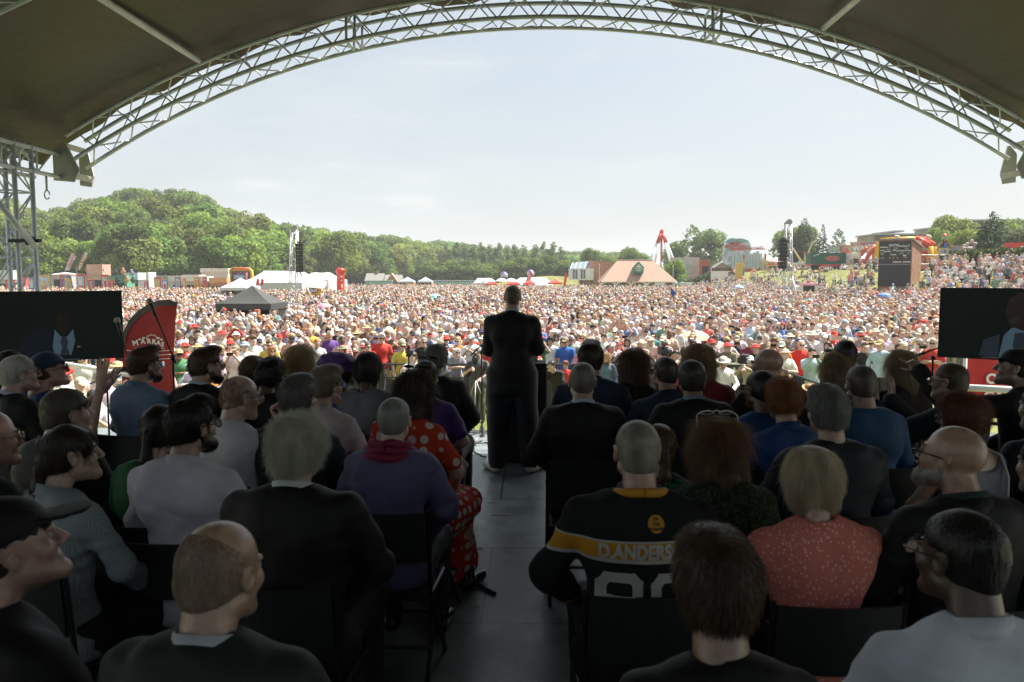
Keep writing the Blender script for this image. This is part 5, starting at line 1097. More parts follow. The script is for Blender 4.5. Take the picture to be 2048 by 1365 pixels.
MB().prism([(1.6, 0), (4.6, 0), (4.6, .8), (3.0, 2.3)], lambda p: (p[0], -4.3, p[1]), lambda p: (p[0], -4.0, p[1])).build('side_panel', BP, t)
# caged containers
Y = 186; x, g0 = base(1369, Y); t = thing('fence_panel_stack', 'row of pale caged panels stacked beside the bush', 'panels', (x, Y, g0)); W = 56*Y/1593; h = Z_at(516, Y)-g0
MB().box((0, .3, h*.5), (W, .5, h)).build('sheeting', mat('pale_sheet', (.52, .50, .46), .6, .2, 1), t); b = MB()
for i in range(15): b.box((-W/2+W*i/14, 0, h*.5), (.06, .06, h))
for z in (.1, h*.5, h): b.box((0, -.03, z), (W, .05, .06))
b.build('cage', mat('cage_white', (.66, .66, .64), .5), t)
Y = 175; x, g0 = base(1440, Y); t = thing('shed', 'brown timber hut with pitched roof behind the white van', 'building', (x, Y, g0)); MB().box((0, 0, 1.2), (2.9, 3, 2.4)).build('wall', mat('timber_brown', (.17, .10, .06), .8), t)
MB().add([(-1.7, -1.8, 2.3), (-.0, -1.8, 3.5), (1.75, -1.8, 2.3), (-1.7, 1.8, 2.3), (0, 1.8, 3.5), (1.75, 1.8, 2.3)], [[0, 1, 4, 3], [1, 2, 5, 4], [0, 2, 1]]).build('roof', mat('felt_roof', (.24, .20, .17), .8), t)
def van(px, Y, L, H, label, col, name='van'):
    x, g0 = base(px, Y); t = thing(name, label, 'van', (x, Y, g0)); m = mat('van_%02x%02x%02x' % tuple(int(c*255) for c in col), col, .3, .05)
    MB().prism([(-L/2, .35), (L/2, .35), (L/2, .95), (L*.40, 1.15), (L*.28, H), (-L/2, H)], lambda p: (p[0], -.95, p[1]), lambda p: (p[0], .95, p[1])).build('body', m, t)
    MB().prism([(L*.385, 1.2), (L*.30, H-.15), (L*.18, H-.15), (L*.18, 1.2)], lambda p: (p[0], -.965, p[1]), lambda p: (p[0], -.955, p[1])).build('window', GLS, t)
    for s in (-.3, .32): w_ = MB().lathe([(0, -.1), (.33, -.1), (.33, .1), (0, .1)], n=12).build('wheel', BLACK, t); w_.location = (L*s, -.9, .33); w_.rotation_euler = (rad(90), 0, 0)
    return t
van(1446, 165, 4.6, 2.2, 'white van parked beside the brown hut on the bank', (.70, .71, .71))
van(1377, 162, 3.2, 2.0, 'white van roof showing beside the right end of the pavilion', (.74, .74, .72))
for i, px in enumerate((1353, 1365)): gazebo(px, 150, 10, 566, 564, (.35, .48, .55), 'pale blue rounded tent right of the pavilion, ' + ['left one', 'right one'][i], grp='pale blue rounded tents', z=0)
# mountain facade ride
Y = 185; x, g0 = base(1477, Y); t = thing('fairground_facade', 'pale blue fairground mountain front with MAD MOUNTAIN in red letters', 'fairground ride', (x, Y, g0)); z = lambda py: Z_at(py, Y)-g0; X = lambda px: X_at(px, Y)-x
FB = mat('facade_ice', (.50, .60, .64), .5, .3, .8, .2, 3, tint=(.66, .72, .74)); TG = mat('facade_teal', (.20, .36, .36), .6, .3, 2)
P = [(1449, 535), (1449, 500), (1452, 482), (1458, 478), (1465, 476), (1472, 478), (1481, 477), (1490, 479), (1498, 482), (1503, 492), (1504, 502), (1498, 508), (1497, 535)]
MB().prism([(X(a), z(c)) for a, c in P], lambda p: (p[0], 1.0, p[1]), lambda p: (p[0], 2.2, p[1])).build('mountain', FB, t)
MB().prism([(X(a), z(c)) for a, c in [(1452, 483), (1458, 478.5), (1465, 476.5), (1472, 478.5), (1481, 477.5), (1490, 479.5), (1498, 483), (1485, 487), (1470, 485.5), (1460, 487)]], lambda p: (p[0], .7, p[1]), lambda p: (p[0], .99, p[1])).build('snow_edge', TG, t)
RL = mat('letters_red', (.55, .06, .04), .5)
text_part('lettering', 'MAD', 1.0, (X(1471), .6, z(487.5)), (rad(90), 0, 0), RL, t, .03, bold=.03); text_part('lettering', 'MOUNTAIN', .95, (X(1470), .6, z(493.5)), (rad(90), 0, 0), RL, t, .03, bold=.03, sx=.95)
text_part('lettering', 'COAST TO COAST', .85, (X(1493), -.3, z(498.5)), (rad(90), rad(-3), 0), RL, t, .03, bold=.03, sx=1.0)
MB().box((X(1493), 0, z(499)), (8.2, .1, .25)).build('letter_rail', mat('facade_rail', (.45, .20, .12), .6), t)
Y = 172; x, g0 = base(1493, Y); t = thing('fence', 'tall pale blue hoarding of panels in front of the mountain ride', 'fence', (x, Y, g0)); h = Z_at(505, Y)-g0; W = 60*Y/1593
n = 10
for i in range(n):
    xc = -W/2+W*(i+.5)/n; hh = h*(1+.10*((i*7) % 3-1)*.6); MB().prism([(xc-W/n*.47, .7), (xc+W/n*.47, .7), (xc+W/n*.47, hh*.94), (xc, hh*1.02), (xc-W/n*.47, hh*.9)], lambda p: (p[0], 0, p[1]), lambda p: (p[0], .08, p[1])).build('panel', mat('hoarding_blue', (.42, .50, .54), .5, .12, .8), t)
    MB().box((xc-W/n*.5, -.05, hh*.5), (.07, .07, hh)).build('post', mat('hoarding_post', (.22, .25, .28), .5), t)
MB().box((0, -.02, .34), (W, .1, .68)).build('red_skirt', RP, t)
# colourful stalls and rides between the towers
def kiosk(px, Y, wpx, ye, yt, wall, roof, label, name='kiosk', pitched=True, trim=None, txt=None, open_=True, tsz=.6, cat='stall', tm=None):
    x, g0 = base(px, Y); W = wpx*Y/1593; ze, zt = Z_at(ye, Y)-g0, Z_at(yt, Y)-g0; t = thing(name, label, cat, (x, Y, g0)); D = 2.6
    MB().box((0, 0, ze/2), (W, D, ze)).build('body', mat('k_%02x%02x%02x' % tuple(int(c*255) for c in wall), wall, .55, .12, 1.5), t)
    rm = mat('kr_%02x%02x%02x' % tuple(int(c*255) for c in roof), roof, .6, .12, 1.5)
    if pitched: MB().add([(-W*.54, -D*.6, ze), (W*.54, -D*.6, ze), (W*.54, D*.6, ze), (-W*.54, D*.6, ze), (0, 0, zt)], [[0, 1, 4], [1, 2, 4], [2, 3, 4], [3, 0, 4]]).build('roof', rm, t)
    else: MB().box((0, -.1, (ze+zt)/2), (W*1.04, D*1.05, zt-ze)).build('roof', rm, t)
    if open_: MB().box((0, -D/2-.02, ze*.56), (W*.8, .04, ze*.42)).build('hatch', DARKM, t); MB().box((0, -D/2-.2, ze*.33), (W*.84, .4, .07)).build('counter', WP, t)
    if trim: MB().box((0, -D/2-.06, ze*.92), (W*1.02, .06, ze*.14)).build('trim', mat('kt_%02x%02x%02x' % tuple(int(c*255) for c in trim), trim, .5), t)
    if txt: text_part('lettering', txt, tsz, (0, -D*.53-.05, (ze+zt)/2), (rad(90), 0, 0), tm or WHT, t, .01, bold=.01, sx=.85)
    return t
kiosk(1550, 165, 20, 524, 514, (.55, .36, .16), (.66, .42, .38), 'small yellow kiosk with pink striped pointed roof on the bank', trim=(.6, .1, .06)); kiosk(1531, 168, 16, 522, 512, (.50, .42, .25), (.30, .24, .20), 'tan fairground booth left of the pink roofed kiosk')
kiosk(1548, 158, 34, 531, 529, (.60, .36, .12), (.62, .15, .06), 'low yellow and red fairground ride with cars', pitched=False, trim=(.7, .6, .3)); kiosk(1590, 158, 14, 529, 526, (.62, .42, .10), (.7, .6, .5), 'yellow kiosk just right of the speaker tower', pitched=False)
kiosk(1408, 184, 16, 524, 521, (.52, .12, .08), (.62, .12, .06), 'red low stall between cage panels and brown hut', pitched=False); kiosk(1478, 160, 9, 529, 527, (.66, .42, .08), (.7, .5, .1), 'small yellow kiosk before the pale blue hoarding', pitched=False, open_=False)
Y = 170; x, g0 = base(1606, Y); t = thing('fairground_ride', 'yellow fairground ride with two long raised arms', 'fairground ride', (x, Y, g0)); YP = mat('ride_yellow', (.60, .45, .20), .5)
MB().tube([(0, 0, 1.2), (1.9, 0, Z_at(483, Y)-g0)], .17, 6).build('arm', YP, t); MB().tube([(0, 0, 1.2), (-2.3, 0, Z_at(497, Y)-g0)], .17, 6).build('arm', YP, t); MB().lathe([(1.1, 0), (1.0, 1.1), (.3, 1.6), (0, 1.7)], n=10).build('base', RP, t)
for px, py in ((1485, 510), (1528, 508), (1607, 503), (1690, 497)):
    Y = 150; x, g0 = base(px, Y); t = thing('feather_flag', 'rainbow feather flag on the bank, ' + {1485: 'before the pale blue hoarding', 1528: 'right of the hoarding', 1607: 'between speaker tower and green lorry', 1690: 'beside the lorry cab'}[px], 'flag', (x, Y, g0)); z1 = Z_at(py, Y)-g0; z0 = z1*.25
    for k, c in enumerate([(.55, .06, .04), (.62, .25, .05), (.62, .5, .1), (.15, .4, .12), (.08, .2, .5)]): u0, u1 = 1-k/5, 1-(k+1)/5; MB().add([(0, 0, z0+(z1-z0)*u0), (.36, .03, z0+(z1-z0)*u0-.1), (.32, .03, z0+(z1-z0)*u1-.1), (0, 0, z0+(z1-z0)*u1)], [[0, 1, 2, 3]]).build('stripe', mat('rb%d' % k, c, .6), t)
    MB().tube([(0, 0.02, 0), (0, .02, z1)], .03, 5).build('pole', BG, t)
# green lorry
Y = 128; x, g0 = base(1655, Y); t = thing('lorry', 'dark green lorry with red chassis and white cab on the bank', 'lorry', (x, Y, g0)); k = Y/1593
b = MB().box((-1.6*.0+(1653-1655)*k, 0, (Z_at(507, Y)+Z_at(529, Y))/2-g0), (73*k, 2.4, Z_at(507, Y)-Z_at(529, Y))).build('box_body', mat('lorry_green', (.02, .10, .065), .45, .08), t)
MB().box((0, 0, Z_at(531.5, Y)-g0), (78*k, 2.2, .30)).build('chassis', RP, t)
cx = (1698-1655)*k; MB().prism([(cx-1.0, .5), (cx+1.0, .5), (cx+1.0, 1.7), (cx+.6, 2.55), (cx-1.0, 2.55)], lambda p: (p[0], -1.2, p[1]), lambda p: (p[0], 1.2, p[1])).build('cab', mat('lorry_white', (.74, .74, .72), .35), t)
MB().prism([(cx-1.0, 2.56), (cx+.4, 2.56), (cx-.9, 3.1)], lambda p: (p[0], -1.1, p[1]), lambda p: (p[0], 1.1, p[1])).build('wind_deflector', RP, t)
MB().prism([(cx-.5, 1.5), (cx+.75, 1.5), (cx+.48, 2.35), (cx-.5, 2.35)], lambda p: (p[0], -1.22, p[1]), lambda p: (p[0], -1.21, p[1])).build('window', GLS, t)
for u in (-2.6, -1.9, cx): w_ = MB().lathe([(0, -.12), (.45, -.12), (.45, .12), (0, .12)], n=12).build('wheel', BLACK, t); w_.location = (u, -1.1, .45); w_.rotation_euler = (rad(90), 0, 0)
e = MB(); e.add([((1658-1655)*k+.95*math.cos(a)*1.2, -1.23, Z_at(518, Y)-g0+.42*math.sin(a)) for a in [i*math.pi/10 for i in range(20)]], [list(range(20))]); e.build('emblem', mat('emblem_red', (.40, .12, .10), .5, .5, 4), t)
text_part('lettering', 'Funfair', .38, ((1627-1655)*k, -1.24, Z_at(511, Y)-g0), (rad(90), rad(-22), 0), WHT, t, .004, shear=.3)
# waltzer boards
def board(px0, px1, Y, y0, y1, cols, label, txt=None, tm=None, seed=0, name='ride_board', tsz=None, grp=None, slope=0):
    x0, x1 = X_at(px0, Y), X_at(px1, Y); g0 = float(gz((x0+x1)/2, Y)); t = thing(name, label, 'painted board', ((x0+x1)/2, Y, g0), 0, grp); W = x1-x0; z0, z1 = Z_at(y1, Y)-g0, Z_at(y0, Y)-g0; r = random.Random(seed)
    MB().box((0, .1, (z0+z1)/2), (W, .12, z1-z0)).build('panel', mat('bd_%02x%02x%02x' % tuple(int(c*255) for c in cols[0]), cols[0], .5, .2, 1), t)
    for i in range(7 if W > 2 else 4):
        c = cols[1+i % (len(cols)-1)]; cx_, cz = r.uniform(-.38, .38)*W, z0+(z1-z0)*r.uniform(.2, .8); rx, rz_ = W*r.uniform(.06, .13), (z1-z0)*r.uniform(.1, .22); ph = r.uniform(0, 3)
        MB().add([(cx_+rx*(1+.3*math.sin(3*a+ph))*math.cos(a), .03-.004*i, cz+rz_*(1+.3*math.cos(2*a+ph))*math.sin(a)) for a in [j*math.pi/8 for j in range(16)]], [list(range(16))]).build('painting', mat('pt_%02x%02x%02x' % tuple(int(q*255) for q in c), c, .5, .2, 3), t)
    b = MB()
    for s in (-1, 1): b.box((s*W/2, .02, (z0+z1)/2), (.12, .16, z1-z0+.2)); b.box((0, .02, z0 if s < 0 else z1), (W, .15, .12))
    b.build('border', mat('bd_edge_%d' % (seed % 3), [(.6, .5, .2), (.35, .3, .5), (.6, .2, .15)][seed % 3], .5), t)
    for s in (-1, 1): MB().box((s*W*.46, .2, z0/2), (.12, .12, z0)).build('post', BG, t)
    if txt: text_part('lettering', txt, tsz or (z1-z0)*.5, (0, -.05, (z0+z1)/2), (rad(90), rad(slope), 0), tm or RL, t, .02, bold=.03)
    return t
board(1655, 1682, 150, 494, 505, [(.35, .45, .40), (.20, .35, .15), (.5, .5, .35), (.2, .3, .45)], 'greenish painted fairground board behind the lorry', seed=1)
board(1678, 1702, 150, 492, 504, [(.45, .30, .24), (.5, .2, .15), (.4, .45, .4)], 'red brown painted board, middle of the ride front', seed=2)
board(1699, 1722, 146, 486, 505, [(.42, .38, .36), (.50, .30, .18), (.25, .35, .45), (.45, .2, .35)], 'tall painted creature board beside the red ride sign', seed=3)
board(1718, 1752, 140, 486, 506, [(.50, .10, .08), (.62, .60, .62), (.35, .25, .45), (.6, .3, .2)], 'red fairground sign with big white bird painting', 'WALTZER', mat('letters_white', (.75, .7, .7), .5), 4, tsz=1.2, slope=-6)
kiosk(1720, 132, 26, 522, 519, (.38, .10, .06), (.40, .12, .1), 'dark red fairground ride front under the painted sign', pitched=False, name='fairground_ride'); kiosk(1703, 126, 16, 512, 507, (.60, .55, .52), (.68, .66, .62), 'white ticket booth beside the lorry cab', pitched=False)
# inflatable slides
def tube_arch(t, pts, r, m, nm): MB().tube(pts, r, 9).build(nm, m, t, True)
YI, RI2 = mat('inflatable_yellow', (.66, .36, .03), .4), mat('inflatable_red2', (.58, .07, .035), .4)
Y = 96; x, g0 = base(1856, Y); t = thing('inflatable_slide', 'red and yellow inflatable slide beside the scoreboard', 'inflatable', (x, Y, g0)); z = lambda py: Z_at(py, Y)-g0; X = lambda px: X_at(px, Y)-x
for i, (a, c) in enumerate(((1830, 1858), (1846, 1876))):
    tube_arch(t, [(X(a), .3+i*.9, z(478)), (X(c)-.2, .0+i*.9, z(492))], .42, RI2, 'sloping_tube'); tube_arch(t, [(X(c), .0+i*.9, z(494)), (X(c), .0+i*.9, 0.2)], .40, YI, 'pillar'); tube_arch(t, [(X(c)-1.6, .1+i*.9, z(507)), (X(c), .1+i*.9, z(507))], .28, RI2, 'cross_tube')
tube_arch(t, [(X(1770), 1.5, z(481)), (X(1826), 1.5, z(478)), (X(1846), 1.5, z(478))], .28, YI, 'top_tube'); MB().box((X(1852), 1.8, z(515)), (3.8, .3, 1.6)).build('back_wall', mat('slide_net', (.50, .38, .30), .6, .2), t); MB().box((X(1855), .5, .3), (4.2, 2.4, .6)).build('cushion', mat('inflatable_pink', (.60, .22, .25), .5), t)
for px_, py_ in ((1861, 476), (1798, 477)): arr_obj('foam_hand', sdf([ell((X(px_), .8, z(py_)), (.34, .2, .34), k=.05), ell((X(px_)-.2, .8, z(py_-3)), (.18, .14, .2), k=.05)], .07), mat('foam_beige', (.60, .50, .40), .7), t)
Y = 118; x, g0 = base(1738, Y); t = thing('inflatable_slide', 'yellow and red inflatable arch left of the scoreboard', 'inflatable', (x, Y, g0)); z = lambda py: Z_at(py, Y)-g0; X = lambda px: X_at(px, Y)-x
MB().prism([(X(1745), .0), (X(1754), 0), (X(1754), z(483)), (X(1751), z(490)), (X(1745), z(498))], lambda p: (p[0], -.5, p[1]), lambda p: (p[0], .5, p[1])).build('pillar', YI, t); MB().tube([(X(1733), 0, .2), (X(1733), 0, 1.6), (X(1738), 0, z(508)), (X(1748), 0, z(492))], .32, 8).build('sloping_tube', RI2, t, True); MB().tube([(X(1721), 0, 2.0), (X(1729), 0, z(500)), (X(1733), 0, z(496))], .22, 8).build('side_tube', RI2, t, True)
# clown stall and pile of painted scenery
Y = 92; x, g0 = base(1884, Y); t = thing('fairground_figure', 'colourful painted clown shaped figure beside the inflatable slide', 'figure', (x, Y, g0)); z = lambda py: Z_at(py, Y)-g0
b = MB(); b.lathe([(.5, z(512)), (.75, z(500)), (.6, z(486))], n=12, sc=(1, .5)); b.build('body', mat('clown_green', (.15, .35, .2), .5, .5, 3), t, True); MB().prism([(-.8, z(500)), (.0, z(480)), (.8, z(500)), (.7, z(492)), (.3, z(484)), (-.3, z(484))], lambda p: (p[0], -.4, p[1]), lambda p: (p[0], -.2, p[1])).build('cape', mat('clown_orange', (.62, .22, .04), .5), t)
arr_obj('head', sdf([ell((0, -.2, z(476)), (.28, .28, .34), k=.05)], .06), mat('clown_face', (.25, .5, .2), .5), t); MB().lathe([(.32, 0), (.25, .15), (0, .3)], (0, -.2, z(474)), 10).build('hat', RP, t, True); MB().box((0, -.5, z(492)), (.4, .1, .7)).build('shirt_front', mat('clown_blue', (.08, .15, .4), .5), t)
board(1877, 1893, 88, 499, 509, [(.35, .42, .55), (.12, .2, .5), (.3, .12, .4), (.6, .5, .5)], 'blue and purple swirl painted board before the figure', seed=6)
board(1894, 1946, 98, 494, 512, [(.30, .28, .32), (.62, .6, .62), (.35, .3, .5), (.5, .3, .25), (.15, .25, .4)], 'long low painted scenery board above the hedge', seed=7); MB  # scenery
Y = 96; x, g0 = base(1937, Y); t = thing('fairground_figure', 'white and brown sculpted figures piled above the hedge left of the conifer', 'figure', (x, Y, g0)); r = random.Random(4); z = lambda py: Z_at(py, Y)-g0
arr_obj('figures', sdf([ell((r.uniform(-.8, .8), r.uniform(-.3, .3), z(507)+r.uniform(-.2, 1.4)*(1 if i % 2 else .4)), (r.uniform(.12, .3), .2, r.uniform(.12, .3)), k=.08) for i in range(22)], .07), mat('figure_mottled', (.55, .50, .48), .6, .6, 5, tint=(.25, .15, .12)), t); MB().box((0, 0, z(512)/2), (2.0, .8, z(512))).build('plinth', mat('facade_rail'), t)
Y = 90; x, g0 = base(2030, Y); t = thing('fairground_ride', 'red and purple fairground truck front at the right edge', 'fairground ride', (x, Y, g0)); z = lambda py: Z_at(py, Y)-g0
MB().box((.5, 0, z(500)), (2.9, 1.5, z(489)-z(514))).build('body', RP, t); MB().box((.75, -.78, z(503)), (1.6, .05, 1.0)).build('white_panel', WR, t); MB().box((-1.55, 0, z(505)), (1.1, 1.2, z(497)-z(514))).build('side_box', mat('ride_purple', (.22, .06, .28), .5), t); MB().box((.9, -.83, z(506)), (.5, .04, .7)).build('opening', DARKM, t)
# scoreboard
Y = 84; xl, xr, xs_ = X_at(1757, Y), X_at(1820, Y), X_at(1841, Y+1.0); g0 = 2.2; t = thing('scoreboard', 'brick cricket scoreboard house with black front and TOTAL lettering', 'scoreboard', ((xl+xr)/2, Y, g0), rad(-39)); W = xr-xl; z = lambda py: Z_at(py, Y)-g0; X = lambda px: X_at(px, Y)-(xl+xr)/2
zt = z(482); MB().box((0, 1.85, zt/2-.6), (W, 3.6, zt+1.2)).build('wall', BRICK, t); MB().prism([(-W/2-.15, zt), (W/2+.25, zt)], lambda p: (p[0], -.1, p[1]), lambda p: (p[0], -.1, p[1]+.12)); MB().add([(-W/2-.15, -.15, zt+.02), (W/2+.15, -.15, zt+.02), (W/2+.15, 4.0, zt-.75), (-W/2-.15, 4.0, zt-.75), (-W/2-.15, -.15, zt+.16), (W/2+.15, -.15, zt+.16), (W/2+.15, 4.0, zt-.60), (-W/2-.15, 4.0, zt-.60)], [[0, 1, 2, 3], [4, 5, 6, 7], [0, 1, 5, 4], [1, 2, 6, 5], [3, 0, 4, 7]]).build('roof', mat('felt_roof'), t)
bl = MB().box(((X(1758)+X(1818))/2, .0, (z(484)+z(573))/2), (X(1818)-X(1758), .08, z(484)-z(573)+0)).build('black_front', mat('scoreboard_black', (.025, .027, .028), .6, .15), t)
pl = mat('number_plate', (.16, .17, .15), .6, .2); b = MB()
for px, py, w_, h in [(1778, 494, 4, 6), (1815-1, 493, 4, 6), (1790, 498, 8, 5), (1776, 500, 8, 4), (1810, 499, 7, 4), (1764, 508, 7, 5), (1781, 510, 3, 5), (1801, 508, 8, 4), (1814, 508, 7, 3), (1760, 517, 4, 4), (1766, 517, 4, 4), (1808, 515, 7, 5)]: b.box((X(px), -.055, z(py)), (w_*Y/1593, .02, h*Y/1593))
b.build('number_plates', pl, bl)
for s_, px, py, sz in [('TOTAL', 1787, 492, .26), ('BATSMAN', 1767, 495.5, .13), ('BATSMAN', 1804, 494, .13), ('WKTS', 1764, 502, .13), ('BOWLER', 1774, 504, .13), ('FOR', 1787, 502, .13), ('LAST MAN', 1798, 503, .12), ('LAST WKT', 1812, 503, .12), ('OVERS', 1787, 510.5, .12), ('INNS', 1807, 512, .11), ('DURHAM', 1793, 525, .15), ('VISITORS', 1811, 525, .15)]: text_part('lettering', s_, sz*1.25, (X(px), -.07, z(py)), (rad(90), 0, 0), WHT, bl, .002, bold=.006)
MB().box((X(1790), -.05, z(517)), (X(1803)-X(1775), .03, .30)).build('window_slot', DARKM, bl); b = MB()
for px, c in ((1779, 0), (1786, 1), (1794, 0)): b.box((X(px), -.07, z(517)), (.08, .02, .2))
b.build('yellow_figures', YI, bl); MB().box((X(1788), -.06, z(529.5)), (X(1818)-X(1758), .06, .07)).build('ledge', mat('hoarding_post'), bl)
Y = 82.5; x, g0 = base(1762, Y); t = thing('box', 'dark crate standing on the grass at the foot of the scoreboard', 'crate', (X_at(1766, Y), Y-2, float(gz(X_at(1766, Y), Y-2)))); MB().box((0, 0, .5), (.62, .6, 1.0)).build('body', BLACK, t); MB().box((0, 0, 1.03), (.7, .66, .05)).build('lid', mat('hoarding_post'), t)
Y = 90; x = X_at(1862, Y); g0 = float(gz(x, Y)); t = thing('fence', 'wire mesh fence between the scoreboard and the hedge', 'fence', (x, Y, g0)); b = MB()
for i in range(12): b.tube([(-1.8+i*.33, 0, 0), (-1.8+i*.33, 0, 2.0)], .012, 4)
for z_ in (.1, 1.0, 2.0): b.tube([(-1.8, 0, z_), (1.85, 0, z_)], .016, 4)
b.build('mesh', BG, t)
# ice cream van
Y = 95; x = X_at(1615, Y); g0 = float(gz(x, Y)); t = thing('ice_cream_van', 'pink and white ice cream van with open hatch in the crowd', 'van', (x, Y, g0)); L_ = 52*Y/1593; z = lambda py: Z_at(py, Y)-g0
zt = z(566); MB().prism([(-L_/2, .3), (L_/2, .3), (L_/2, zt*.86), (L_*.44, zt*.92), (-L_*.30, zt*.95), (-L_*.42, zt*.80), (-L_/2, zt*.5)], lambda p: (p[0], -.9, p[1]), lambda p: (p[0], .9, p[1])).build('body', mat('van_cream', (.72, .68, .64), .4), t)
MB().box((.0, 0, zt*.95), (L_*.62, 1.5, .12)).build('roof_board', mat('van_pink', (.62, .25, .32), .4), t); MB().box((-.1, -.92, zt*.70), (L_*.42, .04, zt*.30)).build('hatch', DARKM, t); MB().box((0, -.93, zt*.90), (L_*.96, .04, .12)).build('pink_band', mat('van_pink'), t); MB().box((L_*.33, -.93, zt*.66), (L_*.16, .04, zt*.2)).build('menu', WR, t)
for s in (-.32, .32): w_ = MB().lathe([(0, -.1), (.32, -.1), (.32, .1), (0, .1)], n=12).build('wheel', BLACK, t); w_.location = (L_*s, -.85, .32); w_.rotation_euler = (rad(90), 0, 0)
# terraced building
CON = mat('terrace_wall', (.36, .29, .23), .8, .12, .4); SL = mat('flat_roof', (.34, .34, .33), .6, .1)
Y = 200; x = X_at(1900, Y); t = thing('terraced_building', 'long low brown building with stepped flat roofs on the ridge', 'building', (x, Y, 0)); X = lambda px: X_at(px, Y)-x; Z = lambda py: Z_at(py, Y)
for (p0, p1, y0, y1, dy) in [(1744, 1832, 473, 505, 0), (1832, 1892, 472, 505, -2), (1860, 1895, 460, 480, -1), (1885, 2060, 465, 505, -4), (1912, 1975, 448, 468, -2), (1990, 2075, 447, 470, 0)]:
    MB().box(((X(p0)+X(p1))/2, 5+dy, (Z(y0)+Z(y1))/2), (X(p1)-X(p0), 10, Z(y0)-Z(y1))).build('wall', CON, t)
for (p0, p1, y0, dy) in [(1740, 1836, 471, -.5), (1776, 1796, 465, 0), (1828, 1896, 471, -3), (1855, 1893, 458, -2), (1880, 2060, 463, -5), (1895, 1985, 446, -4), (1985, 2080, 445, -1)]:
    MB().box(((X(p0)+X(p1))/2, 4+dy, Z(y0)), (X(p1)-X(p0), 13, .35)).build('roof', SL, t)
for px, py, dy in [(1750, 478, -.1), (1757, 478, -.1), (1764, 478, -.1), (1826, 478, -.1), (1919, 455, -2.1), (1926, 455, -2.1), (1933, 455, -2.1), (2012, 455, -.1), (2020, 455, -.1), (1906, 476, -4.1)]:
    w_ = MB().box((X(px), dy, Z(py)), (.75, .06, 1.2)).build('window', GLS, t)
MB().box((X(2040), -1, Z(468)), (8, 6, .1)).build('green_roof', mat('copper_green', (.35, .48, .40), .6), t); MB().box((X(1938), -6.5, Z(462)), (11, .06, .5)).build('balcony_rail', WP, t)
# ------------------------------------------------------------------ stalls and banners on the left
Y = 128
for i, (p0, p1, ye, yt, wall, roof, lab, txt, pit) in enumerate([
    (-30, 34, 560, 541, (.45, .40, .36), (.62, .60, .55), 'pale catering trailer at the far left edge', None, False), (18, 62, 575, 556, (.55, .06, .05), (.6, .1, .08), 'red and blue fairground ride behind the left tower', None, False),
    (183, 214, 551, 529, (.50, .33, .24), (.52, .30, .24), 'western style wooden front with SALOON lettering', 'SALOON', False), (214, 262, 558, 551, (.10, .30, .20), (.10, .28, .20), 'green roofed stall hung with soft toys', None, False),
    (257, 284, 560, 546, (.16, .15, .15), (.60, .60, .60), 'dark catering stall with white fascia and dark sign', 'FOOD', False), (284, 305, 560, 545, (.60, .58, .55), (.66, .64, .60), 'white catering stall with painted fascia', 'COFFEE', False),
    (345, 420, 563, 553, (.42, .38, .34), (.66, .64, .60), 'long low white roofed stall in the middle of the row', None, False), (372, 405, 562, 550, (.55, .30, .26), (.66, .55, .5), 'reddish fronted stall beside the long white one', None, False),
    (408, 462, 545, 537, (.55, .50, .44), (.60, .55, .48), 'tall cream awning of the ride left of the inflatable arch', None, False), (425, 460, 566, 556, (.5, .2, .12), (.62, .3, .15), 'orange and red game stall under the cream awning', None, False),
    (112, 150, 549, 545, (.40, .38, .36), (.70, .68, .66), 'white domed kiosk roof behind the banners', None, True), (236, 256, 560, 556, (.12, .28, .18), (.15, .4, .25), 'dark green game stall beside hanging toys', None, False)]):
    yy = Y+i % 3*4; kiosk((p0+p1)/2, yy, p1-p0, ye, yt, wall, roof, lab, 'market_stall', pit, txt=txt, tsz={'SALOON': 1.0}.get(txt, .75), tm=mat('letters_orange', (.50, .16, .05), .6) if txt == 'SALOON' else mat('letters_dark', (.08, .06, .06), .6))
for i, (px, py) in enumerate(((234, 545), (249, 543), (266, 546), (237, 561), (256, 560), (268, 561))):
    x = X_at(px, 126); z = Z_at(py, 126); c = [(.05, .05, .06), (.55, .30, .18), (.25, .30, .45), (.04, .04, .04), (.55, .3, .15), (.05, .05, .05)][i]; t = thing('soft_toy', ['black and white soft toy', 'orange soft toy', 'blue soft toy', 'black soft toy', 'brown bear soft toy', 'dark soft toy'][i] + (' hanging above the green stall' if i < 3 else ' hanging in front of the green stall') + ['', '', '', ', leftmost', '', ', rightmost'][i], 'toy', (x, 125.6, z))
    arr_obj('body', sdf([ell((0, 0, 0), (.26, .2, .32), k=.05), ell((0, 0, .38), (.2, .18, .19), k=.05), ell((-.3, 0, -.05), (.12, .1, .22), k=.05), ell((.3, 0, -.05), (.12, .1, .22), k=.05), ell((-.14, 0, -.4), (.1, .1, .2), k=.05), ell((.14, 0, -.4), (.1, .1, .2), k=.05), ell((-.14, 0, .56), (.07, .05, .07), k=.03), ell((.14, 0, .56), (.07, .05, .07), k=.03)], .06), mat('toy_%d' % i, c, .8), t)
b = MB(); n = 30; V = []
for i in range(n+1): x = X_at(90+330*i/n, 140); V += [(x, 140, 0), (x, 140, Z_at(551, 140))]
b.add(V, [[2*i, 2*i+2, 2*i+3, 2*i+1] for i in range(n)]); t = thing('fence', 'grey hoarding fence behind the banners on the left', 'fence'); b.build('panel', mat('grey_hoarding', (.30, .31, .30), .7, .15, .5), t)
for i in range(0, n+1, 2): x = X_at(90+330*i/n, 140); MB().tube([(x, 139.9, 0), (x, 139.9, Z_at(549, 140))], .05, 5).build('post', BG, t)
R_, B_, W_, O_, P_ = (.55, .05, .05), (.10, .16, .45), (.62, .60, .58), (.62, .38, .10), (.35, .15, .4)
SKYB = (.42, .55, .66)
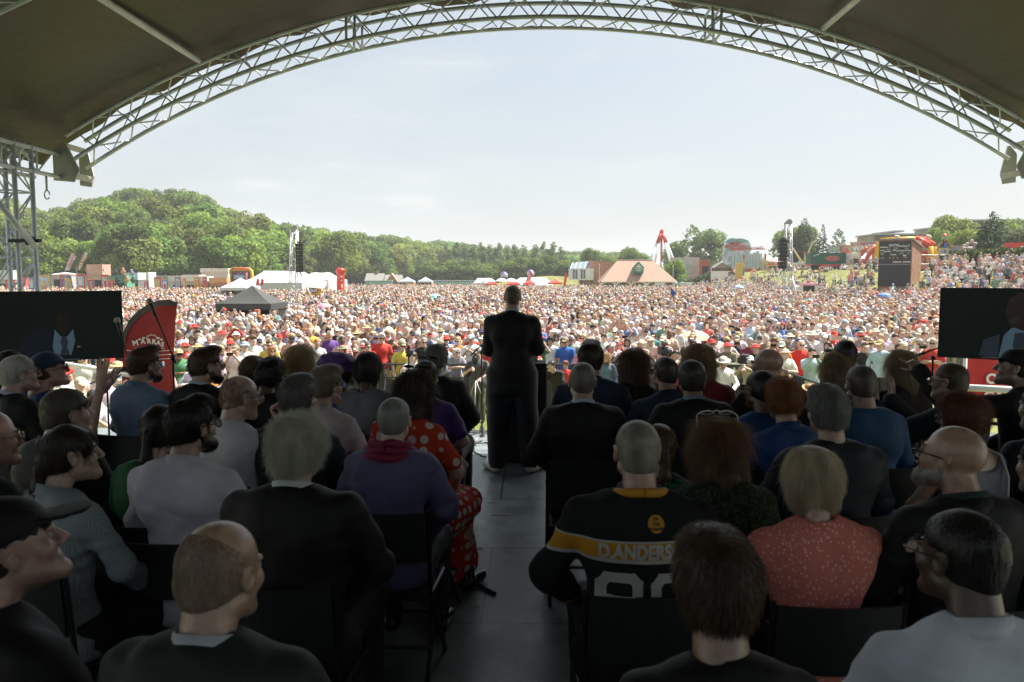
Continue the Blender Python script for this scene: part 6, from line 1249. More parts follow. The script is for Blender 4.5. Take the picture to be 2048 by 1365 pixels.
for i, (px, w_, y0, y1, bd, inr, ln, lab) in enumerate([(62, 12, 556, 580, B_, SKYB, 0, 'blue bordered banner partly behind the truss tower'), (88, 22, 551, 580, O_, SKYB, .16, 'orange edged banner with blue picture leaning right'), (130, 20, 549, 582, R_, B_, .10, 'red banner behind the blue picture banner'), (136, 17, 552, 584, B_, O_, .18, 'blue bordered banner with golden picture leaning right'),
    (161, 18, 549, 578, R_, SKYB, .05, 'red bordered banner with pale blue picture'), (182, 12, 560, 582, R_, B_, .12, 'small red banner with blue picture before the saloon'), (210, 15, 550, 582, R_, SKYB, .10, 'pale blue and white banner leaning right of the saloon'), (223, 9, 561, 580, R_, R_, 0, 'plain red banner beside the leaning pale one'),
    (292, 9, 564, 580, (.5, .1, .3), R_, 0, 'small magenta banner in the crowd'), (315, 14, 555, 582, R_, (.45, .5, .35), .04, 'cream and green banner with red edge'), (329, 12, 561, 580, B_, W_, 0, 'blue edged white banner next to the cream one'), (355, 12, 555, 576, B_, (.6, .45, .5), 0, 'blue edged pink banner before the long stall'),
    (368, 8, 557, 574, O_, (.6, .35, .2), 0, 'narrow orange banner before the long stall'), (394, 13, 555, 576, O_, (.55, .25, .2), 0, 'orange bordered reddish banner right of the long stall'), (409, 9, 555, 575, R_, (.5, .2, .25), 0, 'narrow dark red banner under the cream awning'), (340, 5, 556, 578, (.5, .55, .6), W_, .1, 'thin pale leaning banner in the row'), (20, 20, 560, 582, R_, (.5, .25, .2), 0, 'red banner behind the far left tower legs')]):
    Yb = 104+(i*5 % 12); x = X_at(px, Yb); W = w_*Yb/1593; z0, z1 = max(.6, Z_at(y1, Yb)), Z_at(y0, Yb); t = thing('procession_banner', lab, 'banner', (x, Yb, 0), 0, 'procession banners'); sh_ = -ln*(z1-z0)
    def q(u, v, yy=0): return (-W/2+W*u+sh_*v*-1*-1*.0+(-ln)*(z1-z0)*(v-.5), yy, z0+(z1-z0)*v)
    def panel(nm, u0, u1, v0, v1, c, yy): MB().add([q(u0, v0, yy), q(u1, v0, yy), q(u1, v1, yy), q(u0, v1, yy)], [[0, 1, 2, 3]]).build(nm, mat('bn_%02x%02x%02x' % tuple(int(k*255) for k in c), c, .6, .25, 2), t)
    panel('cloth', 0, 1, 0, 1, bd, 0); panel('picture', .14, .86, .12, .88, inr, -.03); panel('figure', .34, .66, .2, .62, [W_, O_, R_, (.2, .35, .3)][i % 4], -.05); panel('scroll', .2, .8, .74, .82, [O_, W_, (.6, .55, .3)][i % 3], -.05); panel('lower_scroll', .26, .74, .15, .2, [W_, R_, O_][i % 3], -.05)
    MB().tube([(q(0, 1)[0], .04, z1), (q(1, 1)[0], .04, z1)], .04, 5).build('cross_bar', mat('banner_pole', (.35, .22, .12), .6), t)
    for u in (0, 1): MB().tube([(q(u, 0)[0], .05, 0), (q(u, 1)[0], .05, z1+.1)], .03, 5).build('pole', mat('banner_pole'), t)
# inflatable arch on the left
Y = 118; x = X_at(482, Y); t = thing('inflatable_castle', 'red and yellow inflatable slide with painted back wall', 'inflatable', (x, Y, 0)); z = lambda py: Z_at(py, Y); X = lambda px: X_at(px, Y)-x
tube_arch(t, [(X(462), 0, 0), (X(462), 0, z(541)), (X(465), 0, z(539)), (X(499), 0, z(539)), (X(503), 0, z(542)), (X(506), 0, 0)], .28, YI, 'outer_tube'); tube_arch(t, [(X(465), -.2, z(537.5)), (X(500), -.2, z(537.5))], .14, RI2, 'red_edge')
MB().box((X(482), .3, z(552)), (2.9, .3, 2.3)).build('back_wall', mat('castle_dark', (.25, .06, .10), .5, .5, 2, tint=(.2, .15, .3)), t); tube_arch(t, [(X(495), -.3, 0), (X(495), -.3, z(546))], .2, mat('inflatable_pink'), 'pillar'); MB().box((X(478), .1, z(554)), (1.6, .1, .5)).build('blue_panel', mat('slide_blue', (.3, .5, .6), .5), t)
kiosk(497, 100, 14, 570, 562, (.66, .64, .60), (.7, .68, .66), 'white caravan behind the black gazebo right side', 'caravan', False, cat='caravan')
pos = ['leftmost', 'second from the left', 'third from the left', 'fourth from the left', 'fifth from the left', 'sixth from the left', 'seventh from the left', 'eighth from the left', 'ninth from the left', 'tenth from the left', 'eleventh from the left', 'twelfth from the left', 'thirteenth from the left', 'rightmost']
for i in range(14):
    px = 895+i*17.0+(6 if i > 9 else 0); h = [488, 484, 486, 490, 485, 489, 487, 491, 488, 492, 490, 484, 486, 494][i]
    tree('poplar', H_(h, 300)*1.03, 3.4, px, 300+i % 3*3, (.085, .115, .040), 'tall grey green poplar in the far row, ' + pos[i], 'poplars in the far row')
for i in range(11):
    px = 868+i*27.5; tree('round', H_([524, 519, 522, 520, 527, 518, 514, 512, 509, 516, 520][i], 236, X_at(px, 236))*1.05, 4.8, px, 236+i % 2*5, [(.075, .10, .022), (.095, .12, .028), (.06, .085, .02)][i % 3], 'bushy round tree in front of the poplars, ' + (pos[i] if i < 10 else 'rightmost'), 'round trees before the poplars')
for a in [('round', 497, 3.5, 1180, 230, (.08, .11, .03), 'round tree above the glass roof of the brick building'), ('round', 512, 3.2, 1212, 232, (.10, .13, .035), 'small pale tree between brick building and pavilion ridge'),
          ('round', 494, 5.0, 1268, 235, (.09, .12, .03), 'broad green tree behind the tiled pavilion roof'), ('round', 480, 4.6, 1350, 238, (.085, .12, .03), 'green tree just right of the tall red and white ride'),
          ('thin', 456, 3.4, 1384, 225, (.10, .13, .045), 'tall airy tree with open crown beside the willow'), ('round', 460, 5.6, 1418, 222, (.115, .145, .06), 'large pale grey green willow left of the mountain ride'),
          ('round', 452, 5.8, 1592, 190, (.10, .125, .04), 'big pale green tree behind the right speaker tower'), ('conifer', 440, 4.8, 1606, 186, (.045, .065, .025), 'dark cypress tree right behind the right speaker tower'),
          ('spruce', 452, 2.9, 1643, 180, (.04, .06, .03), 'narrow dark spruce standing alone above the green lorry'), ('thin', 464, 1.9, 1675, 178, (.075, .10, .05), 'thin young birch right of the lone spruce'),
          ('conifer', 428, 4.1, 1981, 108, (.038, .060, .026), 'large dark conical conifer behind the clipped hedge'), ('round', 433, 5.0, 1903, 160, (.115, .13, .028), 'yellow green tree above the terraced building roof'),
          ('round', 462, 3.4, 1932, 118, (.13, .15, .035), 'bright yellow green tree left of the dark conifer'), ('round', 436, 5.0, 2030, 165, (.10, .125, .03), 'rounded tree top above the far right roof'),
          ('round', 456, 2.6, 2042, 104, (.10, .10, .06), 'pale brownish tree at the right edge above hedge'), ('round', 458, 2.6, 1872, 150, (.11, .14, .035), 'small light tree in front of the terraced building')]:
    kind, py, r, px, Y, col, lab = a; x = X_at(px, Y); g0 = float(gz(x, Y)); tree(kind, (Z_at(py, Y)-g0)*1.03, r, px, Y, col, lab)
# bush at the bank's end, hedge, rough slope
tree('round', (Z_at(518, 168)-float(gz(X_at(1350, 168), 168))), 2.6, 1350, 168, (.11, .15, .03), 'bright round bush beside the tiled pavilion', name='bush')
def leafy_box(name, P0, P1, h, w_, col, label, cat, n=9000, leaf=.16, z0=None, mate=None):
    P0 = np.array(P0, float); P1 = np.array(P1, float); rg = np.random.RandomState(9); d = P1-P0; L = np.linalg.norm(d); d /= L; q = np.array([-d[1], d[0]])
    t = rg.rand(n)*L; side = rg.randint(0, 3, n); u = np.where(side == 0, -w_/2, np.where(side == 1, w_/2, (rg.rand(n)-.5)*w_)); z = np.where(side == 2, h, rg.rand(n)*h)
    hh = 1+.06*np.sin(t*1.3)+.05*np.sin(t*3.1+1); X = P0[0]+d[0]*t+q[0]*u+rg.randn(n)*.05; Y = P0[1]+d[1]*t+q[1]*u+rg.randn(n)*.05; Z = gz(X, Y)+z*hh+rg.randn(n)*.04
    P = np.stack([X, Y, Z], 1); a = rg.randn(n, 3); a /= np.linalg.norm(a, axis=1)[:, None]; b = np.cross(a, rg.randn(n, 3)); b /= np.linalg.norm(b, axis=1)[:, None]
    s = leaf*(.6+.8*rg.rand(n, 1)); V = np.stack([P-a*s, P-b*s, P+a*s, P+b*s], 1).reshape(-1, 3)
    m = MB(); K = 24
    for i in range(K):
        c = P0+d*(L*(i+.5)/K); m.box((c[0], c[1], float(gz(c[0], c[1]))+h*.48), (w_*.92, L/K*1.02, h*.96), math.atan2(-d[0], d[1]))
    core = np.array([tuple(v) for v in m.v]); cf = np.array(m.f)
    o = link(name, np_mesh(name, np.concatenate([V, core]), [np.arange(n*4).reshape(n, 4), cf+len(V)], mate or leafm(name+'_leaves', col, tr=.2), False)); return tag(o, label, cat)
leafy_box('hedge', (X_at(1893, 93), 93), (X_at(2060, 71)+3, 71), 1.75, 1.6, (.075, .105, .022), 'long clipped green hedge along the top of the grassy bank', 'hedge', 16000, .13)
leafy_box('shrubbery', (X_at(1380, 176), 176), (X_at(1548, 182), 182), 1.6, 7, (.10, .13, .045), 'rough overgrown shrubs on the end slope of the bank', 'shrubs', 12000, .3)
# ------------------------------------------------------------------ the crowd on the field
CSK = mat('crowd_skin', rough=.55, var=.10, scale=20, objcol=True, sss=0); CCL = mat('crowd_cloth', rough=.85, var=.14, scale=7, objcol=True, bump=.2, bscale=50); CHR = mat('crowd_hair', rough=.6, var=.3, scale=30, objcol=True, bump=.3, bscale=80)
def pattern_mat(name, kind, c2):
    if name in MATS: return MATS[name]
    m = mat(name, rough=.85, var=0, objcol=True); t = m.node_tree; b = t.nodes['Principled BSDF']; L = t.links.new; oi = [n for n in t.nodes if n.type == 'OBJECT_INFO'][0]; tc = [n for n in t.nodes if n.type == 'TEX_COORD'][0]
    mi = N(t, 'ShaderNodeMix', data_type='RGBA'); mi.inputs['B'].default_value = (*c2, 1); L(oi.outputs['Color'], mi.inputs['A'])
    if kind == 'stripe': w_ = N(t, 'ShaderNodeTexWave', bands_direction='Z'); w_.inputs['Scale'].default_value = 6; L(tc.outputs['Object'], w_.inputs['Vector']); s = w_.outputs['Fac']
    elif kind == 'check':
        w1 = N(t, 'ShaderNodeTexWave', bands_direction='Z'); w1.inputs['Scale'].default_value = 7; w2 = N(t, 'ShaderNodeTexWave', bands_direction='X'); w2.inputs['Scale'].default_value = 7
        L(tc.outputs['Object'], w1.inputs['Vector']); L(tc.outputs['Object'], w2.inputs['Vector']); mm = N(t, 'ShaderNodeMath', operation='MULTIPLY'); L(w1.outputs['Fac'], mm.inputs[0]); L(w2.outputs['Fac'], mm.inputs[1]); s = mm.outputs[0]
    else:
        v = N(t, 'ShaderNodeTexVoronoi'); v.inputs['Scale'].default_value = 14; L(tc.outputs['Object'], v.inputs['Vector']); r = N(t, 'ShaderNodeMapRange'); r.inputs['From Min'].default_value = .35; r.inputs['From Max'].default_value = .45; L(v.outputs['Distance'], r.inputs['Value']); s = r.outputs[0]
    L(s, mi.inputs['Factor']); L(mi.outputs['Result'], b.inputs['Base Color']); return m
def pose_J(k, rg=None):
    J = dict(STAND)
    if k == 'folded': J.update(el=(.26, .07, 1.12), wr=(-.05, .21, 1.18))
    elif k == 'lean': J.update(el=(.25, .17, 1.14), wr=(.03, .38, 1.19), chest=(0, .03, 1.27), sh=(.178, .03, 1.38), nb=(0, .04, 1.44), head=(0, .12, 1.555))
    elif k == 'clap': J.update(el=(.23, .16, 1.14), wr=(.045, .30, 1.33))
    elif k == 'high': J.update(el=(.25, .18, 1.42), wr=(.06, .22, 1.68))
    elif k == 'brow': J.update(elR=(.31, .13, 1.37), wrR=(.10, .17, 1.64))
    elif k == 'phone': J.update(el=(.20, .20, 1.27), wr=(.06, .34, 1.50))
    elif k == 'hip': J.update(el=(.34, -.04, 1.15), wr=(.20, .06, 1.02))
    elif k == 'sit': J.update(pelvis=(0, 0, .14), waist=(0, -.02, .30), chest=(0, -.02, .50), sh=(.178, -.02, .62), nb=(0, -.02, .68), head=(0, .03, .84), hip=(.09, .03, .13), knee=(.16, .40, .38), ank=(.14, .62, .06), el=(.25, .12, .40), wr=(.12, .34, .40))
    elif k == 'recline': J.update(pelvis=(0, 0, .13), waist=(0, -.08, .28), chest=(0, -.16, .45), sh=(.178, -.2, .56), nb=(0, -.2, .62), head=(0, -.17, .78), hip=(.09, .03, .12), knee=(.14, .42, .20), ank=(.14, .82, .06), el=(.26, -.30, .30), wr=(.26, -.38, .06))
    return J
CM = {}
def crowd_mesh(k, fem, gar, vb=.026, vh=.0125, merged=False):
    key = (k, fem, gar, vb)
    if key in CM: return CM[key]
    J = pose_J(k); wd = .9 if fem else 1.03; sl = {'tshirt': 1.5, 'shirt': 2, 'vest': 0}[gar]
    hc = V3(*J['head']); R = rot3(-4 if k != 'lean' else 6, 0, 0); nbl = R.T @ (V3(*J['nb'])-[0, .0, .03]-hc)
    parts = [xform(sdf(head_prims(tuple(nbl), fem), vh), R, hc), sdf(torso_prims(J, -.014, wd)+leg_prims(J, 1, -.004)+leg_prims(J, -1, -.004), vb)]
    for s in (-1, 1):
        P, A, B, C = arm_prims(J, s, -.002 if sl < 2 else -.01, wd); d = Vector(C)-Vector(B); nr = (s*.3, -.3, 1) if k not in ('clap', 'high') else (s, 0, 0)
        if k == 'folded': d = Vector((-s, .1, .1)); nr = (0, 1, 0)
        P = P+(hand_prims(C, d, nr, s, .25) if vh < .015 else [cap(C, tuple(Vector(C)+d.normalized()*.15), .034, .03, k=.02)]); parts.append(sdf(P, vh*1.0 if vh > .015 else .0105))
    body = joinvf(parts)
    T = torso_prims(J, .012, wd); pe = J['pelvis']
    T += [cap((0, pe[1], pe[2]), (0, pe[1], pe[2]-.10), .165*wd+.01, .17*wd+.01, k=.05, flat=(1, 1.3)), plane((0, 0, pe[2]-.09), (0, 0, -1), k=.006)] if k not in ('sit', 'recline') else []
    for s in (-1, 1):
        if sl: T += arm_prims(J, s, .012, wd, upto=sl)[0]
    T.append(('-', .012, *cap((0, J['nb'][1], J['nb'][2]-.02), (0, J['head'][1], J['head'][2]+.05), .055, .08)[2:]))
    top = sdf(T, vb, disp=wrinkle(.006, 14, len(k)))
    shortt = gar == 'tshirt' and not fem
    L_ = torso_prims(J, .004, wd)[:1]+leg_prims(J, 1, .014, shortt=shortt)+leg_prims(J, -1, .014, shortt=shortt)+([] if k in ('sit', 'recline') else [])
    legs = sdf(L_, vb); 
    if merged: CM[key] = (body, top, legs, hc, R)
    else: CM[key] = (np_mesh('crowd_body', body[0], body[1], CSK), np_mesh('crowd_top', top[0], top[1], CCL), np_mesh('crowd_legs', legs[0], legs[1], CCL), hc, R, sdf(shoe_prims(J, 1)+shoe_prims(J, -1), .02))
    return CM[key]
CH = {}
def crowd_hair(st, vox=.011):
    if (st, vox) not in CH:
        CH[(st, vox)] = hair_vf(st, 260 if vox < .015 and st not in ('buzz',) else 0, .0022, 3, vox)
    return CH[(st, vox)]
CHATS = {'sun': ('sun_hat', sun_hat(.011, .15)), 'wide': ('straw_hat', sun_hat(.011, .19)), 'cap': ('baseball_cap', cap_hat(.010)), 'flat': ('flat_cap', flat_cap(.011)), 'bucket': ('bucket_hat', sun_hat(.011, .125))}
CMESH = {}
def cme(key, vf, m):
    if key not in CMESH: CMESH[key] = np_mesh(key, vf()[0], vf()[1], m) if callable(vf) else np_mesh(key, vf[0], vf[1], m)
    return CMESH[key]
PAL = [('white', (.76, .74, .72), 30), ('pale blue', (.42, .52, .64), 9), ('red', (.58, .045, .04), 10), ('navy', (.03, .045, .10), 6), ('black', (.022, .022, .024), 6), ('grey', (.26, .27, .28), 7), ('pink', (.66, .36, .38), 7), ('green', (.08, .22, .11), 4), ('purple', (.15, .06, .26), 4),
       ('orange', (.68, .25, .05), 3), ('yellow', (.68, .48, .08), 3), ('cream', (.60, .54, .42), 7), ('royal blue', (.04, .12, .42), 5), ('khaki', (.22, .20, .13), 5), ('lilac', (.48, .40, .58), 3), ('maroon', (.22, .03, .05), 3), ('teal', (.06, .28, .30), 3), ('brown', (.16, .10, .06), 2)]
PW = np.array([p[2] for p in PAL], float); PW /= PW.sum()
HAIRC = [('grey', (.34, .33, .31), 6), ('white', (.62, .60, .56), 5), ('dark brown', (.055, .035, .022), 6), ('brown', (.13, .075, .04), 5), ('blonde', (.48, .34, .17), 4), ('ginger', (.36, .13, .04), 2), ('black', (.015, .013, .012), 2)]
HW = np.array([p[2] for p in HAIRC], float); HW /= HW.sum()
SKINS = [(.67, .45, .36), (.63, .41, .32), (.69, .50, .42), (.59, .35, .28), (.52, .33, .23), (.20, .11, .07)]
HATC = [('white', (.72, .70, .66)), ('cream', (.58, .50, .36)), ('navy', (.03, .04, .09)), ('black', (.02, .02, .02)), ('red', (.5, .04, .03)), ('pale blue', (.35, .45, .58)), ('khaki', (.25, .22, .14)), ('straw coloured', (.52, .38, .18))]
PMATS = {'striped': pattern_mat('crowd_striped', 'stripe', (.70, .68, .66)), 'checked': pattern_mat('crowd_checked', 'check', (.66, .64, .62)), 'flowery': pattern_mat('crowd_flowery', 'spot', (.62, .48, .45))}
glb, gnf = glasses_vf(.0035); SUNG = np_mesh('sunglasses', glb.v, glb.f, [FRAME_DARK, LENS_DARK], True, fm=[0]*gnf+[1]*(len(glb.f)-gnf))
PHONE = MB().box((0, 0, 0), (.15, .012, .075)); LABELS = set(); RG = np.random.RandomState(21)
ACT = {'down': 'with arms at the sides', 'folded': 'with folded arms', 'lean': 'leaning forward on the forearms', 'clap': 'clapping', 'high': 'clapping above the head', 'brow': 'shading the eyes with a hand', 'phone': 'holding up a phone', 'hip': 'with hands on hips'}
def place_words(px):
    for lim, s in ((430, 'beside the red feather flag'), (565, 'below the black gazebo'), (700, 'below the left speaker tower'), (840, 'well left of the lectern'), (985, 'just left of the speaker on stage'), (1150, 'just right of the speaker on stage'), (1300, 'well right of the lectern'), (1450, 'in the middle of the right half'), (1620, 'below the right speaker tower')):
        if px < lim: return s
    return 'near the right screen'
ROWW = ['front row', 'second row', 'third row', 'fourth row', 'fifth row', 'sixth row', 'seventh row', 'eighth row', 'ninth row', 'tenth row']
def crowd_person(x, y, row, k=None, fem=None, top=None, hat='?', rz=None, sun=None, hairs=None, gar=None, pat='?', hgt=None, label=None, bottom=None, hairc=None):
    px = 1072+1593*x/y
    for attempt in range(60):
        f_ = bool(RG.rand() < .42) if fem is None else fem; kk = k or RG.choice(['down', 'folded', 'clap', 'brow', 'phone', 'hip', 'high', 'down', 'clap'], p=[.22, .16, .13, .09, .06, .1, .04, .12, .08])
        g_ = gar or RG.choice(['tshirt', 'shirt', 'vest'], p=[.58, .28, .14] if f_ else [.68, .32, 0]); tn, tc_, _ = PAL[RG.choice(len(PAL), p=PW)] if top is None else [p for p in PAL if p[0] == top][0]
        pt = RG.choice(['plain', 'striped', 'checked', 'flowery'], p=[.72, .10, .08 if not f_ else .02, .10 if not f_ else .16]) if pat == '?' else pat
        hn, hcol, _ = HAIRC[RG.choice(len(HAIRC), p=HW)] if hairc is None else [h for h in HAIRC if h[0] == hairc][0]; hs_ = hairs or (RG.choice(['long', 'bob', 'curly', 'pony'], p=[.42, .3, .14, .14]) if f_ else RG.choice(['short', 'buzz', 'none', 'fringe', 'thick'], p=[.36, .22, .14, .16, .12]))
        ht = RG.choice(['none', 'sun', 'cap', 'bucket', 'wide', 'flat'], p=[.52, .14, .18, .06, .06, .04]) if hat == '?' else hat; hcn, hcc = HATC[RG.randint(len(HATC))]; sg = bool(RG.rand() < .42) if sun is None else sun
        gn = {'tshirt': 't-shirt', 'shirt': 'long sleeved shirt', 'vest': 'sleeveless top'}[g_]
        lab = '%s%s %s' % ('' if pt == 'plain' else pt+' ', tn, gn) if pt == 'plain' else '%s %s %s' % (pt, tn, gn)
        lab = 'person in '+lab
        if ht != 'none': lab += ' and %s %s' % (hcn, {'sun': 'sun hat', 'cap': 'cap', 'bucket': 'bucket hat', 'wide': 'wide brimmed hat', 'flat': 'flat cap'}[ht])
        elif hs_ != 'none': lab += ' with %s hair' % hn
        else: lab = lab.replace('person', 'bald person')
        lab += ', %s' % (place_words(px))
        if lab in LABELS: lab += ', '+ROWW[min(row, 9)]
        lab = label or lab
        if lab not in LABELS and len(lab.replace(',', '').split()) <= 16: break
    LABELS.add(lab)
    t = thing('person', lab, 'person', (x, y, 0), math.pi+math.atan2(x, y)*-1*-1*-1+(RG.uniform(-.35, .35) if rz is None else rz), 'crowd standing in front of the stage'); s = (hgt or (RG.normal(1.64, .05) if f_ else RG.normal(1.75, .06)))/1.722; t.scale = (s, s, s)
    bm_, tm_, lm_, hc, R, sh_ = crowd_mesh(kk, f_, g_); j = 1+RG.uniform(-.15, .1)
    sc_ = SKINS[RG.choice(6, p=[.25, .22, .22, .15, .11, .05])]; o = link('body', bm_, t); o.color = (*[min(1, c*j) for c in sc_], 1)
    o = link({'tshirt': 't_shirt', 'shirt': 'shirt', 'vest': 'vest'}[g_], tm_ if pt == 'plain' else tm_, t); o.color = (*[min(.8, c*(1+RG.uniform(-.12, .12))) for c in tc_], 1)
    if pt != 'plain':
        key = ('pm', kk, f_, g_, pt)
        if key not in CMESH: q = tm_.copy(); q.materials.clear(); q.materials.append(PMATS[pt]); CMESH[key] = q
        o.data = CMESH[key]
    lc_ = [(.03, .04, .07), (.02, .02, .02), (.12, .16, .26), (.38, .33, .24), (.18, .18, .18), (.5, .48, .44)][RG.randint(6)] if bottom is None else bottom
    o = link('trousers', lm_, t); o.color = (*lc_, 1)
    M_ = Matrix(R.tolist()).to_euler()
    if hs_ != 'none': o = link('hair', cme('crowd_hair_'+hs_, crowd_hair(hs_), CHR), t); o.location = hc; o.rotation_euler = M_; o.color = (*hcol, 1)
    if ht != 'none': nm, vf = CHATS[ht]; o = link(nm, cme('crowd_'+nm, vf, CCL), t); o.location = hc; o.rotation_euler = M_; o.color = (*hcc, 1)
    if sg: o = link('sunglasses', SUNG, t); o.location = hc; o.rotation_euler = M_
    o = link('shoes', cme('crowd_shoes', sh_, CCL), t); o.color = (.05, .05, .05, 1)
    if kk == 'phone':
        if 'phone' not in CMESH: CMESH['phone'] = np_mesh('phone', PHONE.v, PHONE.f, BLACK, False)
        q = thing('phone', 'phone held up by the '+lab.replace(' in ', ' in ', 1), 'phone', (0, 0, 0)); q['label'] = ' '.join(('phone held by '+lab).split()[:16]); link('casing', CMESH['phone'], q); q.matrix_world = Matrix.Translation(t.location) @ t.rotation_euler.to_matrix().to_4x4() @ Matrix.Diagonal((s, s, s, 1)) @ Matrix.Translation((0, .47, 1.56))
    return t
# named figures of the photo standing at the edge of the pit
def ppl(px, pyt, Y, **kw):
    x = X_at(px, Y); z = Z_at(pyt, Y); kw.setdefault('hgt', z); return crowd_person(x, Y, 0, **kw)
ppl(1168, 690, 20.1, k='lean', fem=False, top='pink', gar='shirt', pat='plain', hat='wide', sun=True, hairc='white', label='bearded man in pink shirt and straw hat leaning on the barrier', hgt=1.74)
ppl(803, 690, 20.2, k='down', fem=False, top='yellow', gar='tshirt', pat='plain', hat='cap', sun=True, label='man in bright yellow t-shirt, grey cap and orange sunglasses', hgt=1.74)
ppl(912, 700, 20.15, k='lean', fem=True, top='grey', gar='tshirt', pat='plain', hat='none', sun=True, hairs='long', hairc='white', label='woman with long white hair and glasses resting arms on the barrier', hgt=1.62)
ppl(1460, 672, 20.1, k='lean', fem=False, top='khaki', gar='shirt', pat='plain', hat='wide', sun=False, label='man in khaki shirt and straw hat leaning over the barrier', hgt=1.78)
ppl(1425, 690, 21.0, k='down', fem=False, top='navy', gar='shirt', pat='flowery', hat='bucket', sun=True, label='person in flowery shirt with dark trilby in the right crowd', hgt=1.75)
ppl(1735, 686, 20.4, k='down', fem=False, top='black', gar='tshirt', pat='plain', hat='cap', sun=False, bottom=(.02, .02, .02), label='man all in black with cap, standing left of the pale blue jumper', hgt=1.72)
ppl(1766, 678, 20.0, k='down', fem=False, top='pale blue', gar='shirt', pat='plain', hat='cap', sun=False, bottom=(.03, .03, .035), label='heavy man in pale blue jumper and grey cap near the right screen', hgt=1.82)
ppl(1812, 684, 20.3, k='hip', fem=False, top='cream', gar='shirt', pat='plain', hat='flat', sun=False, bottom=(.2, .18, .14), label='man in cream jacket and flat cap near the right screen', hgt=1.75)
ppl(1845, 676, 20.6, k='phone', fem=False, top='white', gar='tshirt', pat='plain', hat='none', sun=True, hairs='short', hairc='grey', bottom=(.02, .02, .02), label='grey haired man in white t-shirt and black shorts by the screen', hgt=1.80)
ppl(1872, 672, 20.2, k='folded', fem=False, top='red', gar='tshirt', pat='plain', hat='none', sun=True, hairs='fringe', bottom=(.06, .09, .16), label='man in red polo shirt and denim shorts beside the right screen', hgt=1.86)
ppl(1572, 694, 19.0, k='lean', fem=False, top='white', gar='tshirt', pat='plain', hat='sun', sun=False, rz=.35, label='man in white t-shirt and panama hat leaning on the side barrier', hgt=1.72)
ppl(1628, 690, 18.6, k='phone', fem=False, top='pale blue', gar='shirt', pat='plain', hat='none', sun=False, hairs='short', hairc='dark brown', rz=.2, label='man in pale blue shirt filming with a phone over the side barrier', hgt=1.75)
ppl(383, 706, 16.5, k='lean', fem=False, top='pale blue', gar='shirt', pat='checked', hat='cap', sun=True, rz=-.6, label='man in checked blue shirt and navy cap leaning at the left barrier', hgt=1.66)
ppl(415, 706, 17.6, k='lean', fem=True, top='orange', gar='vest', pat='plain', hat='none', hairs='curly', hairc='dark brown', rz=-.5, label='dark curly haired person in orange vest at the left barrier', hgt=1.66)
ppl(468, 692, 18.6, k='phone', fem=False, top='white', gar='tshirt', pat='plain', hat='cap', sun=False, rz=-.3, label='man in white printed t-shirt and dark cap filming at the barrier', hgt=1.76)
ppl(540, 690, 19.6, k='clap', fem=True, top='navy', gar='shirt', pat='plain', hat='none', sun=True, hairs='long', hairc='ginger', label='red haired woman in denim jacket and sunglasses clapping at the barrier', hgt=1.66)
ppl(598, 684, 20.3, k='down', fem=False, top='teal', gar='shirt', pat='plain', hat='none', sun=True, hairs='short', hairc='white', label='white haired man in sea green shirt left of the blonde head', hgt=1.78)
placed = [(o.location.x, o.location.y) for o in SC.objects if o.get('group') == 'crowd standing in front of the stage']
r_ = 0; yv = 20.35; cnt = len(placed)
while cnt < 238:
    xl_, xr_ = X_at(225, yv), X_at(1895, yv); x = xl_+RG.uniform(0, .4)
    while x < xr_ and cnt < 238:
        yy = yv+RG.uniform(-.22, .22); px = 1072+1593*x/yy
        if all((x-a)**2+(yy-c)**2 > .30 for a, c in placed) and not (abs(x+14.2) < 1.6 and yy > 38):
            crowd_person(x, yy, r_, k='lean' if r_ == 0 and abs(x) < 5.8 and RG.rand() < .45 else None); placed.append((x, yy)); cnt += 1
        x += RG.uniform(.52, .74)
    yv += .95; r_ += 1
YEND = yv-.95
for i, (px, Y) in enumerate([(250, 14.2), (200, 13.6), (160, 13.0), (290, 15.2), (322, 16.0), (228, 15.4), (350, 17.6), (130, 14.6), (175, 11.6), (225, 12.2), (270, 13.2), (150, 12.2), (188, 14.6), (268, 16.8), (215, 16.6), (300, 18.2), (160, 16.2), (120, 12.6)]): crowd_person(X_at(px, Y), Y, i % 3, k=['lean', 'down', 'clap'][i % 3], label=None)
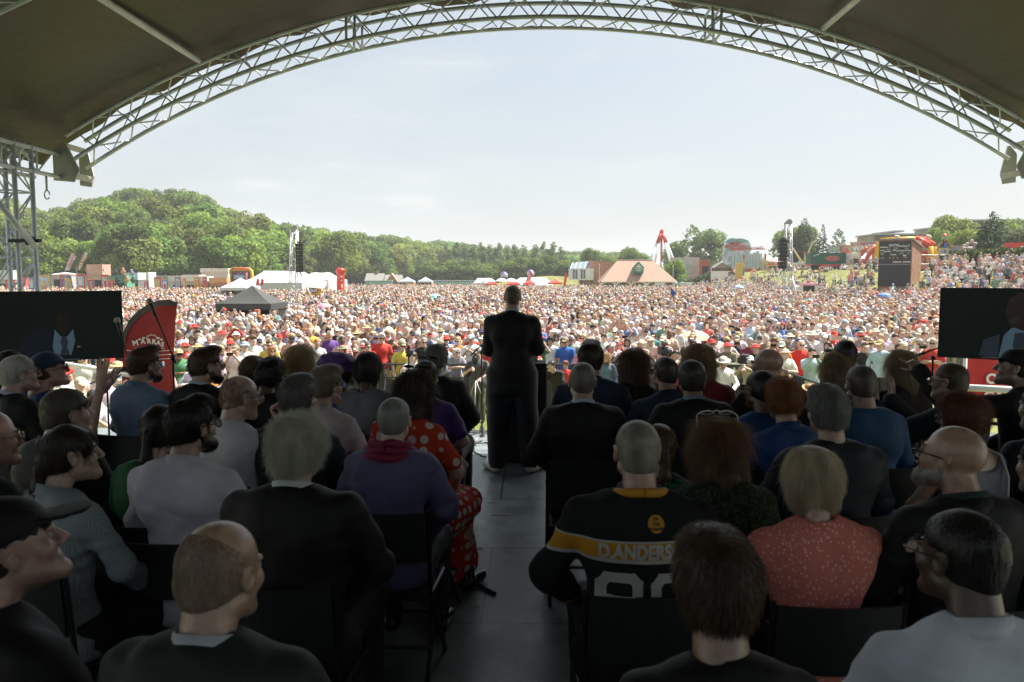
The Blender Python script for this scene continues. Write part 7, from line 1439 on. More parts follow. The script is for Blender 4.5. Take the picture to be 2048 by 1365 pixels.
# ---- everybody farther back: one uncountable mass
SK2 = mat('mass_skin', rough=.6, var=0, inst='c_skin'); TP2 = mat('mass_top', rough=.9, var=.12, scale=6, inst='c_top'); LG2 = mat('mass_legs', rough=.9, var=0, inst='c_legs'); HR2 = mat('mass_hair', rough=.7, var=0, inst='c_hair'); HT2 = mat('mass_hat', rough=.8, var=0, inst='c_hat')
mv = []; HV = {}
for i, (k, f_, g_, hs_, ht) in enumerate([('down', 0, 'tshirt', 'short', ''), ('folded', 0, 'tshirt', 'none', ''), ('clap', 1, 'tshirt', 'long', ''), ('down', 1, 'vest', 'bob', ''), ('hip', 0, 'shirt', 'short', 'cap'), ('down', 0, 'shirt', 'short', 'sun'), ('brow', 1, 'tshirt', 'long', 'sun'), ('high', 0, 'tshirt', 'fringe', ''), ('phone', 1, 'shirt', 'curly', ''), ('clap', 0, 'shirt', 'buzz', ''), ('down', 1, 'tshirt', 'pony', ''), ('folded', 0, 'shirt', 'thick', ''),
                                   ('sit', 0, 'tshirt', 'short', ''), ('sit', 1, 'vest', 'long', ''), ('recline', 0, 'tshirt', 'short', 'cap'), ('sit', 1, 'tshirt', 'bob', 'sun')]):
    B_, T_, L_, hc, R = crowd_mesh(k, bool(f_), g_, .042, .022, True); ps = [B_, T_, L_]; fm = [0]*len(B_[1])+[1]*len(T_[1])+[2]*len(L_[1])
    if hs_ != 'none': h = xform(sdf(hair_shell(hs_), .020), R, hc); ps.append(h); fm += [3]*len(h[1])
    if ht: h = xform((cap_hat if ht == 'cap' else sun_hat)(.020), R, hc); ps.append(h); fm += [4]*len(h[1])
    A = joinvf(ps); mv.append(np_mesh('mass_person', A[0], A[1], [SK2, TP2, LG2, HR2, HT2], True, fm=fm))
rg = np.random.RandomState(77); PT = []; ID = []; SCL = []; RZ = []
def blocked(x, y, px):
    if abs(x-X_at(504, 40)) < 1.7 and 38.4 < y < 41.7: return True
    if (x-X_at(582, 50))**2+(y-50)**2 < .6 or (x-X_at(1577, 50))**2+(y-50)**2 < .6: return True
    if 450 < px < 512 and 72 < y < 79: return True
    if 495 < px < 690 and y > 103: return True
    if px <= 500 and y > 118+.02*(500-px): return True
    if 960 < px < 1130 and y > 147: return True
    if 1128 < px < 1250 and y > 165: return True
    if 1185 < px < 1390 and y > 150: return True
    if abs(x-X_at(1615, 95)) < 2.2 and abs(y-95) < 2: return True
    return False
yv = YEND+.75
while yv < 178:
    step = .90+.008*(yv-25); sx_ = .54+.0034*(yv-25); x = -.72*yv-2
    while x < min(.68*yv+2, 34):
        xx_, yy = x+rg.uniform(-.25, .25), yv+rg.uniform(-.4, .4)*step; px = 1072+1593*xx_/yy
        thin = 1. if yy < 120 else max(.25, 1-(yy-120)/80); clump = .5+.5*math.sin(xx_*.35+yy*.21+2*math.sin(yy*.13))
        if rg.rand() < thin*(.72+.28*clump) and not blocked(xx_, yy, px): PT.append((xx_, yy)); ID.append(rg.choice(12)); SCL.append(rg.normal(1, .05)); RZ.append(math.pi-math.atan2(xx_, yy)+rg.normal(0, .4))
        x += sx_*rg.uniform(.75, 1.25)
    yv += step
for _ in range(15000):                                   # spectators on the bank
    y = rg.uniform(34, 168); x = rg.uniform(30, 62); px = 1072+1593*x/y
    if px > 2080 or (x > 48.5 and y > 100 and rg.rand() < .55): continue
    dens = .62*math.exp(-((x-30)/5.0)**2)+(.48 if px > 1835 and x > 33 and x < X_at(1893, 90)+1 else 0)+(.30 if 1840 < px and x < 47 else (.16 if x < 40 else .07))+(.5 if 46.5 < x < 49 else 0)
    g_ = .5+.5*math.sin(x*.9+2*math.sin(y*.25))*math.sin(y*.33)
    if rg.rand() > dens*(.35+.9*g_)*.55: continue
    if abs(x-X_at(1790, 84)) < 3.4 and 82.5 < y < 90: continue
    if y > 100 and x > 49.3 and px < 1700: continue
    st_ = rg.rand() < (.75 if px > 1840 else .22); PT.append((x, y)); ID.append(rg.choice(12) if st_ else 12+rg.choice(4)); SCL.append(rg.normal(1, .05)); RZ.append(math.pi*.8+rg.normal(0, .6))
PT = np.array(PT); n = len(PT); print('mass of', n)
ti = rg.choice(len(PAL), n, p=PW); ct = np.array([p[1] for p in PAL])[ti]*(1+.25*(rg.rand(n, 1)-.5)); cs = np.array(SKINS)[rg.choice(6, n, p=[.27, .22, .24, .14, .10, .03])]*(1+.2*(rg.rand(n, 1)-.5))
ch = np.array([h[1] for h in HAIRC])[rg.choice(len(HAIRC), n, p=HW)]; ck = np.array([h[1] for h in HATC])[rg.choice(len(HATC), n)]; clg = np.array([(.03, .04, .07), (.02, .02, .02), (.12, .16, .26), (.38, .33, .24), (.18, .18, .18)])[rg.randint(0, 5, n)]
SCL = np.array(SCL); gn_scatter('crowd', np.stack([PT[:, 0], PT[:, 1], gz(PT[:, 0], PT[:, 1])], 1), mv, {'c_top': np.clip(ct*.80+.12, 0, .8), 'c_skin': cs, 'c_hair': ch, 'c_hat': ck, 'c_legs': clg}, np.stack([np.zeros(n), np.zeros(n), np.array(RZ)], 1), np.stack([SCL]*3, 1), ID, label='vast sunlit crowd filling the field and dotting the bank', cat='crowd')
# ------------------------------------------------------------------ people on the stage
from mathutils.bvhtree import BVHTree
SK_L, SK_D, SK_B, SK_M = (.50, .31, .23), (.11, .062, .040), (.13, .07, .045), (.40, .25, .18)
SUIT = (.005, .006, .0075)
def nodes_mat(name, fn, rough=.85):
    if name in MATS: return MATS[name]
    m = bpy.data.materials.new(name); m.use_nodes = True; t = m.node_tree; b = t.nodes['Principled BSDF']; b.inputs['Roughness'].default_value = rough; b.inputs['Specular IOR Level'].default_value = .2
    tc = N(t, 'ShaderNodeTexCoord').outputs['Object']; t.links.new(fn(t, tc), b.inputs['Base Color'])
    no = N(t, 'ShaderNodeTexNoise'); no.inputs['Scale'].default_value = 200; t.links.new(tc, no.inputs['Vector']); bu = N(t, 'ShaderNodeBump'); bu.inputs['Strength'].default_value = .2; bu.inputs['Distance'].default_value = .004; t.links.new(no.outputs['Fac'], bu.inputs['Height']); t.links.new(bu.outputs[0], b.inputs['Normal'])
    MATS[name] = m; return m
def dots(c1, c2, sc, thr, rnd=.22):
    def f(t, tc):
        v = N(t, 'ShaderNodeTexVoronoi'); v.inputs['Scale'].default_value = sc; v.inputs['Randomness'].default_value = rnd; t.links.new(tc, v.inputs['Vector'])
        r = N(t, 'ShaderNodeMapRange'); r.inputs['From Min'].default_value = thr; r.inputs['From Max'].default_value = thr*.85; t.links.new(v.outputs['Distance'], r.inputs['Value'])
        mi = N(t, 'ShaderNodeMix', data_type='RGBA'); mi.inputs['A'].default_value = (*c1, 1); mi.inputs['B'].default_value = (*c2, 1); t.links.new(r.outputs[0], mi.inputs['Factor']); return mi.outputs['Result']
    return f
def ramp_noise(cols, sc, det=2):
    def f(t, tc):
        n = N(t, 'ShaderNodeTexNoise'); n.inputs['Scale'].default_value = sc; n.inputs['Detail'].default_value = det; t.links.new(tc, n.inputs['Vector'])
        r = N(t, 'ShaderNodeValToRGB'); r.color_ramp.interpolation = 'CONSTANT'; e = r.color_ramp.elements
        while len(e) < len(cols): e.new(.5)
        for i, c in enumerate(cols): e[i].position = .3+.4*i/len(cols) if i else 0; e[i].color = (*c, 1)
        t.links.new(n.outputs['Fac'], r.inputs[0]); return r.outputs[0]
    return f
def zbands(bands):
    def f(t, tc):
        s = N(t, 'ShaderNodeSeparateXYZ'); t.links.new(tc, s.inputs[0]); m = N(t, 'ShaderNodeMapRange'); m.inputs['From Max'].default_value = 1.6; t.links.new(s.outputs['Z'], m.inputs['Value'])
        r = N(t, 'ShaderNodeValToRGB'); r.color_ramp.interpolation = 'CONSTANT'; e = r.color_ramp.elements
        while len(e) < len(bands): e.new(.5)
        for i, (z, c) in enumerate(bands): e[i].position = z/1.6; e[i].color = (*c, 1)
        t.links.new(m.outputs[0], r.inputs[0]); return r.outputs[0]
    return f
def part_of(root, nm): return [c for c in root.children if c.name.split('.')[0] == nm][0]
def on_back(root, nm, txt, size, x, z, m, sx=1., bold=.002, name='lettering', shear=0., mesh=None):
    """print laid on the back of a garment"""
    g = part_of(root, nm); bv = BVHTree.FromPolygons([tuple(v.co) for v in g.data.vertices], [tuple(p.vertices) for p in g.data.polygons])
    o = mesh or text_part(name, txt, size, (0, 0, 0), (0, 0, 0), m, g, 0, bold=bold, shear=shear)
    import bmesh; bm_ = bmesh.new(); bm_.from_mesh(o.data); bmesh.ops.triangulate(bm_, faces=bm_.faces)
    for _ in range(4): bmesh.ops.subdivide_edges(bm_, edges=[e for e in bm_.edges if e.calc_length() > .012], cuts=1); bmesh.ops.triangulate(bm_, faces=[f for f in bm_.faces if len(f.verts) > 3])
    bm_.to_mesh(o.data); bm_.free()
    for v in o.data.vertices:
        X, Z = x+v.co.x*sx, z+v.co.y; h = bv.ray_cast(Vector((X, -1, Z)), Vector((0, 1, 0))); v.co = Vector((X, (h[0].y if h[0] else -.12)-.003, Z))
    return o
PINK, CORAL = (.66, .58, .60), (.55, .16, .12)
POLKA = nodes_mat('polka_dot_fabric', dots((.50, .045, .02), (.62, .55, .48), 15, .38)); CORALM = nodes_mat('coral_dotted_fabric', dots((.66, .20, .16), (.80, .48, .42), 66, .30, .8))
STRIPE = nodes_mat('striped_blouse', lambda t, tc: (lambda w, r: (t.links.new(tc, w.inputs['Vector']), t.links.new(w.outputs['Fac'], r.inputs[0]), r.outputs[0])[2])(N(t, 'ShaderNodeTexWave', bands_direction='X'), N(t, 'ShaderNodeValToRGB')))
_w = [n for n in STRIPE.node_tree.nodes if n.type == 'TEX_WAVE'][0]; _w.inputs['Scale'].default_value = 55; _r = [n for n in STRIPE.node_tree.nodes if n.type == 'VALTORGB'][0]; _r.color_ramp.elements[0].color = (.22, .26, .28, 1); _r.color_ramp.elements[1].color = (.30, .35, .37, 1)
FLORAL = nodes_mat('floral_fabric', ramp_noise([(.012, .03, .018), (.02, .16, .05), (.03, .02, .03), (.18, .05, .16), (.02, .22, .06), (.02, .02, .02)], 16)); FLORAL2 = nodes_mat('dark_green_print', ramp_noise([(.01, .02, .012), (.03, .06, .025), (.015, .02, .01), (.05, .07, .04)], 30))
BK, YL, GY = (.012, .013, .014), (.50, .24, .02), (.40, .40, .38)
JERSEY = nodes_mat('hockey_shirt', zbands([(0, BK), (.60, YL), (.635, GY), (.642, BK), (.900, GY), (.908, YL), (.968, GY), (.975, BK)]))
def arms_lap(): return dict(el=(.24, .08, .80), wr=(.08, .30, .66))
P = seated
# -- speaker
sp = P('speaker in dark suit standing at the lectern, seen from behind', 1025, 571, d=7.66, pose=dict(STAND, splay=.12, hip=(.108, 0, .9), knee=(.13, .01, .5), ankR=(.165, -.01, .11), ankL=(.135, -.03, .11)), chair=False, yaw=-3, hyaw=8, skin=(.42, .26, .19), wd=1.06, top='jacket', tcol=(0.0024, 0.0028, 0.004), hair='buzz', hcol=(.19, .145, .115), q=2, nst=9000, collar=(0.608, 0.648, 0.743),
        arms=dict(elR=(.225, .02, 1.14), wrR=(.11, .25, 1.14), elL=(.212, .04, 1.13), wrL=(.09, .28, 1.12)), legs=(.008, .010, .017), baggy=.034, shoet=mat('tan_shoe', (.42, .36, .30), .4, .15), base=FZ)
# -- left block
L = [
 ('elderly man with thick white hair, thin glasses and dark suit, far left', dict(px=38, pyt=712, ztop=1.44, yaw=-35, hyaw=-30, hpitch=6, hair='short', hcol=(.50, .49, .46), nst=5000, q=2, collar=(0.608, 0.675, 0.78), glasses='wire', tcol=(0.006, 0.0073, 0.0079), wd=1.05)),
 ('man in navy baseball cap and blue t-shirt, both hands raised to clap', dict(px=97, pyt=706, ztop=1.44, yaw=-40, hyaw=-32, hpitch=10, hair='buzz', hcol=(.12, .08, .05), hat='cap', hatcol=(0.02, 0.04, 0.09), top='tshirt', tcol=(0.015, 0.05, 0.2), glasses='dark', skin=(.52, .30, .23), wd=1.15, q=1,
    arms=dict(elR=(.36, .08, .84), wrR=(.34, .18, 1.15), elL=(.14, .20, .86), wrL=(.02, .40, 1.06)), hands=dict(R=((.05, .1, 1), (.6, -.6, .1), .05), L=((.35, .25, .6), (.3, -.8, .2), .15)))),
 ('dark haired head half hidden behind the white haired man', dict(px=22, pyt=702, d=5.6, yaw=-30, hair='short', hcol=(.02, .018, .015), q=0)),
 ('bearded man with brown hair, glasses and denim blue shirt', dict(px=290, pyt=696, ztop=1.45, yaw=-22, hyaw=-38, hpitch=0, hair='quiff', hcol=(.085, .045, .025), nst=4000, q=2, glasses='wire', beard=(.12, .055, .03), top='shirt', tcol=(.17, .25, .37), wd=1.1)),
 ('young man with brown hair and glasses in a black suit', dict(px=412, pyt=698, ztop=1.45, yaw=-20, hyaw=-48, hair='quiff', hcol=(.07, .038, .02), nst=3500, q=2, glasses='wire', beard=(.035, .02, .012), collar=(0.608, 0.675, 0.78), tcol=(0.0036, 0.004, 0.0048))),
 ('woman with light brown bob in the front row, mostly hidden', dict(px=507, pyt=714, ztop=1.36, yaw=-10, fem=True, hair='bob', hcol=(.20, .12, .06), top='tshirt', tcol=(0.02, 0.12, 0.03))),
 ('person with dense black curly hair and black top', dict(px=541, pyt=723, ztop=1.35, yaw=-15, hyaw=-35, skin=SK_D, hair='curly', hcol=(.012, .010, .009), top='tshirt', tcol=(0.0042, 0.0042, 0.0048), glasses='wire', nst=4000)),
 ('woman with long straight blonde hair left of the purple headwrap', dict(px=600, pyt=690, ztop=1.40, d=5.9, fem=True, hair='long', hcol=(.40, .28, .14), top='jumper', tcol=(0.1, 0.09, 0.08), nst=5000, q=2)),
 ('woman in purple headwrap and purple printed t-shirt with hoop earring', dict(px=688, pyt=712, ztop=1.38, yaw=-14, hyaw=-28, fem=True, skin=SK_D, hair='bun', hcol=(.012, .01, .01), hat='wrap', hatcol=(0.095, 0.04, 0.19), top='tshirt', tcol=(0.045, 0.025, 0.13), glasses='normal', wd=1.1)),
 ('woman with black braided hair and grey t-shirt', dict(px=737, pyt=706, ztop=1.34, d=5.5, yaw=-10, hyaw=-10, fem=True, skin=SK_D, hair='braids', hcol=(.014, .011, .010), top='tshirt', tcol=(0.15, 0.16, 0.19))),
 ('balding man in white shirt and glasses, hand at his chin', dict(px=480, pyt=752, ztop=1.42, yaw=-28, hyaw=-34, hpitch=-8, hair='fringe', hcol=(.16, .10, .07), nst=4000, q=2, glasses='wire', top='shirt', tcol=(0.74, 0.75, 0.8), arms=dict(elR=(.24, .22, .88), wrR=(.10, .27, 1.06)), hands=dict(R=((-.4, .1, .8), (.3, .9, .1), 1.1)))),
 ('man with dark grey wavy hair in a dark teal jumper', dict(px=597, pyt=754, ztop=1.42, yaw=-14, hyaw=-6, hair='thick', hcol=(.115, .115, .105), nst=5000, q=2, top='jumper', tcol=(0.0099, 0.0193, 0.0264), wd=1.15)),
 ('man with fluffy grey brown hair, glasses and pale pink shirt', dict(px=652, pyt=735, ztop=1.40, yaw=-15, hyaw=-38, hair='thick', hcol=(.24, .20, .15), nst=5000, q=2, glasses='normal', top='shirt', tcol=PINK)),
 ('woman with long dark hair and sunglasses on her head in a red polka dot dress', dict(px=828, pyt=742, ztop=1.33, d=4.35, yaw=-24, hyaw=20, fem=True, hair='long', hcol=(.035, .020, .014), top='dress', tm=POLKA, glasses='top', nst=6000, q=2)),
 ('woman with dark tied hair and purple t-shirt beside the aisle', dict(px=852, pyt=722, ztop=1.32, d=5.25, yaw=-6, hyaw=-12, fem=True, hair='pony', hcol=(.03, .018, .014), top='tshirt', tcol=(0.075, 0.035, 0.2), glasses='top', q=1)),
 ('man with cropped grey hair and dark suit on the front aisle seat', dict(px=874, pyt=688, ztop=1.44, d=5.95, yaw=-6, hyaw=-12, hair='short', hcol=(.16, .15, .135), nst=4500, q=2, collar=(0.675, 0.702, 0.78), tcol=(0.006, 0.0073, 0.0085), skin=SK_M)),
 ('person with shaved grey hair, magenta scarf and lavender jacket', dict(px=788, pyt=795, ztop=1.37, yaw=-6, hyaw=2, hair='buzz', hcol=(.26, .27, .25), nst=14000, q=2, top='coat', tcol=(0.115, 0.105, 0.22), scarf=(.22, .015, .055), wd=1.02)),
 ('man with short brown grey hair and dark jacket, face turned away left', dict(px=133, pyt=778, ztop=1.42, yaw=-25, hyaw=-30, hpitch=2, hair='short', hcol=(.10, .085, .065), nst=4500, q=2, tcol=(0.0048, 0.006, 0.006), wd=1.1)),
 ('dark haired bearded man in glasses and white shirt', dict(px=382, pyt=800, ztop=1.42, yaw=-8, hyaw=-38, hpitch=2, hair='quiff', hcol=(.014, .012, .011), nst=7000, q=2, glasses='normal', beard=(.02, .015, .012), top='shirt', tcol=(0.72, 0.7, 0.78), wd=1.16, skin=SK_M)),
 ('woman with dark hair tied low and grey striped blouse, smiling sideways', dict(px=140, pyt=852, ztop=1.37, yaw=-30, hyaw=-42, hpitch=4, fem=True, hair='pony', hcol=(.035, .024, .018), nst=8000, q=2, top='shirt', tm=STRIPE)),
 ('man with wild pale grey hair and dark green suit', dict(px=598, pyt=838, ztop=1.42, yaw=-6, hyaw=-4, hair='wild', hcol=(.40, .40, .34), nst=9000, q=2, collar=(0.608, 0.648, 0.675), tcol=(0.0042, 0.0073, 0.0067), wd=1.22, lift=1.3)),
 ('bald man with shiny head and dark green grey suit, front left', dict(px=440, pyt=1043, ztop=1.41, yaw=-6, hyaw=-24, hpitch=-6, hair='fringe', hcol=(.36, .29, .23), nst=9000, q=2, collar=(0.567, 0.608, 0.675), tcol=(0.0165, 0.0248, 0.0231), skin=(.42, .27, .20), wd=1.1, lift=.4)),
 ('man in black cap at the bottom left corner, face in profile', dict(px=18, pyt=1000, ztop=1.42, yaw=-35, hyaw=-42, hpitch=16, hair='buzz', hcol=(.05, .04, .035), q=2, hat='cap', hatcol=(0.006, 0.0073, 0.0073), tcol=(0.0036, 0.0042, 0.0042), top='coat', skin=(.42, .26, .21), wd=1.15)),
 ('man with glasses cut off by the left edge, navy jacket', dict(px=-22, pyt=820, ztop=1.42, yaw=-30, hyaw=-30, hair='fringe', hcol=(.12, .12, .11), glasses='wire', tcol=(0.0036, 0.0054, 0.0106), collar=(0.675, 0.716, 0.78), skin=(.48, .27, .2))),
 ('person with dark brown hair hidden behind the bearded man', dict(px=322, pyt=812, ztop=1.36, yaw=-10, fem=True, hair='pony', hcol=(.022, .015, .011), top='tshirt', tcol=(0.01, 0.12, 0.04))),
]
R = [
 ('bald man in dark suit right of the speaker', dict(px=1165, pyt=725, ztop=1.43, hair='buzz', hcol=(.22, .19, .16), nst=4500, q=2, collar=(0.54, 0.621, 0.743), tcol=SUIT, wd=1.08, skin=SK_M)),
 ('man with swept dark brown hair and navy polo shirt', dict(px=1182, pyt=686, ztop=1.46, d=5.6, hyaw=-8, hair='quiff', hcol=(.040, .022, .015), nst=5000, q=2, top='polo', tcol=(0.012, 0.03, 0.065), wd=1.18)),
 ('woman with long wavy brown hair in the front row', dict(px=1268, pyt=699, ztop=1.38, d=5.8, fem=True, hair='long', hcol=(.13, .080, .045), top='tshirt', tcol=(0.006, 0.006, 0.006), nst=6000, q=2, lift=2.2)),
 ('shaven headed man in glasses and navy polo, right front row', dict(px=1330, pyt=714, ztop=1.42, d=5.4, yaw=14, hyaw=12, hair='buzz', hcol=(.07, .055, .045), nst=5000, q=2, glasses='normal', top='polo', tcol=(0.012, 0.028, 0.055), skin=(.40, .22, .16), wd=1.15)),
 ('woman with straight light brown hair and red jumper', dict(px=1398, pyt=690, ztop=1.40, d=5.6, yaw=6, hyaw=2, fem=True, hair='long', hcol=(.26, .17, .085), top='jumper', tcol=(0.22, 0.02, 0.028), nst=6000, q=2)),
 ('man with short frizzy greying hair and charcoal suit', dict(px=1383, pyt=722, ztop=1.42, yaw=4, hair='afro', hcol=(.065, .055, .045), nst=9000, q=2, collar=(0.25, 0.32, 0.45), tcol=(0.006, 0.0073, 0.0082), skin=(.26, .15, .10), wd=1.12)),
 ('bald man looking left in dark navy jacket', dict(px=1535, pyt=697, ztop=1.44, d=5.4, yaw=25, hyaw=35, hair=None, tcol=(0.0036, 0.0046, 0.0073), skin=(.40, .24, .18), wd=1.1)),
 ('man with shaved head, glasses and blue t-shirt with union lettering', dict(px=1520, pyt=741, ztop=1.40, yaw=12, hyaw=25, hair='buzz', hcol=(.02, .018, .016), nst=7000, q=2, glasses='normal', top='tshirt', tcol=(0.01, 0.05, 0.16), skin=SK_B, wd=1.12)),
 ('person with short curly ginger hair and blue shirt', dict(px=1567, pyt=764, ztop=1.36, yaw=8, hyaw=8, hair='curly', hcol=(.26, .10, .035), nst=8000, q=2, top='polo', tcol=(0.016, 0.06, 0.2))),
 ('woman with long blonde hair and sunglasses on top, dark red top', dict(px=1672, pyt=708, ztop=1.38, yaw=10, hyaw=6, fem=True, hair='long', hcol=(.30, .22, .125), top='tshirt', tcol=(0.06, 0.012, 0.02), glasses='top', nst=7000, q=2)),
 ('dark skinned man with shaved head behind the blonde woman', dict(px=1690, pyt=680, d=5.9, yaw=10, hyaw=-10, hair='buzz', hcol=(.012, .010, .010), skin=SK_D, top='tshirt', tcol=(0.0046, 0.0046, 0.006))),
 ('man with shaved head and bright blue fleece, right block', dict(px=1722, pyt=731, ztop=1.43, yaw=8, hyaw=0, hair='buzz', hcol=(.13, .11, .095), nst=8000, q=2, top='jumper', tcol=(0.012, 0.065, 0.155), skin=SK_M, wd=1.18)),
 ('man with tidy steel grey hair and dark blue jacket', dict(px=1655, pyt=777, ztop=1.42, yaw=6, hyaw=4, hair='thick', hcol=(.20, .205, .19), nst=8000, q=2, top='coat', tcol=(0.0077, 0.0132, 0.0209), wd=1.12)),
 ('woman with long pale blonde hair in dark red dress, right', dict(px=1802, pyt=702, ztop=1.40, yaw=16, hyaw=8, fem=True, hair='long', hcol=(.34, .26, .15), top='tshirt', tcol=(0.0248, 0.0055, 0.0077), nst=6500, q=2)),
 ('bald man in glasses clapping with raised hands', dict(px=1900, pyt=726, ztop=1.42, yaw=30, hyaw=26, hair='buzz', hcol=(.10, .07, .05), nst=5000, q=2, glasses='normal', top='jacket', tcol=(0.0066, 0.0132, 0.0209), skin=(.34, .19, .14), arms=dict(elL=(.28, .20, .88), wrL=(.17, .42, 1.03), elR=(.10, .35, .90), wrR=(.0, .45, 1.05)), hands=dict(L=((-.1, .1, 1), (-.5, -.7, 0), .12), R=((.1, .1, 1), (.2, -.9, 0), .2)))),
 ('man in dark flat hat at the right edge, pointing to the left', dict(px=2032, pyt=700, ztop=1.47, yaw=45, hyaw=35, hpitch=8, hair='buzz', hcol=(.03, .03, .03), hat='cap', hatcol=(0.0036, 0.0042, 0.0048), top='jacket', tcol=(0.003, 0.0042, 0.0067), skin=(.30, .19, .15), arms=dict(elL=(.30, .28, .98), wrL=(.26, .48, 1.18)), hands=dict(L=((.1, .5, .35), (-.6, -.3, .8), .9, 'point')))),
 ('woman with wavy auburn hair, glasses and bare back with white strap', dict(px=1925, pyt=792, ztop=1.37, yaw=22, hyaw=42, fem=True, hair='curly', hcol=(.16, .055, .022), nst=9000, q=2, glasses='normal', top='vest', tcol=(0.16, 0.16, 0.2), skin=(.42, .25, .17))),
 ('bald man with white beard and glasses looking left, dark suit', dict(px=1905, pyt=850, ztop=1.43, yaw=16, hyaw=44, hpitch=10, hair=None, beard=(.45, .43, .40), glasses='normal', top='jacket', tcol=(0.0048, 0.0073, 0.0079), skin=(.42, .27, .20), q=2, wd=1.12, collar=(0.03, 0.05, 0.06))),
 ('woman with short white blonde bob and coral dotted top', dict(px=1622, pyt=899, ztop=1.34, yaw=4, hyaw=22, fem=True, hair='bob', hcol=(.52, .45, .33), nst=11000, q=2, top='tshirt', tm=CORALM, wd=1.14)),
 ('man with clipped white hair in black and yellow hockey shirt', dict(px=1275, pyt=840, ztop=1.43, yaw=4, hyaw=0, hair='buzz', hcol=(.30, .28, .24), nst=14000, q=2, top='jumper', tm=JERSEY, wd=1.28, skin=SK_M, scarf=None, arms=dict(elL=(.28, .03, .80), wrL=(.20, .28, .62)))),
 ('woman with long chestnut hair and white rimmed sunglasses on her head', dict(px=1437, pyt=838, ztop=1.36, d=3.2, yaw=2, fem=True, hair='long', hcol=(.17, .085, .035), nst=9000, q=2, top='tshirt', tm=FLORAL2, glasses='top')),
 ('woman with brown hair leaning beside the white haired man, green floral dress', dict(px=1318, pyt=850, ztop=1.33, d=3.6, yaw=-8, hyaw=20, fem=True, hair='pony', hcol=(.11, .06, .035), nst=6000, q=1, top='tshirt', tm=FLORAL)),
 ('young person with tousled dark brown hair, bottom centre', dict(px=1432, pyt=1072, ztop=1.39, yaw=2, hyaw=4, hair='thick', hcol=(.075, .045, .028), nst=12000, q=2, top='tshirt', tcol=(0.0036, 0.0048, 0.0054), skin=(.32, .20, .15))),
 ('man with shaved dark head, glasses and white shirt, bottom right', dict(px=1925, pyt=1020, ztop=1.40, yaw=8, hyaw=30, hair='buzz', hcol=(.014, .013, .012), nst=9000, q=2, glasses='normal', top='shirt', tcol=(0.72, 0.77, 0.86), skin=(.10, .06, .045), wd=1.2)),
 ('person in dark navy jacket cut off by the right edge', dict(px=2085, pyt=770, ztop=1.42, yaw=20, hair='short', hcol=(.03, .03, .03), top='jacket', tcol=(0.003, 0.006, 0.0097), wd=1.15)),
 ('person in dark blue fleece at the right edge behind the shaved man', dict(px=2095, pyt=872, ztop=1.38, yaw=15, hair='short', hcol=(.04, .03, .03), top='jumper', tcol=(0.012, 0.03, 0.055), wd=1.15)),
]
CAST = {}
for lab, kw in L+R:
    px, pyt = kw.pop('px'), kw.pop('pyt'); kw.setdefault('q', 1); kw['ztop'] = kw.get('ztop', 1.4)-.045; kw['yaw'] = kw.get('yaw', 0)*.8; kw['hyaw'] = kw.get('hyaw', 0)*.68; kw['wd'] = kw.get('wd', 1.)*.94; CAST[lab] = P(lab, px, pyt, **kw)
def C_(s): return [v for k, v in CAST.items() if s in k][0]
LG = mat('print_grey', (.42, .42, .40), .7); LB = mat('print_pale_blue', (.30, .38, .5), .7)
h = C_('hockey'); on_back(h, 'jumper', 'D.ANDERSON', .066, .0, .938, LG, .76, .003)
for dg_x, pl in ((-.088, [(1, .72), (1, .9), (.85, 1), (.15, 1), (0, .85), (0, .15), (.15, 0), (.85, 0), (1, .15), (1, .4), (.85, .55), (0, .55)]), (.088, [(0, .72), (0, .85), (.15, 1), (.85, 1), (1, .85), (1, .62), (0, .2), (0, 0), (1, 0)])):
    b = MB()
    for (a0, a1), (c0, c1) in zip(pl, pl[1:]):
        p0, p1 = Vector((a0*.115-.0575, a1*.17-.085)), Vector((c0*.115-.0575, c1*.17-.085)); dv = (p1-p0).normalized(); nv = Vector((-dv.y, dv.x))*.017; p0 -= dv*.012; p1 += dv*.012
        for i in range(6): u, w2 = i/6, (i+1)/6; A_, B_ = p0.lerp(p1, u), p0.lerp(p1, w2); b.add([(*(A_-nv), 0), (*A_, 0), (*B_, 0), (*(B_-nv), 0), (*(A_+nv), 0), (*(B_+nv), 0)], [[0, 1, 2, 3], [1, 4, 5, 2]])
    on_back(h, 'jumper', None, 0, dg_x, .765, LG, mesh=b.build('number', LG, part_of(h, 'jumper')))
g = part_of(h, 'jumper'); bv = BVHTree.FromPolygons([tuple(v.co) for v in g.data.vertices], [tuple(p.vertices) for p in g.data.polygons])
V = []; n = 20
for rr in (.001, .009, .018, .027):
    for i in range(n): a = 2*math.pi*i/n; X, Z = .03+rr*math.cos(a), 1.028+rr*math.sin(a); hh = bv.ray_cast(Vector((X, -1, Z)), Vector((0, 1, 0))); V.append((X, (hh[0].y if hh[0] else -.1)-.003, Z))
MB().add(V, [[k*n+i, k*n+(i+1) % n, (k+1)*n+(i+1) % n, (k+1)*n+i] for k in range(3) for i in range(n)]).build('badge', mat('jersey_yellow', YL, .7), g)
for k, s_ in enumerate(('UP', 'THE', 'WORKERS')): on_back(h, 'jumper', s_, .0125, .03, 1.043-.0145*k, mat('print_black', (.01, .01, .01), .7), name='badge_lettering', bold=.0005).location.y -= .003
b = MB(); nb = SEAT['nb']; b.tube([(math.sin(t)*.085, nb[1]+.012-math.cos(t)*.075, nb[2]+.012-.02*(1-math.cos(t))) for t in [i*2*math.pi/24 for i in range(25)]], .017, 8, caps=False); b.build('collar_band', mat('jersey_yellow'), h, True)
b = MB()
for s in (-1, 1):
    ar = g.data; b.tube([(s*.235, .0, 1.02), (s*.275, .02, .93), (s*.30, .04, .86)], .052, 10)
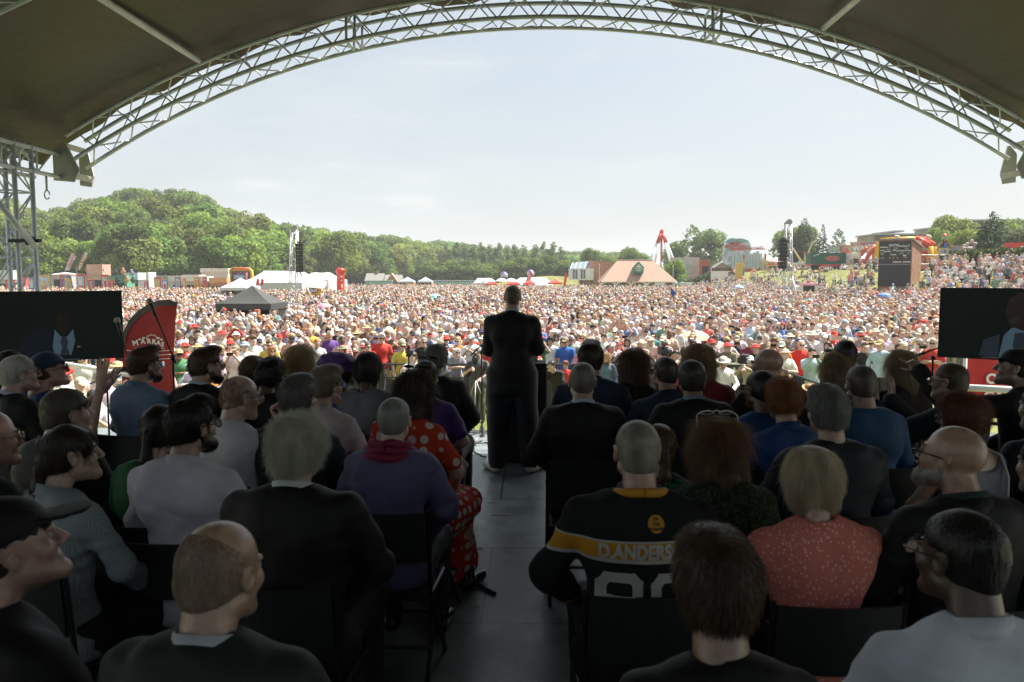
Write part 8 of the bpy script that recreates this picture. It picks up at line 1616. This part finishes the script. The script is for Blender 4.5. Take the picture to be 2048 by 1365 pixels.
on_back(C_('hoop'), 't_shirt', 'UNISON', .042, .035, .915, LB, bold=.0015); on_back(C_('hoop'), 't_shirt', 'Northern', .026, .045, .87, LB)
on_back(C_('union lettering'), 't_shirt', 'NASUWT', .085, .0, .90, mat('print_dim', (.14, .17, .22), .7), bold=.003)
hw = C_('hoop'); R_ = np.array(hw['R']).reshape(3, 3); hc_ = np.array(hw['head_c']); b = MB(); c0 = hc_+R_ @ np.array([.083, -.01, -.06]); b.tube([tuple(c0+R_ @ np.array([0, .026*math.cos(a), .026*math.sin(a)])) for a in [i*math.pi/8 for i in range(17)]], .0025, 5, caps=False); b.build('hoop_earring', mat('gold', (.5, .3, .12), .3, 0, metal=.9), hw, True)
cp = C_('navy baseball cap'); MB().tube([Vector((-.035, .375, 1.035)), Vector((-.05, .35, 1.01))], .034, 12).build('wrist_band', mat('band_white', (.55, .5, .48), .5), cp, True)
ab = C_('auburn'); b = MB(); b.tube([(.07, -.175, .86), (.085, -.16, .98), (.09, -.11, 1.07), (.085, -.02, 1.09)], .007, 6).build('strap', mat('strap_white', (.50, .50, .55), .6), ab, True)
# ------------------------------------------------------------------ camera crew in the pit
def pit(px, pyt, Y, label, **kw): kw.setdefault('q', 0); return P(label, px, pyt, d=Y, base=0, chair=False, **kw)
ST = STAND
def camera_rig(px, py, Y, label, big=False, tripod=True, rz=0):
    p = at(px, py, Y); t = thing('video_camera' if big or tripod else 'camera', label, 'camera', p, rz); k = 1.5 if big else 1.
    MB().box((0, 0, 0), (.11*k, .26*k, .12*k)).box((0, .02, .08*k), (.04, .16*k, .03)).build('body', BLACK, t); b = MB(); V = b.tube([(0, -.13*k, 0), (0, -.26*k, 0)], .05*k, 12, r2=.062*k); b.build('lens', BLACK if not label.startswith('white') else mat('lens_white', (.6, .6, .56), .4), t, True)
    MB().tube([(0, -.262*k, 0), (0, -.266*k, 0)], .045*k, 12).build('lens_glass', LENS_DARK, t, True); arr_obj('microphone', sdf([cap((.0, -.15*k, .12*k), (0, .05, .12*k), .028*k, k=.01)], .012), mat('fur_grey', (.16, .16, .15), .9), t)
    if tripod:
        q = thing('tripod', 'black tripod under the '+label.split(',')[0], 'tripod', (p.x, p.y, 0)); MB().tube([(0, 0, p.z*.62), (0, 0, p.z-.07)], .018, 8).build('column', BLACK, q, True)
        for a in (.5, 2.6, 4.7): MB().tube([(0, 0, p.z*.68), (.42*math.cos(a), .42*math.sin(a), .0)], .013, 6).build('leg', mat('stand_grey'), q, True)
        MB().box((0, 0, p.z-.10), (.10, .10, .05)).build('head', BLACK, q)
    return t
pit(955, 697, 18.3, 'camera operator in grey polo shirt and khaki trousers behind a tripod', pose=ST, yaw=172, hyaw=0, hpitch=-12, top='tshirt', tcol=(0.07, 0.07, 0.065), legs=(.12, .12, .08), hair='short', hcol=(.2, .18, .15), wd=1.15, arms=dict(wrR=(.05, .34, 1.30), el=(.26, .12, 1.14), wrL=(.12, .30, 1.05)))
camera_rig(951, 716, 17.8, 'small camera on tripod left of the microphone stand')
pit(826, 704, 17.2, 'camera operator in white shirt left of the speaker, face behind the camera', pose=ST, yaw=160, top='shirt', tcol=(0.743, 0.743, 0.756), legs=(.03, .03, .03), hair='short', hcol=(.06, .05, .04), arms=dict(wrR=(.05, .34, 1.42), wrL=(-.02, .36, 1.30), el=(.26, .14, 1.2)))
camera_rig(817, 702, 16.7, 'large video camera with furry microphone on a tripod, left pit', rz=.3)
pit(1103, 722, 17.0, 'man in dark grey t-shirt bending down just right of the lectern', pose=dict(ST, waist=(0, .03, 1.04), chest=(0, .16, 1.2), sh=(.178, .22, 1.31), nb=(0, .25, 1.36), head=(0, .36, 1.47)), yaw=150, top='tshirt', tcol=(0.0106, 0.0106, 0.0106), legs=(.05, .05, .055), arms=dict(el=(.26, .32, 1.05), wr=(.2, .36, .80)), hair='short', hcol=(.05, .04, .03))
pit(1131, 722, 18.6, 'ginger haired boy in bright red t-shirt right of the lectern', pose=ST, yaw=170, hpitch=-12, top='tshirt', tcol=(0.58, 0.03, 0.02), legs=(.04, .05, .07), hair='thick', hcol=(.28, .12, .05))
pit(1352, 700, 17.8, 'camera operator in maroon shirt with a shoulder camera', pose=ST, yaw=165, top='tshirt', tcol=(0.24, 0.02, 0.05), legs=(.03, .03, .03), hair='short', hcol=(.05, .04, .03), arms=dict(elR=(.34, .16, 1.38), wrR=(.10, .34, 1.52), elL=(.25, .2, 1.3), wrL=(.06, .32, 1.5)))
camera_rig(1327, 702, 17.2, 'big shoulder video camera pointing at the stage', True, False, .1)
pit(1447, 714, 18.0, 'man in white shirt and cream bucket hat sitting in the pit', pose=dict(SEAT), yaw=170, hpitch=-14, top='shirt', tcol=(0.78, 0.78, 0.756), legs=(.10, .09, .08), hair='short', hcol=(.2, .17, .14), hat='sun', hatcol=(0.743, 0.675, 0.54))
pit(1500, 712, 17.6, 'photographer in beige waistcoat holding a camera with long white lens', pose=ST, yaw=150, top='shirt', tcol=(0.42, 0.36, 0.24), legs=(.05, .05, .05), hair='short', hcol=(.2, .18, .16), hat='cap', hatcol=(0.743, 0.743, 0.702), arms=dict(wrR=(.06, .30, 1.50), wrL=(.0, .40, 1.46), el=(.27, .16, 1.3)))
camera_rig(1487, 722, 17.1, 'white lensed camera in the photographer\'s hands', False, False, .5)
pit(1621, 768, 14.5, 'person in straw hat crouching behind the side barrier', pose=dict(SEAT), yaw=185, fem=True, hpitch=-20, top='tshirt', tcol=(0.3, 0.12, 0.05), hair='long', hcol=(.25, .12, .05), hat='sun', hatcol=(0.52, 0.36, 0.17))
pit(1565, 735, 17.2, 'woman with brown hair low in the pit corner', pose=dict(SEAT), yaw=165, fem=True, top='tshirt', tcol=(0.45, 0.6, 0.05), hair='long', hcol=(.14, .08, .04))
pit(1212, 706, 18.4, 'blonde woman in denim and leather jacket standing in the pit', pose=ST, yaw=175, fem=True, top='shirt', tcol=(0.1, 0.16, 0.24), hair='long', hcol=(.42, .27, .12), legs=(.03, .04, .07))
# ------------------------------------------------------------------ air
hz_ = MB().box((0, 1000, 44), (3300, 2700, 90)).build('haze', None); hm = bpy.data.materials.new('haze_air'); hm.use_nodes = True; t = hm.node_tree; t.nodes.clear()
pv = N(t, 'ShaderNodeVolumePrincipled'); pv.inputs['Density'].default_value = .00042; pv.inputs['Color'].default_value = (.95, .96, .97, 1); t.links.new(pv.outputs[0], N(t, 'ShaderNodeOutputMaterial').inputs['Volume'])
hz_.data.materials.clear(); hz_.data.materials.append(hm); tag(hz_, kind='stuff')
